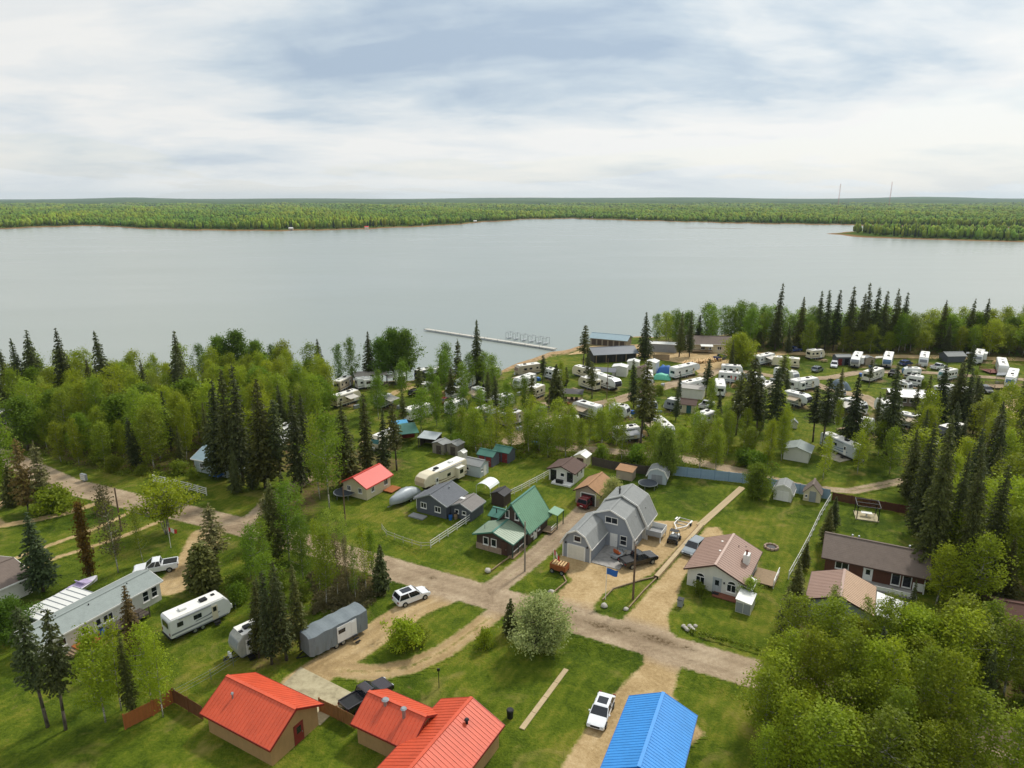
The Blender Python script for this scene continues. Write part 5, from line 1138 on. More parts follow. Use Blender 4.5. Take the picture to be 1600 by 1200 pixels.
# ------------------------------------------------------------------ fences and poles
def rail_fence(name, label, pts, h, rails, post_sp, mat, post_w=0.12, rail_w=0.05, rail_h=0.12):
    w = [P(x, y) for x, y in pts]; t = thing(name, label, 'fence', w[0])
    for a, b in zip(w[:-1], w[1:]):
        n = max(1, round((b - a).length / post_sp))
        for i in range(n):
            p, q = a.lerp(b, i / n) - w[0], a.lerp(b, (i + 1) / n) - w[0]
            MB().box(p + UP * (h / 2), (post_w, post_w, h + 0.08)).build('post', mat, t)
            for z in rails: MB().bar(p + UP * z, q + UP * z, rail_w, rail_h).build('rail', mat, t)
    MB().box(w[-1] - w[0] + UP * (h / 2), (post_w, post_w, h + 0.08)).build('post', mat, t); return t
def panel_fence(name, label, pts, h, sp, mat, boards=14, ribbed=False, cap=None):
    w = [P(x, y) for x, y in pts]; t = thing(name, label, 'fence', w[0]); cache = {}
    for a, b in zip(w[:-1], w[1:]):
        n = max(1, round((b - a).length / sp)); L = (b - a).length / n; ang = math.atan2((b - a).y, (b - a).x)
        key = round(L, 3)
        if key not in cache:
            mb = MB(); bw = L / boards
            for i in range(boards): mb.box((bw * (i + 0.5), 0.02 * (i % 2) if not ribbed else (0.04 if i % 2 else 0), h / 2 + 0.03 * rng.random()), (bw * (0.93 if not ribbed else 1.02), 0.03, h - 0.06))
            mb.box((L / 2, 0.05, h * 0.25), (L, 0.05, 0.09)).box((L / 2, 0.05, h * 0.8), (L, 0.05, 0.09)); cache[key] = mb.mesh('panel', mat)
        for i in range(n):
            o = bpy.data.objects.new('panel', cache[key]); COL.objects.link(o); o.parent = t; o.location = a.lerp(b, i / n) - w[0]; o.rotation_euler = (0, 0, ang)
            MB().box(a.lerp(b, i / n) - w[0] + UP * (h / 2 + 0.05), (0.12, 0.12, h + 0.1), ang).build('post', cap or mat, t)
    return t
FW = paint('fence_white', 'd8d7d0', 0.55, 0.05)
rail_fence('rail_fence', 'white three-rail fence between the charcoal house and green roofed house', [(673, 856), (700, 838), (728, 819), (753, 801)], 1.2, (0.35, 0.75, 1.15), 2.3, FW)
rail_fence('rail_fence', 'white rail fence running up past the white cottage', [(792, 778), (815, 767), (850, 748), (893, 722)], 1.2, (0.4, 0.8, 1.15), 2.4, FW)
rail_fence('rail_fence', 'low pale rail fence round the lawn corner by the road', [(597, 828), (604, 838), (630, 848), (658, 857), (673, 856)], 1.0, (0.45, 0.9), 2.2, paint('fence_grey', 'a5a492', 0.7), 0.09, 0.04, 0.08)
rail_fence('rail_fence', 'white four-rail fence at the edge of the wood across the road', [(240, 753), (295, 766), (323, 774)], 1.4, (0.3, 0.65, 1.0, 1.35), 2.6, FW, 0.14)
panel_fence('metal_fence', 'pale blue ribbed metal fence along the back of the lawns', [(1052, 743), (1160, 755), (1296, 781)], 1.9, 2.4, paint('blue_sheet_metal', '8ea6bb', 0.5, 0.06), 10, True, paint('blue_post', '7590a8', 0.5))
panel_fence('board_fence', 'dark weathered board fence behind the tan garage', [(925, 727), (960, 735), (1010, 742), (1052, 743)], 1.8, 2.4, WOODD)
panel_fence('board_fence', 'dark red board fence behind the gazebo', [(1300, 782), (1360, 793), (1425, 805)], 1.5, 2.4, WOODRED)
rail_fence('wire_fence', 'white-topped side fence running down to the tan-roofed garage', [(1297, 783), (1280, 812), (1264, 846), (1246, 880), (1232, 905)], 1.3, (0.5, 1.28), 2.4, FW, 0.1, 0.05, 0.1)
panel_fence('board_fence', 'orange-stained board fence below the aspens at bottom left', [(196, 1140), (240, 1118), (272, 1098)], 1.7, 2.2, WOODR, 15)
panel_fence('board_fence', 'brown board fence meeting the red roofed house', [(272, 1098), (295, 1112), (318, 1126)], 1.7, 2.2, paint('brown_stain', '6b4426', 0.75, 0.15), 15)
panel_fence('board_fence', 'short brown board fence between the two red roofs', [(500, 1112), (528, 1125), (556, 1140)], 1.6, 2.2, paint('honey_stain', '8a5f35', 0.75, 0.15), 15)
rail_fence('wire_fence', 'thin wire fence along the lawn beside the white trailers', [(275, 1092), (330, 1062), (365, 1040), (400, 1015)], 1.2, (0.4, 0.8, 1.15), 2.6, STEEL, 0.06, 0.02, 0.02)
rail_fence('timber_edging', 'timber edging along the lawn by the green roofed house', [(768, 893), (785, 880), (803, 868)], 0.3, (0.2,), 2.0, WOOD, 0.12, 0.12, 0.16)
for i, (pts, lab) in enumerate((([(860, 931), (885, 910), (873, 885)], 'timber edging round the small lawn with the wagon'), ([(942, 938), (958, 921), (1000, 908), (1022, 903)], 'timber edging on the house side of the lawn island'), ([(983, 950), (1005, 925), (1025, 905)], 'timber edging on the driveway side of the lawn island'))):
    rail_fence('timber_edging', lab, pts, 0.22, (0.15,), 2.2, WOOD, 0.14, 0.14, 0.16)
def walkway():
    a, b, c = P(1022, 903), P(1093, 822), P(1160, 762); t = thing('board_walkway', 'long narrow board walkway up the lawn between the two houses', 'walkway', a); u = (c - b).normalized(); L = (c - b).length; n = int(L / 0.55); ang = math.atan2(u.y, u.x)
    me = MB().box((0, 0, 0.09), (0.5, 1.15, 0.1)).mesh('plank', paint('pale_plank', 'b39f7c', 0.85, 0.15))
    for i in range(n): o = bpy.data.objects.new('plank', me); COL.objects.link(o); o.parent = t; o.location = b + u * (i + 0.5) * L / n - a; o.rotation_euler = (0, 0, ang + rng.uniform(-.02, .02))
    w = thing('retaining_wall', 'low timber retaining wall beside the driveway', 'wall', a); d = (b - a); u = d.normalized(); nn = Vector((-u.y, u.x, 0)); m = int(d.length / 2.4)
    for i in range(m):
        p, q = d * (i / m), d * ((i + 1) / m) - u * 0.03
        MB().bar(p + UP * 0.2, q + UP * 0.2, 0.16, 0.4).build('timber', paint('brown_timber', '6f4f38', 0.8, 0.15), w); MB().bar(p - nn * 0.35 + UP * 0.42, q - nn * 0.35 + UP * 0.42, 0.6, 0.08).build('cap_board', MATS['pale_plank'], w)
        MB().bar(p - nn * 0.62 + UP * 0.19, q - nn * 0.62 + UP * 0.19, 0.08, 0.37).build('facing_board', MATS['pale_plank'], w)
walkway()
def pole(px, py, ytop, label, arm=True, r=0.14, mat=None):
    h = height_for(px, py, ytop); t = thing('utility_pole', label, 'utility pole', P(px, py)); mat = mat or paint('pole_wood', '6a5646', 0.85, 0.12)
    MB().tube((0, 0, -0.3), (0, 0, h), r, r * 0.75, 10).build('pole', mat, t)
    if arm:
        MB().bar((-0.7, 0, h - 0.5), (0.7, 0, h - 0.5), 0.1, 0.12).build('crossarm', mat, t)
        for x in (-0.6, 0.6): MB().tube((x, 0, h - 0.44), (x, 0, h - 0.22), 0.05).build('insulator', STEEL, t)
    MB().tube((0.2, 0, h - 1.6), (0.2, 0, h - 0.9), 0.16).build('transformer', STEEL, t) if r > 0.16 else None
pole(820, 893, 815, 'grey wooden utility pole beside the lane by the green roofed house', False, 0.13, paint('grey_pole', '8b8073', 0.85)); pole(989, 936, 852, 'brown wooden utility pole on the lawn island by the black pickup', False, 0.15)
pole(540, 822, 760, 'thin wooden utility pole on the lawn before the cream cottage', False, 0.12); pole(190, 830, 762, 'leaning dark utility pole by the left road bend', False, 0.14); pole(1148, 665, 610, 'thin pole in the campground by the dark spruces', False, 0.1); pole(1402, 640, 590, 'dark pole before the white camp pavilion', False, 0.1); pole(857, 680, 610, 'thin pole rising among the aspens before the camp', False, 0.1); pole(948, 625, 560, 'tall thin pole by the white camper with swoosh decals', False, 0.1)
def flagpole(px, py, ytop, label, cols, size, lean=0):
    h = height_for(px, py, ytop); t = thing('flagpole', label, 'flagpole', P(px, py)); MB().tube((0, 0, 0), (lean, 0, h), 0.045, 0.03, 8).build('pole', WHITE, t); MB().tube((lean, 0, h), (lean, 0, h + 0.1), 0.06).build('finial', STEEL, t)
    W_, H_ = size; n = 8
    for k, (c, a, b) in enumerate(cols):
        V = []; f = []
        for i in range(n + 1):
            s = a + (b - a) * i / n; y = 0.16 * math.sin(s * 7) * s; sag = -0.55 * H_ * s
            V += [(lean + s * W_, y, h - 0.1 + sag), (lean + s * W_ * 0.93, y + 0.05, h - 0.1 - H_ + sag), (lean + s * W_, y + 0.02, h - 0.1 + sag), (lean + s * W_ * 0.93, y + 0.07, h - 0.1 - H_ + sag)]
        for i in range(n): o = i * 4; f += [(o, o + 4, o + 5, o + 1), (o + 2, o + 3, o + 7, o + 6)]
        MB().add(V, f).build('flag', c, t, smooth=True)
FLR = paint('flag_red', 'b5332c', 0.7); FLW = paint('flag_white', 'dedad2', 0.7); FLB = paint('flag_blue', '2b62b0', 0.7)
flagpole(946, 937, 886, 'thin flagpole with a drooping royal blue flag at the gravel yard', [(FLB, 0, 1)], (1.5, 0.9)); flagpole(267, 856, 823, 'white flagpole with red and white flag on the left lawn', [(FLR, 0, .25), (FLW, .25, .75), (FLR, .75, 1)], (1.2, 0.7))

# ------------------------------------------------------------------ vehicles by the houses
CW = carpaint('car_white', 'e2e4e6'); CK = carpaint('car_black', '101114'); CR = carpaint('car_red', '6e1820'); CS = carpaint('car_silver', '8f979c', 0.5); CD = carpaint('car_dark_purple', '2a2228'); CB = carpaint('car_blue', '26407a')
car_px((622, 946), (664, 930), CW, 'white SUV with dark glass roof on the driveway by the road', kind='suv', roof=True)
car_px((978, 886), (1016, 876), CK, 'black pickup truck parked in the gravel yard of the grey house', kind='pickup')
car_px((262, 890), (228, 896), CW, 'white pickup truck with black bed behind the mobile home', kind='pickup')
car_px((908, 797), (928, 781), CR, 'dark red car parked before the tan garage', kind='suv')
car_px((1095, 852), (1072, 872), CS, 'silver car with teal windscreen beside the white house', kind='suv')
car_px((948, 1096), (930, 1142), CW, 'white car with sunroof at the bottom edge beside the blue roof', kind='sedan', roof=True)
car_px((548, 1112), (598, 1082), CD, 'dark pickup truck parked behind the red roofed cabin', kind='pickup')
def side_by_side(p, rz):
    t = thing('utility_vehicle', 'small black and white side-by-side utility vehicle hitched to a trailer', 'utility vehicle', p, rz); loft_car(t, [(-1.4, 0.5, .9), (-1.4, 0.95, .95), (-0.3, 0.85, 1), (0.5, 0.85, 1), (1.3, 0.8, .8), (1.45, 0.55, .75), (1.2, 0.4, .9), (-1.2, 0.4, .9)], 1.5, CK)
    for s in (-1, 1):
        m = MB(); m.tube((-0.5, s * .68, .85), (-0.45, s * .6, 1.85), .04).tube((0.75, s * .68, .85), (0.3, s * .6, 1.85), .04); m.build('roll_bar', BLACK, t); MB().box((0.9, s * 0.45, 0.86), (0.7, 0.3, 0.06)).build('fender', RVW, t)
        for x in (-0.95, 0.95): wheel(t, x, s * 0.68, 0.33, 0.26)
    MB().box((-0.08, 0, 1.87), (0.95, 1.3, 0.06)).build('roof', BLACK, t, 0.02); MB().box((-0.35, 0, 0.98), (0.5, 1.1, 0.25)).build('seat', RVG, t, 0.05); MB().box((-1.0, 0, 0.98), (0.75, 1.2, 0.08)).build('cargo_box', BLACK, t)
side_by_side(P(1053, 846), R(62))
def boat_trailer(p, rz):
    t = thing('boat_trailer', 'empty white boat trailer on the gravel behind the utility vehicle', 'trailer', p, rz); m = MB()
    for s in (-1, 1): m.bar((-1.8, s * 1.0, 0.5), (0.6, s * 1.0, 0.5), 0.14).bar((0.6, s * 1.0, 0.5), (2.2, 0, 0.5), 0.14)
    m.build('frame', WHITE, t)
    for x in (-1.7, -0.6, 0.5): MB().bar((x, -1, 0.5), (x, 1, 0.5), 0.1).build('cross_member', STEEL, t)
    for s in (-1, 1): wheel(t, -0.8, s * 1.2, 0.32, 0.2); MB().box((-0.8, s * 1.2, 0.72), (0.9, 0.26, 0.06)).build('fender', WHITE, t)
    MB().bar((2.1, 0, 0.5), (2.9, 0, 0.5), 0.12).build('drawbar', WHITE, t)
boat_trailer(P(1065, 822), R(235))
def cart(p, rz):
    t = thing('garden_tractor', 'small grey utility cart with orange seat on the patio', 'utility cart', p, rz); loft_car(t, [(-1.2, 0.35, .9), (-1.2, 0.8, .95), (-0.2, 0.75, 1), (0.4, 0.9, .9), (1.2, 0.8, .8), (1.25, 0.4, .8)], 1.3, RVG)
    MB().box((-0.35, 0, 0.95), (0.5, 1.0, 0.2)).build('seat', paint('orange_vinyl', 'a8552a', 0.5), t, 0.04); MB().box((-0.62, 0, 1.25), (0.12, 1.0, 0.5)).build('backrest', MATS['orange_vinyl'], t, 0.04)
    for s in (-1, 1):
        for x in (-0.8, 0.8): wheel(t, x, s * 0.58, 0.26, 0.2)
        MB().tube((0.35, s * .55, .85), (0.1, s * .5, 1.55), .03).build('roll_bar', BLACK, t)
    MB().box((0.85, 0, 0.98), (0.5, 1.0, 0.3)).build('storage_bin', STEEL, t, 0.03)
cart(P(965, 873) + wpt(0.2, 0.3), R(40))
def wagon(p, rz):
    t = thing('wooden_wagon', 'rustic orange-brown wooden wagon with a red and white flag on the small lawn', 'wagon', p, rz); m = paint('orange_wood', '8e4f26', 0.75, 0.15, scale=3)
    for i in range(4):
        for s in (-1, 1): MB().box((0, s * 0.72, 0.62 + i * 0.2), (2.3, 0.06, 0.18)).build('side_plank', m, t)
        for s in (-1, 1): MB().box((s * 1.15, 0, 0.62 + i * 0.2), (0.06, 1.4, 0.18)).build('end_plank', m, t)
    MB().box((0, 0, 0.5), (2.3, 1.4, 0.08)).build('floor', m, t)
    for i in range(5): MB().tube((-0.8 + i * 0.4, -0.6, 1.3), (-0.8 + i * 0.4, 0.6, 1.3), 0.14, n=8).build('log', paint('cut_log', 'c9a878', 0.8, 0.15), t)
    for s in (-1, 1):
        for x in (-0.75, 0.75): wheel(t, x, s * 0.85, 0.36, 0.12)
    MB().tube((-0.9, 0.2, 0.6), (-1.0, 0.2, 3.1), 0.04).build('flag_staff', WHITE, t)
    for (mt, a, b) in ((FLR, 0, .28), (FLW, .28, .72), (FLR, .72, 1)):
        V = [(-1.0 + 0.9 * s, 0.2 + 0.1 * math.sin(s * 6), 3.05 - s * 0.9 - dz) for s in (a, (a + b) / 2, b) for dz in (0, 0.75)]; MB().add(V + [(x, y + 0.02, z) for x, y, z in V], [(0, 2, 3, 1), (2, 4, 5, 3), (6, 7, 9, 8), (8, 9, 11, 10)]).build('flag', mt, t)
wagon(P(874, 893), LOT)
def covered_boat(p, rz):
    t = thing('covered_boat', 'boat on trailer under a silver grey tarpaulin beside the cream camper', 'boat', p, rz); KEEP_OUT.append((p.x, p.y, 3)); n = 10; V = []; F = []
    for i in range(n + 1):
        x = -3.1 + 6.4 * i / n; s = i / n; w = 1.2 * (1 - max(0, (s - 0.55) / 0.45) ** 2 * 0.85); top = 1.65 + 0.75 * math.sin(min(1, s * 1.5) * math.pi * 0.75) - 0.35 * max(0, s - 0.7) / 0.3; low = 0.55 + 0.45 * max(0, s - 0.6)
        V += [(x, -w * 0.8, low), (x, -w, 1.2), (x, -w * 0.45, top - 0.12 + 0.06 * (i % 2)), (x, 0, top), (x, w * 0.45, top - 0.12 + 0.06 * (i % 2)), (x, w, 1.2), (x, w * 0.8, low)]
    for i in range(n):
        for k in range(6): a = i * 7 + k; F.append((a, a + 1, a + 8, a + 7))
    F += [tuple(range(7)), tuple(range(n * 7, n * 7 + 7))]; MB().add(V, F).build('tarpaulin', paint('silver_tarp', '9ba2a6', 0.4, 0.08, 0.1), t, smooth=True)
    MB().bar((-2.4, 0, 0.45), (3.9, 0, 0.5), 0.12).build('trailer_frame', STEEL, t)
    for s in (-1, 1): wheel(t, -0.6, s * 0.95, 0.32, 0.2)
covered_boat(P(628, 786) + wpt(0.3, 0.5), R(235))
def jet_boat(p, rz):
    t = thing('parked_boat', 'white and lilac speedboat beside the metal porch roof', 'boat', p, rz); n = 8; V = []; F = []
    for i in range(n + 1):
        s = i / n; x = -2.4 + 5 * s; w = 1.0 * (1 - max(0, s - .5) ** 2 * 3.4); V += [(x, -w * .3, .5 + .3 * s * s), (x, -w, 1.25 + .2 * s), (x, w, 1.25 + .2 * s), (x, w * .3, .5 + .3 * s * s)]
    for i in range(n):
        for k in range(4): F.append((i * 4 + k, i * 4 + (k + 1) % 4, i * 4 + 4 + (k + 1) % 4, i * 4 + 4 + k))
    F += [(0, 1, 2, 3), tuple(range(n * 4, n * 4 + 4))]; MB().add(V, F).build('hull', paint('boat_white', 'd4d0d8', .3), t); MB().prism([(-.9, 1.3), (1.5, 1.45), (.6, 1.55), (.2, 1.95), (.1, 1.95), (.3, 1.5), (-.9, 1.5)], -.75, .75).build('windscreen', paint('lilac_gelcoat', 'b7a8c8', .3), t); MB().box((-2.5, 0, 1.1), (.4, .5, .9)).build('outboard_motor', BLACK, t, .08)
jet_boat(P(128, 936) + wpt(-0.8, 0.9), R(68))
rv_px((262, 1000), (356, 957), 'white trailer with dark rear window and swoosh decals on the left lawn', kind='trailer', stripe='grey', slide=0, door_side=-1, h=3.0)
rv_px((428, 1000), (366, 1030), 'grey and white trailer with curved cap behind small spruces', kind='trailer', stripe='black', body=paint('camo_grey', 'a5a59c', .5, .2, scale=2.2), cap=RVG, slide=0, door_side=1)
rv_px((722, 742), (656, 774), 'large cream fifth-wheel camper with brown decals behind the covered boat', kind='fifth', body=RVC, stripe='brown', slide=2, door_side=1, cap=paint('cap_tan', 'b8a684', .4))
rv_px((1287, 697), (1342, 722), 'long white trailer with silver cap on a concrete pad beside tall spruces', kind='trailer', stripe='blue', body=paint('rv_silver', 'b9bfc2', .35, .05), slide=1, door_side=-1, cap=RVG)
def covered_rv():
    p, q = P(560, 984), P(484, 1024); d = q - p; t = thing('covered_trailer', 'camping trailer under a slate grey fabric cover with its white door panel open', 'camper', (p + q) / 2, math.atan2(d.y, d.x)); KEEP_OUT.append(((p + q)[0] / 2, (p + q)[1] / 2, 3.5)); L = d.length + 1.0; f = L / 2; n = 24; V = []; F = []
    for i in range(n + 1):
        x = -f + L * i / n; s = i / n; top = 3.1 - 0.25 * max(0, (s - 0.8) / 0.2) ** 2; e = 0.07 * math.sin(i * 2.1) + 0.04 * (-1) ** i; top += 0.05 * math.cos(i * 1.05)
        pinch = 1 - 0.25 * max(0, (s - 0.88) / 0.12) ** 2
        V += [(x, -(1.32 + e) * pinch, 0.55 + 0.05 * (-1) ** i), (x, -(1.30 - e * .6) * pinch, 1.7), (x, -1.26 * pinch, top - 0.12), (x, -0.6, top + 0.05), (x, 0, top + 0.10), (x, 0.6, top + 0.05), (x, 1.26 * pinch, top - 0.12), (x, (1.30 + e * .6) * pinch, 1.7), (x, (1.32 - e) * pinch, 0.55)]
    for i in range(n):
        for k in range(8): a = i * 9 + k; F.append((a, a + 1, a + 10, a + 9))
    F += [tuple(range(9)), tuple(range(n * 9, n * 9 + 9))[::-1]]
    cv = paint('slate_fabric', '737c80', .8, .1); MB().add(V, F).build('fabric_cover', cv, t)
    MB().box((-0.9, 1.38, 1.75), (2.6, 0.05, 2.0)).build('door_panel', RVW, t); MB().box((-0.2, 1.42, 2.1), (0.9, 0.04, 0.5)).build('window', GLASS, t); MB().box((-1.75, 1.42, 1.7), (0.6, 0.05, 1.75)).build('door', RVW, t, .02)
    for i in range(3): MB().box((-1.75, 1.6 + i * 0.28, 0.75 - i * 0.25), (0.65, 0.26, 0.06)).build('entry_step', BLACK, t)
    for x in (-0.4, 0.5):
        for s in (-1, 1): wheel(t, x, s * 1.15, 0.36, 0.22)
    MB().bar((f - .1, -0.6, 0.5), (f + 1.1, 0, 0.5), .1).bar((f - .1, .6, .5), (f + 1.1, 0, .5), .1).build('hitch', BLACK, t)
covered_rv()
def barrel(px, py, m, lab):
    t = thing('water_barrel', lab, 'barrel', P(px, py)); MB().tube((0, 0, 0), (0, 0, .5), .28, .33, 12).tube((0, 0, .5), (0, 0, 1.0), .33, .28, 12).build('drum', m, t); MB().tube((0, 0, 1.0), (0, 0, 1.05), .29, .29, 12).build('rim', BLACK, t)
BLUEP = paint('blue_plastic', '2a5fa8', .45); barrel(704, 812, BLUEP, 'blue barrel at the corner of the charcoal house'); barrel(712, 811, WOOD, 'brown barrel at the corner of the charcoal house'); barrel(372, 926, paint('cyan_plastic', '3aa0c8', .45), 'cyan bin on the lawn by the bushes'); barrel(159, 993, BLUEP, 'blue barrel on the steps of the mobile home')
def bins(px, py):
    t = thing('waste_bin', 'grey waste bin with dark lid at the driveway edge', 'bin', P(px, py), LOT); MB().prism([(-.3, 0.08), (.3, 0.08), (.36, 1.0), (-.36, 1.0)], -.35, .35).build('bin_body', RVG, t); MB().box((0, 0, 1.04), (.78, .8, .08)).build('lid', BLACK, t, .02)
    for s in (-1, 1): MB().tube((s * .3, .34, .12), (s * .36, .34, .12), .12).build('wheel', BLACK, t)
bins(1063, 947)
def cabinet(px, py): t = thing('mailbox_cabinet', 'pale grey community mailbox cabinet at the road edge by the wood', 'mailbox', P(px, py), R(-25)); MB().box((0, 0, .85), (1.4, .5, 1.2)).build('box', RVG, t, .03); MB().box((0, 0, .13), (.5, .4, .26)).build('pedestal', STEEL, t); [MB().box((-.5 + i * .34, -.26, .85 + j * .36), (.3, .03, .3)).build('locker_door', RVW, t) for i in range(4) for j in (-1, 0, 1)]
cabinet(132, 752)
def rock(px, py, r, lab, m=None, grp=None):
    t = MB(); bm = bmesh.new(); bmesh.ops.create_icosphere(bm, subdivisions=2, radius=r)
    for v in bm.verts: v.co *= rng.uniform(.8, 1.15); v.co.z = max(-r * .3, v.co.z * .75)
    t.v = [tuple(v.co) for v in bm.verts]; t.f = [tuple(v.index for v in f.verts) for f in bm.faces]; bm.free(); o = t.build('boulder', m or paint('pale_rock', 'b0aaa0', .9, .15), None, smooth=True); p = P(px, py); o.location = (p.x, p.y, r * .3); tag(o, lab, 'rock', grp)
rock(762, 893, .5, 'pale boulder at the lawn corner by the lane'); rock(861, 926, .45, 'pale boulder at the tip of the wagon lawn'); rock(944, 948, .45, 'larger pale boulder at the flagpole end of the lawn island'); rock(978, 953, .35, 'small pale boulder at the road end of the lawn island')
for i in range(7): rock(1068 + 3.1 * i, 982 + (i % 3) * 3 - 3, .28, 'one of the pale stones heaped at the driveway corner', None, 'stones heaped at the driveway corner')
def plank_path():
    a, b = P(885, 1046), P(815, 1140); t = thing('plank_path', 'narrow line of old boards across the lower lawn', 'walkway', a); u = (b - a).normalized(); L = (b - a).length; k = int(L / 2.4)
    for i in range(k): MB().bar(u * (i * L / k + .03) + UP * .06, u * ((i + 1) * L / k - .03) + UP * .06, .55, .08).build('plank', MATS['pale_plank'], t)
plank_path()
t = thing('pole_sign', 'small dark lamp standard on the lower lawn by the red cabin', 'lamp', P(686, 1075)); MB().tube((0, 0, 0), (0, 0, 2.2), .04).build('post', BLACK, t); MB().box((0, 0, 2.25), (.3, .12, .3)).build('lamp_head', BLACK, t)
t = thing('waste_bin', 'black bin standing on the lower lawn', 'bin', P(797, 1121)); MB().tube((0, 0, 0), (0, 0, .9), .3, .36, 12).build('bin_body', BLACK, t); MB().tube((0, 0, .9), (0, 0, .98), .38, .3, 12).build('lid', BLACK, t)
# ------------------------------------------------------------------ campground
GC = 'campers in the lakeside campground'
def camp(a, b, label, **k):
    k.setdefault('group', GC); t = rv_px(a, b, label, **k); s = k.get('door_side', -1)
    if rng.random() < 0.45 and not k.get('small') and k.get('kind') != 'box':      # awning rolled out over a mat
        w = rng.uniform(2.8, 4.2); m = rng.choice([paint('awning_stripe', 'b8b4aa', .7), STRIPE['grey'], paint('awning_tan', 'a3927a', .7)])
        MB().slab([(-1.6, s * 1.25, 2.75), (-1.6 + w, s * 1.25, 2.75), (-1.6 + w, s * 3.5, 2.35), (-1.6, s * 3.5, 2.35)], .04).build('awning_canopy', m, t)
        for x in (-1.55, -1.65 + w): MB().tube((x, s * 3.45, 0), (x, s * 3.45, 2.33), .03).build('awning_pole', STEEL, t)
        MB().box((-1.6 + w / 2, s * 2.4, .03), (w, 2.2, .03)).build('patio_mat', rng.choice([WOODD, paint('mat_green', '4d5a48', .9), WOOD]), t)
    CAMP_RV.append(t); return t
CAMP_RV = []
camp((557, 609), (597, 603), 'white camper with a grey shelter roof behind it, near the lake', stripe='grey', slide=1, door_side=1)
camp((526, 614), (547, 603), 'beige and white camper between two white ones near the lake', body=RVT, stripe='brown', slide=0)
camp((506, 606), (516, 616), 'white camper half hidden by aspens, leftmost by the lake', stripe='blue', slide=0, small=True)
camp((622, 594), (628, 606), 'white fifth wheel showing its front, alone under lakeside poplars', kind='fifth', stripe='black', slide=0)
camp((652, 596), (676, 590), 'dark patterned camper by the water beside a white one', body=paint('rv_dark', '4a4b46', .5, .2), stripe='black', slide=0)
camp((682, 594), (692, 588), 'white camper at the water behind the dark one', stripe='grey', slide=0, small=True)
camp((655, 616), (676, 612), 'short white camper with teal decals on the west camp track', kind='round', stripe='teal', slide=0, small=True)
camp((522, 638), (560, 626), 'cream-roofed camper mostly hidden behind the spruces', body=RVC, stripe='brown', slide=0)
camp((636, 660), (672, 648), 'long white camper behind the green-roofed shelter', stripe='grey', slide=1)
camp((618, 690), (586, 706), 'old cream camper with dark window beside the green-roofed shelter', body=RVC, stripe='teal', slide=0)
camp((718, 612), (738, 602), 'white camper behind the tall lakeside spruce', stripe='blue', slide=0)
camp((742, 622), (762, 630), 'white camper between young aspens below the lakeside spruce', stripe='grey', slide=0)
camp((772, 640), (800, 632), 'white camper half hidden by young aspens in mid camp', stripe='black', slide=1)
camp((785, 668), (815, 660), 'beige camper deep among the aspens before the camp track', body=RVT, stripe='brown', slide=0)
camp((842, 583), (806, 588), 'long beige camper nearest the beach', body=RVT, stripe='brown', slide=0)
camp((833, 600), (806, 610), 'white camper with a tan add-on room near the beach', stripe='grey', slide=1)
camp((874, 596), (852, 590), 'white camper with slanting white awning near the beach', stripe='grey', slide=0)
camp((934, 596), (898, 586), 'cream camper beside the grey carport', body=RVC, stripe='brown', slide=0)
camp((934, 612), (908, 604), 'small cream camper behind the white one with swoosh decals', body=RVC, stripe='grey', slide=0, small=True)
camp((930, 600), (966, 614), 'white camper with black swoosh decals on the camp lawn', kind='fifth', stripe='black', slide=0, door_side=1)
camp((936, 657), (898, 646), 'white camper with rounded nose beside the camp track', kind='fifth', stripe='black', slide=0, door_side=1)
camp((905, 672), (862, 672), 'beige camper with dark nose behind the front aspens', body=RVT, stripe='black', slide=1, cap=BLACK)
camp((954, 650), (982, 655), 'white camper with black windows right of the round-nosed one', stripe='black', slide=1, door_side=1)
camp((1022, 668), (1046, 690), 'white camper hidden behind the big dark pine', stripe='grey', slide=0)
camp((960, 690), (1000, 686), 'pale camper low among the front aspens', stripe='grey', slide=0)
camp((1013, 608), (1012, 594), 'plain white box trailer beside the brown-roofed sheds', kind='box', stripe='grey', slide=0, awning=False)
camp((1050, 593), (1088, 584), 'white camper with sloping nose beside the blue tarpaulin', kind='fifth', stripe='teal', slide=0)
camp((1098, 608), (1064, 616), 'white camper behind the grey-roofed carport shed', stripe='grey', slide=0)
camp((1060, 644), (1040, 640), 'grey-sided camper attached to the brown-roofed cabin', body=RVG, stripe='grey', slide=0, small=True)
camp((1122, 597), (1160, 600), 'white camper with a red maple flag at the track bend', stripe='blue', slide=0, door_side=1)
camp((1126, 586), (1160, 588), 'white camper just behind the one with the maple flag', stripe='grey', slide=0)
camp((1125, 622), (1123, 608), 'small grey-white camper below the track bend', stripe='grey', slide=0, small=True)
camp((1180, 572), (1206, 566), 'white camper left of the long motorhome', stripe='blue', slide=0)
camp((1248, 576), (1208, 572), 'long cream motorhome with a row of dark windows', kind='box', body=RVC, stripe='brown', slide=0)
camp((1340, 566), (1334, 578), 'white fifth wheel facing the track beside the grey shed', kind='fifth', stripe='grey', slide=1)
camp((1388, 566), (1384, 578), 'white fifth wheel facing the track at the wood edge', kind='fifth', stripe='blue', slide=0)
camp((1444, 564), (1441, 575), 'white camper at the wood edge beside a small deck', stripe='grey', slide=0)
camp((1212, 590), (1244, 599), 'white camper with square windows above the grey car', stripe='grey', slide=0)
camp((1236, 612), (1274, 606), 'white camper with two slide-outs beside the track', stripe='black', slide=2)
camp((1226, 630), (1264, 640), 'silver-white camper with dark swoosh under the spruces', kind='fifth', stripe='black', slide=0)
camp((1352, 598), (1374, 590), 'cream-white camper alone on the round camp lawn', body=paint('rv_ivory', 'dad6c6', .4, .05), stripe='grey', slide=0)
camp((1436, 594), (1408, 592), 'white fifth wheel at the top of the eastern cluster', kind='fifth', stripe='blue', slide=1)
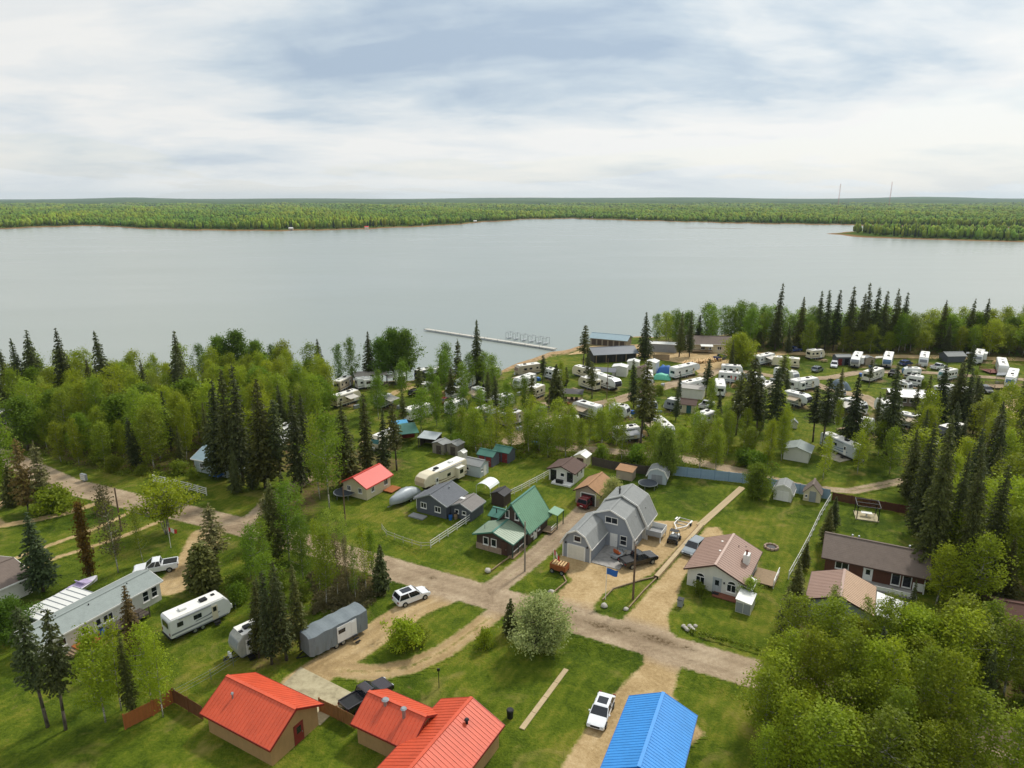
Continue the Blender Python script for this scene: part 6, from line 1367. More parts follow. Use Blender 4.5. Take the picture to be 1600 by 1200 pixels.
camp((1440, 606), (1415, 602), 'white camper in the middle of the eastern cluster', stripe='grey', slide=0)
camp((1404, 612), (1422, 616), 'white camper with black windows left in the eastern cluster', stripe='black', slide=0)
camp((1488, 592), (1470, 596), 'white camper half behind the paired spruces', stripe='teal', slide=0)
camp((1404, 664), (1438, 672), 'white camper with two windows at the bottom of the eastern cluster', stripe='grey', slide=1)
camp((1498, 682), (1468, 690), 'dark-sided camper with white end beside a plank deck', body=paint('rv_char', '4d5257', .5, .1), stripe='grey', slide=0)
camp((1320, 640), (1350, 650), 'pale camper glimpsed between two camp spruces', stripe='black', slide=0)
camp((1335, 690), (1356, 672), 'white camper glimpsed behind the aspens by the long trailer', stripe='grey', slide=0)
camp((1562, 574), (1566, 588), 'blue-white box camper beside a dark red deck', kind='box', stripe='blue', slide=0)
camp((1582, 592), (1576, 608), 'white camper with railed deck at the right edge', stripe='blue', slide=0)
camp((1150, 650), (1180, 640), 'white camper hidden by the spruce group in mid camp', stripe='grey', slide=0)
camp((700, 650), (726, 640), 'white camper hidden by aspens left of mid camp', stripe='grey', slide=0)
camp((430, 700), (456, 680), 'white camper deep in the left wood behind the spruces', stripe='grey', slide=0)
# shelters, sheds and cabins
def shelter(px, py, rz, w, l, h, roof, label, walls=None, slope=0.35, name='shelter', cat='shelter', back=True):
    p = P(px, py); t = thing(name, label, cat, p, R(rz)); KEEP_OUT.append((p.x, p.y, max(w, l) / 2))
    MB().slab([(-w / 2, -l / 2, h), (w / 2, -l / 2, h), (w / 2, l / 2, h + slope), (-w / 2, l / 2, h + slope)], .1).build('roof', roof, t)
    for x in (-w / 2 + .15, w / 2 - .15):
        for (y, hh) in ((-l / 2 + .15, h), (l / 2 - .15, h + slope)): MB().box((x, y, hh / 2 - .06), (.12, .12, hh - .1)).build('post', WOODD, t)
    if walls and back: MB().box((0, l / 2 - .25, h / 2), (w - .3, .06, h - .1)).build('back_wall', walls, t)
    if walls: MB().box((-w / 2 + .25, 0.2, h / 2), (.06, l - .8, h - .15)).build('side_wall', walls, t)
    return t
shelter(580, 602, 15, 9, 4, 3.3, paint('old_tin', '9a938a', .7, .15), 'flat grey shelter roof over the lakeside camper', None)
shelter(634, 690, 20, 5, 4.5, 2.5, RF_TEAL, 'dark red camp shelter with green roof', RED_DOOR, .9); shelter(626, 682, 20, 3.4, 2.6, 3.0, paint('sky_tarp', '4f9ac4', .5), 'sky-blue tarpaulin roof behind the green-roofed shelter', None)
shelter(672, 697, -20, 4.2, 3.2, 2.2, paint('pale_panel', 'a9b0b2', .6), 'dark camp kitchen with pale sloping roof among the aspens', WOODD, .5)
for i, (x, y, lab) in enumerate(((690, 706, 'weathered board shed with grey roof below the aspens, left one'), (712, 708, 'weathered board shed with grey roof below the aspens, right one'))): shed('garden_shed', lab, P(x, y), LOT, 2.6, 2.6, 2.1, .4, paint('grey_board', '8a8378', .85, .15), SH_GREY, over=.15, group='grey board sheds', doors=[('front', .2, .9, 1.7, WOODD)])
t = thing('blue_hall', 'long boathouse with pale blue metal roof by the beach', 'boathouse', P(956, 541) + wpt(0, 3), R(-25)); KEEP_OUT.append((t.location.x, t.location.y, 9)); walls_gable(t, -6.6, 6.6, -3.2, 3.2, 2.5, 1.2, paint('hall_wall', '8f8878', .7, .1), axis='x'); roof_gable(t, -6.6, 6.6, -3.2, 3.2, 2.5, 1.2, RF_PALEBLUE, 'x', .5, ribs=.6)
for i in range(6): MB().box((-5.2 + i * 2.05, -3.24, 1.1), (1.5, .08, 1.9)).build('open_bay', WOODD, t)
t = thing('store_building', 'long dark open-sided store with slate metal roof in the campground', 'store', P(958, 566) + wpt(0, 4), R(12)); KEEP_OUT.append((t.location.x, t.location.y, 9)); walls_gable(t, -7, 7, -3.8, 3.8, 2.7, 1.4, paint('store_wall', '33302f', .7), axis='x'); roof_gable(t, -7, 7, -3.8, 3.8, 2.7, 1.4, RF_SLATE, 'x', .6, ribs=.6)
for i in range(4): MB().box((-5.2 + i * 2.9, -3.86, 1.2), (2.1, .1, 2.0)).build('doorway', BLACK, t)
for i in range(5): MB().box((-6.6 + i * 3.3, -4.25, 1.3), (.16, .16, 2.6)).build('post', WOOD, t)
shed('white_shed', 'white cube shed with white roof before the dark store', P(970, 588) + wpt(0, 1.5), R(-18), 4.2, 3.4, 2.7, .35, W_WHITE, RF_WHITE, over=.15); shed('white_shed', 'white shed with sloping roof at the dark store corner', P(987, 580) + wpt(1, 3), R(-18), 3.4, 3, 2.4, .4, W_WHITE, RF_WHITE, over=.15)
shed('white_shed', 'tall white shed beside the brown-roofed shed row', P(1020, 583) + wpt(0, 1.5), R(-30), 3.2, 3.6, 3.2, .4, W_WHITE, RF_WHITE, over=.15); shed('brown_shed', 'brown-roofed shed against the tall white shed', P(1004, 590) + wpt(0, 1), R(-30), 4.2, 3.4, 2.3, .8, W_TAN, SH_DB, over=.2)
shelter(940, 592, -12, 8, 4, 2.6, SH_DGREY, 'grey flat-roofed carport beside the cream camper', None)
t = gazebo(P(892, 628) + wpt(0, 1.5), R(-10), 6.0, 4.4, 'dark-roofed gazebo with furniture on the camp lawn', paint('gazebo_roof', '3f3c3d', .7), 2.4, .5)
for x in (-1.2, .4, 1.6): MB().box((x, -.3, .55), (.7, .7, .75)).build('chair', WOODD, t, .05)
for i in range(9): p = P(876 + i * 7, 634 - abs(i - 4) * .7); MB().box((p.x - t.location.x, p.y - t.location.y, .3), (1.1, .35, .5), .1 * i).build('edging_block', WOODR, t).parent = t
t = shed('carport_shed', 'grey-white double shed with flat grey roof in mid camp', P(1085, 622) + wpt(0, 1.5), R(-24), 5.4, 4.2, 2.6, .5, W_WHITE, paint('pale_grey_roof', 'a9a59e', .7), axis='x', over=.3)
t = shed('camp_cabin', 'small cabin with brown roof and white window in mid camp', P(1073, 645) + wpt(0, 1.3), R(-20), 4.6, 3.4, 2.3, .8, W_CREAM, SH_DB, axis='x', over=.4, wins=[('front', -1.2, 1.4, .9, .9, 2)], doors=[('front', .9, .9, 1.9, paint('teal_door', '2c5a5a', .6))], cat='cabin')
t = simple_house('lodge', 'tan lodge with brown roof and deck near the lakeside spruces', P(1110, 551) + wpt(0, 4), R(-8), 14, 8, 3.0, 1.8, W_CREAM, SH_BROWN, 'x', .5, wins=[('front', 3.4, 1.6, 1.2, 1.0, 2), ('front', -2, 1.6, 1.2, 1.0, 2)], doors=[('front', 0.4, WHITE)]); MB().box((-2.5, -5.2, .9), (7, 2.2, .16)).build('deck', WOOD, t); MB().slab([(-3, -6.4, 2.6), (1, -6.4, 2.6), (1, -4.1, 3.0), (-3, -4.1, 3.0)], .08).build('porch_roof', RF_WHITE, t)
shed('storage_container', 'long white and grey storage building right of the boathouse', P(1036, 552) + wpt(0, 3), R(-15), 10, 3.5, 2.8, .4, RVG, RF_WHITE, axis='x', over=.2, cat='storage'); panel_fence('board_fence', 'pale board fence before the storage building', [(1020, 562), (1046, 563)], 1.8, 2.4, WOOD)
def tarp(px, py, w, l, h, m, label):
    p = P(px, py); t = thing('tarpaulin', label, 'tarpaulin', p, rng.uniform(0, 3)); n = 7; V = []; F = []
    for i in range(n):
        for j in range(n):
            u, v = i / (n - 1) * 2 - 1, j / (n - 1) * 2 - 1; e = max(0, 1 - max(abs(u), abs(v)) ** 3); V.append((u * w / 2, v * l / 2, .04 + h * e * (.75 + .25 * rng.random())))
    for i in range(n - 1):
        for j in range(n - 1): a = i * n + j; F.append((a, a + 1, a + n + 1, a + n))
    MB().add(V, F).build('sheet', m, t, smooth=True); KEEP_OUT.append((p.x, p.y, 2))
tarp(1040, 583, 5.5, 3.5, 2.6, paint('blue_tarp', '2f62a8', .6), 'blue tarpaulin over a boat beside the white camper'); tarp(1034, 592, 5, 3, 1.8, paint('mint_tarp', '5fb59a', .6), 'mint green tarpaulin over a boat in front of the blue one'); tarp(1312, 608, 4.2, 4.2, 2.9, paint('slate_tent', '5c6a74', .7), 'slate blue tent on the camp lawn')
lg = MB().tube((-2.2, 0, 0), (2.2, 0, 0), .26, .22, 9).mesh('log', paint('cut_log', 'c9a878', .8, .15))
for i in range(34):
    o = bpy.data.objects.new('log', lg); COL.objects.link(o); p = P(1068 + (i % 17) * 3.6, 570 - (i % 17) * .45, 0); o.location = (p.x + rng.uniform(-.2, .2), p.y + rng.uniform(-.6, .6), .26 + .45 * (i // 17)); o.rotation_euler = (0, 0, R(75) + rng.uniform(-.25, .25)); tag(o, 'cut log in the long log pile along the camp road', 'log', 'logs piled along the camp road')
t = thing('pavilion', 'camp pavilion with bright white roof between dark spruces', 'pavilion', P(1425, 634) + wpt(0, 2), R(-12)); KEEP_OUT.append((t.location.x, t.location.y, 6)); walls_gable(t, -4.5, 4.5, -2.6, 2.6, 2.6, .7, paint('pavilion_wall', '8a7b70', .7), axis='x'); roof_gable(t, -4.8, 4.8, -3.4, 3.4, 2.6, .9, RF_WHITE, 'x', .5, ribs=.6)
for i in range(5): window(t, 'front', (-3.4 + i * 1.7, -2.6, 1.5), .9, .9, 1)
def deck(px, py, rz, w, l, label, rail=True, m=WOOD):
    t = thing('deck', label, 'deck', P(px, py), R(rz)); KEEP_OUT.append((t.location.x, t.location.y, max(w, l) / 2)); n = int(w / .6)
    for i in range(n): MB().box((-w / 2 + (i + .5) * w / n, 0, .5), (w / n - .03, l, .08)).build('deck_board', m, t)
    for x in (-w / 2, w / 2):
        for y in (-l / 2, l / 2): MB().box((x, y, .7), (.12, .12, 1.4)).build('post', m, t)
    if rail:
        for z in (.95, 1.35): MB().bar((-w / 2, l / 2, z), (w / 2, l / 2, z), .06, .1).build('rail', m, t); MB().bar((-w / 2, -l / 2, z), (-w / 2, l / 2, z), .06, .1).build('rail', m, t)
deck(1550, 582, 0, 4.5, 5, 'dark red camp deck beside the blue-white box camper', True, paint('red_brown_deck', '6e3a2c', .8)); deck(1560, 606, 0, 5, 4, 'grey railed camp deck beside the rightmost camper', True, WOOD); deck(1478, 696, -10, 6, 2.4, 'low plank deck before the dark-sided camper', False, paint('grey_deck', '87857f', .8)); deck(1432, 578, 0, 4, 3, 'small wooden camp deck at the wood edge', True, WOOD)
shed('grey_shed', 'grey shed with dark door between two camp cars', P(1318, 571) + wpt(0, 1.5), R(0), 4.6, 3, 2.6, .5, W_GREY, SH_GREY, axis='x', over=.2, doors=[('front', .8, 1.0, 2, BLACK), ('front', -1.2, 1.0, 2, RED_DOOR)]); shed('camp_hut', 'small pale camp hut right of the grey shed', P(1358, 571) + wpt(0, 1), R(0), 2.8, 2.4, 2.3, .4, W_TAN, SH_GREY, over=.15)
shed('roofed_hut', 'low grey-roofed hut at the wood edge', P(1490, 565) + wpt(0, 1), R(5), 6, 4, 2.0, .9, W_GREY, SH_GREY, axis='x', over=.3); shed('pump_house', 'pale hut with sage roof beside the long silver trailer', P(1250, 720) + wpt(0, 1.5), R(-30), 4.6, 4, 2.3, .7, W_WHITE, SH_SAGE, axis='y', over=.5)
t = thing('toy_playhouse', 'small white playhouse on the camp lawn below the silver-white camper', 'playhouse', P(1240, 668), R(-20)); walls_gable(t, -.7, .7, -.7, .7, 1.2, .6, W_WHITE); roof_gable(t, -.7, .7, -.7, .7, 1.2, .6, RVG, over=.15)
car_px((1270, 583), (1284, 578), CS, 'silver car parked right of the long motorhome', kind='suv'); car_px((1304, 569), (1302, 578), CW, 'white car with dark windscreen before the grey shed', kind='suv'); car_px((1230, 551), (1250, 549), CB, 'dark blue pickup parked under the lakeside trees', kind='pickup'); car_px((1316, 622), (1310, 613), CW, 'white car beside the slate blue tent', kind='suv'); car_px((642, 620), (656, 614), CK, 'black car beside the short teal-striped camper', kind='suv'); car_px((925, 645), (934, 640), CK, 'black pickup between two white campers by the camp track', kind='pickup'); car_px((1116, 564), (1136, 560), CB, 'blue pickup at the end of the log pile', kind='pickup'); car_px((1358, 540), (1366, 532), CW, 'white vehicle glimpsed between lakeside trees', kind='suv')
flagpole(1140, 606, 586, 'short flagpole with red and white maple flag at the camper', [(FLR, 0, .25), (FLW, .25, .75), (FLR, .75, 1)], (1.6, 0.9))
# far-shore cabins
for i, (x, y, c) in enumerate(((571, 357.6, RF_CORAL), (640, 353.5, RF_WHITE), (657, 352.8, SH_GREY), (742, 347.6, RF_WHITE), (925, 341.6, RF_WHITE), (998, 344, RF_WHITE), (1052, 345, RF_WHITE), (452, 359.6, RF_WHITE), (1475, 352, RF_WHITE))):
    p = P(x, y, 0); cab = thing('shore_cabin', ('cabin with red roof among trees on the far shore' if i == 0 else 'tiny pale cabin on the far shore of the lake'), 'cabin', (p.x, p.y + 10, 0), rng.uniform(-.4, .4), None if i == 0 else 'cabins on the far shore'); walls_gable(cab, -3.2, 3.2, -3, 3, 2.6, 1.5, W_TAN if i else W_WHITE, axis='x'); roof_gable(cab, -3.2, 3.2, -3, 3, 2.6, 1.5, c, 'x', .4)

for a, b, lab, k in (((760, 592), (780, 588), 'white camper closest to the beach between spruce and dock', dict(stripe='grey')), ((846, 618), (826, 626), 'cream camper left of the dark-roofed gazebo', dict(body=RVC, stripe='brown', small=True)), ((700, 625), (722, 620), 'white camper left of the lone lakeside spruce', dict(stripe='teal')), ((1000, 640), (1022, 648), 'white camper behind the big pine trunk', dict(stripe='blue')), ((1185, 622), (1204, 612), 'cream camper left of the spruce pair in the eastern camp', dict(body=RVC, stripe='grey')),
    ((1170, 606), (1192, 604), 'white camper behind the spruces at the eastern track', dict(stripe='black')), ((1290, 650), (1312, 640), 'grey camper between the eastern conifers', dict(body=RVG, stripe='black')), ((1390, 652), (1372, 640), 'white camper left of the pavilion', dict(stripe='grey')), ((1464, 624), (1486, 618), 'white camper right of the pavilion', dict(stripe='grey')), ((1500, 622), (1520, 630), 'beige camper right of the paired spruces', dict(body=RVT, stripe='brown')), ((1440, 645), (1464, 650), 'white camper below the pavilion', dict(stripe='blue')),
    ((1090, 668), (1112, 660), 'white camper before the brown-roofed cabin', dict(stripe='grey')), ((745, 660), (768, 652), 'old beige camper in the aspens of mid camp', dict(body=RVT, stripe='teal')), ((590, 640), (610, 632), 'white camper on the grass behind the spruces', dict(stripe='blue')), ((1530, 560), (1526, 570), 'white camper left of the dark red deck', dict(stripe='grey')), ((1262, 562), (1284, 560), 'cream camper behind the silver car', dict(body=RVC, stripe='brown')), ((860, 690), (836, 684), 'pale camper behind the front aspen belt', dict(stripe='grey'))):
    camp(a, b, lab, slide=rng.choice((0, 1)), **k)
# worn pads round the campers
PADS = np.array([t.location[:2] for t in CAMP_RV])
def sd_pads(X, Y):
    d = np.full(X.shape, 1e9)
    for x, y in PADS: d = np.minimum(d, np.hypot(X - x - .8, Y - y + .6))
    return 4.3 - d
sheet('worn_camp_ground', sd_pads, (PADS[:, 0].min() - 6, PADS[:, 1].min() - 6, PADS[:, 0].max() + 6, PADS[:, 1].max() + 6), 1.0, dirt_mat('trodden_earth', '5f5636', '7a6a48', '8d7c58'), 4.5, [sd_road] + [(lambda X, Y, j=j: sd_area(j, X, Y)) for j in AP])
def picnic_table(p, rz):
    t = thing('picnic_table', 'weathered picnic table in the campground', 'picnic table', p, rz, 'picnic tables in the campground')
    for i in range(4): MB().box((0, -.33 + i * .22, .75), (1.8, .2, .05)).build('top_board', WOOD, t)
    for s in (-1, 1):
        MB().box((0, s * .72, .45), (1.8, .26, .05)).build('bench', WOOD, t)
        MB().bar((s * .65, -.72, 0), (s * .65, .3, .74), .07).bar((s * .65, .72, 0), (s * .65, -.3, .74), .07).bar((s * .65, -.75, .42), (s * .65, .75, .42), .07).build('leg_frame', WOOD, t)
def tote(p, rz, m, lab):
    t = thing('storage_box', lab, 'storage box', p, rz, 'storage boxes beside the campers'); MB().box((0, 0, .4), (1.5, .8, .8)).build('box', m, t, .04); MB().box((0, 0, .84), (1.56, .86, .1)).build('lid', m, t, .03)
def woodpile(p, rz):
    t = thing('firewood_stack', 'stack of split firewood beside a camper', 'firewood', p, rz, 'firewood stacks in the campground'); k = 0
    for j in range(4):
        for i in range(8 - j): MB().tube((-1.1 + i * .3 + j * .15, -.35, .14 + j * .25), (-1.1 + i * .3 + j * .15, .35, .14 + j * .25), .14, n=6).build('log', MATS['cut_log'], t)
for i, t in enumerate(CAMP_RV):
    a = t.rotation_euler.z; d = Vector((math.cos(a), math.sin(a), 0)); n = Vector((-d.y, d.x, 0)); sgn = -1 if i % 2 else 1
    q = t.location + n * sgn * rng.uniform(3.6, 4.8) + d * rng.uniform(-2, 2)
    if any((q.x - x) ** 2 + (q.y - y) ** 2 < (r * .8 + 1) ** 2 for x, y, r in KEEP_OUT if (x - t.location.x) ** 2 + (y - t.location.y) ** 2 > 1): continue
    if i % 3 == 0: picnic_table(q, a + rng.uniform(-.5, .5))
    elif i % 3 == 1: tote(q, a + rng.uniform(-.5, .5), *((RVG, 'grey storage box beside a camper') if i % 2 else (BLUEP, 'blue storage box beside a camper')))
    else: woodpile(q, a + rng.uniform(-.4, .4))
for a, b, m, lab, k in (((868, 606), (880, 602), CK, 'black pickup behind the spruce by the gazebo', 'pickup'), ((846, 646), (858, 642), CS, 'silver car on the grass left of the camp track', 'sedan'), ((992, 625), (1004, 620), CR, 'dark red pickup beside the camp track', 'pickup'), ((1170, 592), (1184, 590), CS, 'silver pickup right of the maple flag camper', 'pickup'), ((1392, 590), (1400, 584), CK, 'black pickup beside the eastern camper cluster', 'pickup'), ((1410, 572), (1420, 570), CB, 'blue car at the wood edge by the small deck', 'suv'), ((1460, 578), (1472, 576), CW, 'white pickup at the eastern track', 'pickup'), ((1098, 640), (1110, 634), CW, 'white pickup right of the brown-roofed cabin', 'pickup'), ((1535, 610), (1546, 616), CK, 'black car below the railed camp deck', 'suv'), ((756, 612), (768, 606), CD, 'dark car behind the lone lakeside spruce', 'suv'), ((690, 632), (700, 626), CR, 'red car among the western campers', 'sedan')): car_px(a, b, m, lab, kind=k, group='vehicles in the campground')
# ------------------------------------------------------------------ single trees
def ordinals(n): return ['leftmost'] + [w + ' from the left' for w in ('second', 'third', 'fourth', 'fifth', 'sixth', 'seventh', 'eighth', 'ninth', 'tenth', 'eleventh', 'twelfth', 'thirteenth', 'fourteenth', 'fifteenth')][:n - 2] + ['rightmost']
def row(items, label, group, wid=1.0):
    """a row of single trees, each labelled by its place in the row"""
    items = sorted(items)
    for (x, y, t_, k, c), o in zip(items, ordinals(len(items))): tree(k, x, y, t_, c, label + ', ' + o, group, wid=wid)
tree('spruce', 68, 924, 798, 'blue', 'broad blue-green spruce on the lawn by the left edge', wid=1.25)
tree('column', 143, 907, 788, 'brown', 'tall narrow rust-brown columnar tree on the left lawn', wid=.9)
tree('thin', 185, 895, 764, 'twigleaf', 'nearly bare brown birch beside the columnar tree')
tree('thin', 224, 880, 792, 'olive', 'slender young birch between columnar tree and flagpole', wid=.8)
tree('vase', 262, 834, 757, 'lime', 'vase-shaped yellow-green willow at the road bend')
tree('dying', 336, 872, 785, 'twig', 'half-dead grey-brown spruce at the road edge', wid=1.1)
tree('cedar', 320, 922, 848, 'sprwarm', 'dense dark cedar bush below the half-dead spruce', wid=1.25)
tree('dying', 45, 800, 684, 'rust', 'dead rust-coloured spruce by the left track, left of a pair', wid=.7); tree('dying', 72, 796, 688, 'twig', 'dead grey spruce by the left track, right of a pair', wid=.75)
tree('aspen', 12, 775, 636, 'green', 'fresh green birch at the left edge by the track'); tree('thin', -14, 790, 640, 'green', 'green birch cut by the left edge of the picture'); tree('small_spruce', 22, 790, 728, 'dark', 'small dark spruce beside the left track')
tree('shrub', 88, 800, 762, 'lime', 'bright green bush under the dead spruces', wid=1.3); tree('shrub', 160, 802, 783, 'lime', 'low yellow-green bush by the road bend')
for i, (x, y, t_) in enumerate(((75, 1136, 942), (103, 1140, 948))): tree('pine', x, y, t_, 'dark', ('left' if i == 0 else 'right') + ' of two thin dark spruces at the bottom left corner', wid=.85)
tree('slim', 212, 1030, 912, 'rust', 'brownish spruce before the mobile home deck'); tree('slim', 208, 1120, 985, 'dark', 'dark spruce among yellow-green aspens at bottom left', wid=.8)
for i, (x, y, t_, k) in enumerate(((165, 1128, 985, 'aspen'), (190, 1110, 975, 'thin'), (238, 1100, 980, 'aspen'), (150, 1100, 1000, 'thin'), (255, 1120, 1000, 'thin'))): tree(k, x, y, t_, 'lime', 'yellow-green aspen in the bottom left clump', 'aspens in the bottom left clump')
tree('round', 20, 1000, 940, 'deep', 'dark green leafy tree left of the mobile home', wid=.9)
for i, (x, y, t_) in enumerate(((405, 1028, 905), (425, 1038, 885), (448, 1032, 872), (470, 1016, 880), (415, 1008, 900), (440, 1005, 890))): tree('slim', x, y, t_, 'dark', 'dark spruce in the clump between the two parked trailers', 'spruces between the two parked trailers', wid=.95)
for i, (x, y, t_, k, c) in enumerate(((510, 948, 830, 'aspen', 'aspen'), (500, 925, 815, 'thin', 'aspen'), (528, 935, 838, 'thin', 'twigleaf'), (545, 925, 840, 'thin', 'twigleaf'), (556, 938, 850, 'thin', 'green'), (572, 925, 822, 'thin', 'aspen'), (583, 905, 830, 'aspen', 'green'), (520, 900, 800, 'thin', 'grey'), (540, 890, 805, 'thin', 'grey'))): tree(k, x, y, t_, c, 'sparse young aspen in the thicket beside the road', 'aspens in the roadside thicket', wid=.8)
tree('small_spruce', 597, 925, 852, 'dark', 'single dark spruce at the road end of the thicket', wid=.8)
for i, (x, y, t_, k, c) in enumerate(((428, 880, 745, 'spruce', 'sprwarm'), (452, 876, 760, 'aspen', 'green'), (470, 850, 760, 'thin', 'green'), (402, 918, 822, 'aspen', 'green'), (416, 905, 812, 'thin', 'aspen'), (392, 905, 835, 'thin', 'green'), (448, 840, 735, 'slim', 'sprwarm'), (420, 850, 770, 'dying', 'twig'))): tree(k, x, y, t_, c, ('dark spruce' if k in ('spruce', 'slim') else 'grey dead spruce' if k == 'dying' else 'green leafy tree') + ' in the group left of the roadside thicket', 'trees left of the roadside thicket')
tree('shrub', 627, 1012, 972, 'lime', 'round bush inside the driveway loop', wid=.95); tree('shrub', 652, 1006, 980, 'olive', 'olive bush beside the round one in the driveway loop'); tree('shrub', 757, 1012, 985, 'lime', 'small bright bush at the lower lawn edge', wid=.8)
tree('round', 850, 1014, 938, 'pale', 'round pale blossoming tree at the road edge', wid=1.18); tree('small_spruce', 798, 990, 936, 'dark', 'small dark spruce beside the pale blossoming tree')
tree('round', 957, 800, 750, 'pale', 'pale blossoming tree between the tan garage and grey house', wid=.75); tree('round', 1183, 778, 728, 'olive', 'sparse olive tree by the end of the board walkway', wid=.9); tree('round', 1040, 745, 672, 'grey', 'grey-green tree behind the barn-shaped shed', wid=.6)
tree('shrub', 1094, 930, 914, 'olive', 'low olive bush before the white house', wid=1.2); tree('shrub', 1168, 938, 905, 'grey', 'pale young tree at the corner of the white house', wid=.7)
for i, (x, y, t_) in enumerate(((1300, 826, 775), (1290, 850, 790), (1256, 890, 845), (1240, 960, 875), (1225, 985, 920))): tree('spruce', x, y, t_, 'dark', 'small dark spruce along the side fence, number %s from the blue fence' % ('one', 'two', 'three', 'four', 'five')[i], wid=1.3)
tree('slim', 1548, 985, 925, 'dark', 'narrow dark cedar beside the brown-roofed house at the right edge', wid=.7)
tree('thin', 1292, 1000, 915, 'grey', 'pale leafy tree before the tan roof slope'); tree('thin', 1347, 1012, 935, 'grey', 'pale leafy tree before the white lean-to roof')
# lakeside and campground
row([(x, y, t_, 'spruce', 'dark') for x, y, t_ in ((20, 640, 538), (42, 645, 528), (60, 640, 514), (110, 640, 511), (173, 640, 514), (288, 645, 515), (282, 655, 545), (235, 650, 560), (148, 640, 560))], 'tall dark spruce rising above the left wood', 'spruces above the left wood', .95)
for x, y, t_, k in ((375, 604, 520, 'tall_round'), (350, 606, 528, 'tall_round'), (405, 606, 535, 'tall_round'), (432, 604, 540, 'aspen'), (318, 606, 540, 'aspen'), (455, 606, 555, 'aspen')): tree(k, x, y, t_, 'deep', 'deep green poplar at the lake above the left wood', 'green lakeside poplars')
for x, y, t_, k, c in ((503, 604, 527, 'spruce', 'dark'), (578, 598, 516, 'spruce', 'dark'), (530, 602, 540, 'aspen', 'deep'), (550, 602, 530, 'aspen', 'green'), (615, 594, 516, 'tall_round', 'deep'), (635, 594, 518, 'tall_round', 'deep'), (598, 598, 530, 'tall_round', 'deep')): tree(k, x, y, t_, c, ('dark spruce' if k == 'spruce' else 'deep green poplar') + ' in the lakeside row behind the campers', 'lakeside row behind the campers')
tree('spruce', 745, 600, 498, 'dark', 'tall lone spruce standing out against the lake', wid=.9); tree('dying', 716, 600, 528, 'dark', 'thin half-bare spruce left of the lone lakeside spruce', wid=.6); tree('small_spruce', 690, 600, 552, 'dark', 'small spruce at the water left of the half-bare one', wid=.7)
tree('pine', 911, 574, 506, 'dark', 'dark pine at the beach beside the boathouse', wid=1.2); tree('spruce', 1007, 562, 486, 'dark', 'broad dark spruce right of the boathouse', wid=1.1)
tree('slim', 1061, 558, 486, 'dark', 'left of two slender spruces before the lodge'); tree('slim', 1077, 558, 484, 'dark', 'right of two slender spruces before the lodge'); tree('round', 1155, 572, 524, 'yellow', 'golden-green tree before the lodge', wid=1.0); tree('spruce', 1142, 582, 530, 'sprwarm', 'dark spruce in front of the golden-green tree', wid=.8)
row([(x, 548, t_, 'slim' if t_ < 460 else 'spruce', 'dark') for x, t_ in ((1210, 440), (1248, 462), (1274, 452), (1288, 450), (1301, 450), (1323, 444), (1352, 440), (1360, 446), (1374, 452), (1391, 450), (1405, 454), (1340, 455), (1467, 468), (1508, 466), (1532, 464), (1395, 462))], 'tall dark spruce in the right lakeside row', 'lakeside spruces on the right', .9)
row([(x, y, t_, 'pine' if x < 1300 else 'spruce', 'dark' if x > 1020 else 'sprwarm') for x, y, t_ in ((1000, 700, 560), (1015, 690, 600), (1165, 690, 556), (1150, 680, 580), (1205, 702, 572), (1180, 690, 590), (1285, 700, 588), (1270, 690, 600), (1330, 704, 584), (1385, 712, 566), (1440, 690, 585), (1465, 664, 566), (1490, 656, 562), (1505, 660, 575))], 'big dark conifer among the eastern campers', 'big conifers among the eastern campers', 1.05)
for x, y, t_, k, c in ((868, 640, 570, 'small_spruce', 'dark'), (885, 612, 572, 'pine', 'dark')): tree(k, x, y, t_, c, 'dark spruce near the dark-roofed gazebo', 'spruces near the gazebo')
L_ = ((345, 745, 590, 'spruce', 'dark'), (362, 752, 575, 'slim', 'dark'), (380, 756, 568, 'slim', 'dark'), (415, 762, 592, 'spruce', 'dark'), (470, 770, 610, 'slim', 'dark'), (480, 752, 615, 'spruce', 'dark'), (545, 760, 622, 'spruce', 'sprwarm'), (575, 745, 612, 'slim', 'sprwarm'), (600, 745, 640, 'slim', 'dark'), (620, 735, 630, 'pine', 'dark'), (515, 795, 648, 'aspen', 'green'), (500, 780, 655, 'thin', 'aspen'), (440, 760, 620, 'pine', 'dark'), (395, 765, 690, 'spruce', 'dark'), (370, 770, 700, 'spruce', 'dark'))
row([q for q in L_ if q[3] not in ('aspen', 'thin')], 'tall dark spruce in the row left of the cream cottage', 'spruces left of the cream cottage'); row([q for q in L_ if q[3] in ('aspen', 'thin')], 'tall green birch in the row left of the cream cottage', 'birches left of the cream cottage')
row([(x, y, t_, k, c) for x, y, t_, k, c in ((1202, 1104, 1000, 'aspen', 'lime'), (1226, 1116, 990, 'aspen', 'aspen'), (1252, 1112, 985, 'aspen', 'lime'), (1282, 1122, 1000, 'aspen', 'lime'), (1314, 1130, 995, 'aspen', 'aspen'), (1346, 1138, 1005, 'aspen', 'lime'), (1384, 1150, 1010, 'aspen', 'lime'), (1424, 1160, 1015, 'aspen', 'aspen'), (1470, 1172, 1020, 'aspen', 'lime'))], 'leafy aspen on the near verge of the road at bottom right', 'aspens on the near road verge', 1.15)
row([(x, y, t_, 'aspen', c) for x, y, t_, c in ((1462, 945, 850, 'lime'), (1520, 958, 840, 'lime'), (1566, 930, 800, 'yellow'), (1590, 900, 760, 'lime'), (1545, 880, 750, 'lime'))], 'bright aspen in front of the large spruces', 'aspens before the large spruces', 1.3)
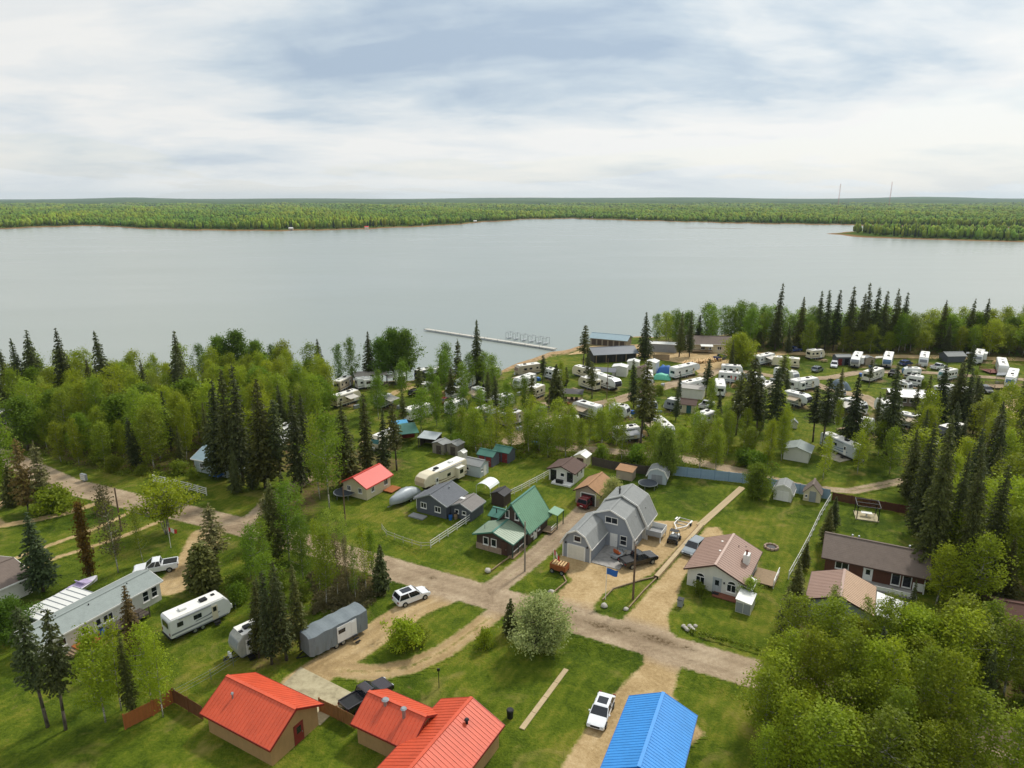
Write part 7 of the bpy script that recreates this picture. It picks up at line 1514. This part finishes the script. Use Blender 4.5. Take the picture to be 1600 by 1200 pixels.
# ------------------------------------------------------------------ groves
LW = 'left wood between road and lake'
grove([(40, 708), (20, 650), (60, 618), (350, 612), (500, 606), (515, 640), (490, 680), (440, 705), (400, 722), (330, 735), (230, 738), (110, 728)], 3.5,
      [(.24, 'aspen', 'aspen', 8, 14, 'green aspen'), (.34, 'aspen', 'lime', 8, 13.5, 'lime aspen'), (.12, 'aspen', 'yellow', 8, 12, 'golden aspen'), (.08, 'tall_round', 'green', 8, 11, 'leafy poplar'), (.15, 'slim', 'dark', 7, 15, 'dark spruce'), (.07, 'thin', 'grey', 8, 12, 'pale birch')], '* in the dense wood between the left road and the lake', LW, wid=1.12)
grove([(100, 736), (230, 745), (330, 752), (330, 735), (230, 728), (120, 722)], 4.4, [(.45, 'spruce', 'dark', 2.5, 7, 'low spruce'), (.55, 'shrub', 'olive', 1.6, 3.2, 'olive bush')], '* at the road edge of the left wood', 'road edge of the left wood')
grove([(560, 640), (690, 622), (800, 630), (830, 660), (800, 690), (690, 700), (640, 690), (560, 690)], 6.0, [(.6, 'aspen', 'green', 8, 12, 'green aspen'), (.25, 'pine', 'dark', 8, 12, 'dark pine'), (.15, 'thin', 'aspen', 7, 10, 'thin birch')], '* among the western campers', 'trees among the western campers')
grove([(690, 708), (720, 690), (820, 686), (1000, 700), (1190, 730), (1180, 745), (1000, 728), (930, 716), (830, 714)], 2.6, [(.6, 'aspen', 'aspen', 7, 10.5, 'green aspen'), (.25, 'thin', 'lime', 7, 10, 'lime birch'), (.15, 'shrub', 'green', 2, 3.4, 'green bush')], '* in the tree belt behind the back fences', 'tree belt behind the back fences', wid=1.15)
grove([(690, 600), (760, 600), (790, 630), (720, 650), (680, 640)], 6, [(1, 'aspen', 'green', 8, 12, 'green aspen')], '* below the lone lakeside spruce', 'aspens below the lone spruce')
grove([(1015, 556), (1100, 541), (1200, 548), (1420, 552), (1420, 536), (1200, 528), (1020, 535)], 4.0, [(.75, 'aspen', 'green', 10, 14, 'green aspen'), (.15, 'aspen', 'lime', 9, 12, 'lime aspen'), (.1, 'spruce', 'dark', 10, 14, 'dark spruce')], '* in the lakeside row behind the lodge', 'lakeside row behind the lodge', wid=1.35)
grove([(1230, 557), (1420, 560), (1420, 550), (1230, 549)], 3.8, [(.60, 'aspen', 'lime', 6.5, 12, 'lime aspen'), (.25, 'aspen', 'aspen', 7, 13, 'green aspen'), (.15, 'slim', 'dark', 8, 11, 'dark spruce')], '* behind the eastern campers', 'trees behind the eastern campers', wid=1.4)
grove([(1400, 560), (1640, 566), (1720, 545), (1640, 530), (1420, 536)], 4.0, [(.58, 'aspen', 'lime', 7.5, 13, 'lime aspen'), (.20, 'aspen', 'aspen', 8, 13, 'green aspen'), (.12, 'tall_round', 'green', 10, 13, 'leafy poplar'), (.1, 'spruce', 'dark', 7, 11, 'dark spruce')], '* in the lakeside wood on the right', 'lakeside wood on the right', wid=1.4)
grove([(1110, 690), (1180, 640), (1230, 650), (1240, 720), (1200, 742), (1120, 722)], 5.0, [(.6, 'aspen', 'lime', 7, 10, 'lime aspen'), (.4, 'thin', 'aspen', 7, 9, 'thin birch')], '* before the eastern campers', 'aspens before the eastern campers')
grove([(1230, 748), (1340, 760), (1400, 745), (1400, 690), (1360, 720), (1250, 740)], 5.0, [(.8, 'aspen', 'aspen', 7, 11, 'green aspen'), (.2, 'thin', 'lime', 7, 9, 'thin birch')], '* around the long silver trailer', 'aspens around the silver trailer')
RW = 'dark wood on the right'
grove([(1412, 790), (1440, 705), (1510, 680), (1640, 640), (1800, 700), (1800, 960), (1560, 950), (1470, 905), (1452, 850)], 4.6, [(.38, 'spruce', 'dark', 8, 14, 'dark spruce'), (.14, 'spruce', 'sprwarm', 9, 15, 'olive spruce'), (.32, 'aspen', 'lime', 8, 12.5, 'lime aspen'), (.16, 'aspen', 'yellow', 8, 11, 'golden aspen')], '* in the mixed wood right of the brown house', RW, wid=1.35)
row([(x, y, t_, 'big' if t_ < 800 else 'spruce', 'dark') for x, y, t_ in ((1446, 908, 640), (1434, 835, 655), (1478, 905, 700), (1508, 935, 690), (1535, 925, 720), (1460, 868, 720), (1500, 870, 660), (1408, 978, 930), (1422, 968, 905))], 'large dark spruce by the right end of the brown house', 'large spruces by the brown house', .8)
grove([(1195, 1075), (1215, 1015), (1260, 1012), (1345, 1030), (1420, 1012), (1540, 1012), (1640, 1010), (1760, 1090), (1700, 1240), (1190, 1240)], 2.1, [(.40, 'aspen', 'lime', 5.5, 9.5, 'lime aspen'), (.20, 'aspen', 'aspen', 5.5, 9, 'green aspen'), (.12, 'round', 'lime', 4.5, 6.5, 'full leafy tree'), (.16, 'thin', 'olive', 4.5, 8, 'sparse birch'), (.12, 'spruce', 'dark', 4, 7, 'young spruce')], '* in the wood at the bottom right corner', 'wood at the bottom right corner', wid=1.3)
grove([(400, 905), (420, 880), (480, 870), (500, 900), (470, 940), (420, 960)], 3.6, [(.6, 'aspen', 'green', 6, 8, 'green aspen'), (.4, 'shrub', 'olive', 2, 3, 'olive bush')], '* before the clump of spruces by the road', 'trees before the spruce clump')
grove([(340, 945), (380, 900), (420, 900), (400, 960)], 3.2, [(1, 'shrub', 'green', 2, 3.4, 'green bush')], '* on the lawn beyond the white trailer', 'bushes beyond the white trailer')
print('trees', NT_COUNT[0])
# ------------------------------------------------------------------ brush
undergrowth('underbrush', [(40, 712), (20, 650), (500, 612), (510, 660), (440, 715), (230, 748), (110, 735)], 700, 1.3, 'olive', 'low olive brush under the left wood')
undergrowth('underbrush', [(690, 712), (720, 690), (1000, 700), (1190, 735), (1180, 746), (930, 720)], 500, 1.1, 'olive', 'low brush in the tree belt behind the back fences')
undergrowth('underbrush', [(1195, 1080), (1215, 1000), (1420, 985), (1640, 1010), (1700, 1220), (1200, 1220)], 650, 1.0, 'olive', 'low brush in the bottom right wood')
undergrowth('underbrush', [(1410, 800), (1440, 705), (1640, 640), (1800, 960), (1560, 950)], 450, 1.1, 'olive', 'low brush in the dark wood on the right')
undergrowth('underbrush', [(490, 960), (480, 900), (560, 850), (612, 885), (600, 935), (540, 965)], 260, .9, 'twigleaf', 'dry brown brush in the roadside thicket')
undergrowth('underbrush', [(1000, 562), (1640, 568), (1640, 530), (1010, 535)], 450, 1.6, 'deep', 'dark brush under the lakeside row')
undergrowth('tall_grass', [(600, 862), (700, 890), (770, 905), (760, 915), (680, 893), (600, 872)], 260, .55, 'lime', 'tall grass in the ditch before the green roofed house')
undergrowth('tall_grass', [(900, 985), (1000, 1020), (1000, 1030), (890, 1000)], 160, .5, 'green', 'tall grass in the ditch below the road')
undergrowth('tall_grass', [(1075, 985), (1250, 1035), (1250, 1050), (1060, 995)], 240, .5, 'olive', 'tall grass in the ditch before the white house')
undergrowth('tall_grass', [(840, 640), (1000, 620), (1180, 660), (1180, 735), (1000, 715), (840, 700)], 420, .7, 'lime', 'rank grass and saplings among the camp aspens')
grove([(800, 690), (850, 668), (1000, 668), (1110, 680), (1190, 720), (1000, 704)], 6.5, [(.7, 'aspen', 'aspen', 6, 10, 'green aspen'), (.3, 'aspen', 'lime', 6, 9, 'lime aspen')], '* between the front campers and the back lane', 'aspens by the front campers', wid=1.2)
grove([(830, 600), (1000, 600), (1550, 600), (1550, 660), (1200, 690), (1000, 672), (830, 655)], 8.5, [(.36, 'pine', 'dark', 7, 12, 'dark pine'), (.24, 'slim', 'dark', 7, 13, 'dark spruce'), (.25, 'aspen', 'aspen', 6, 9, 'green aspen'), (.15, 'shrub', 'olive', 1.6, 2.8, 'olive bush')], '* standing between the camp tracks', 'trees between the camp tracks', pad=0.6)
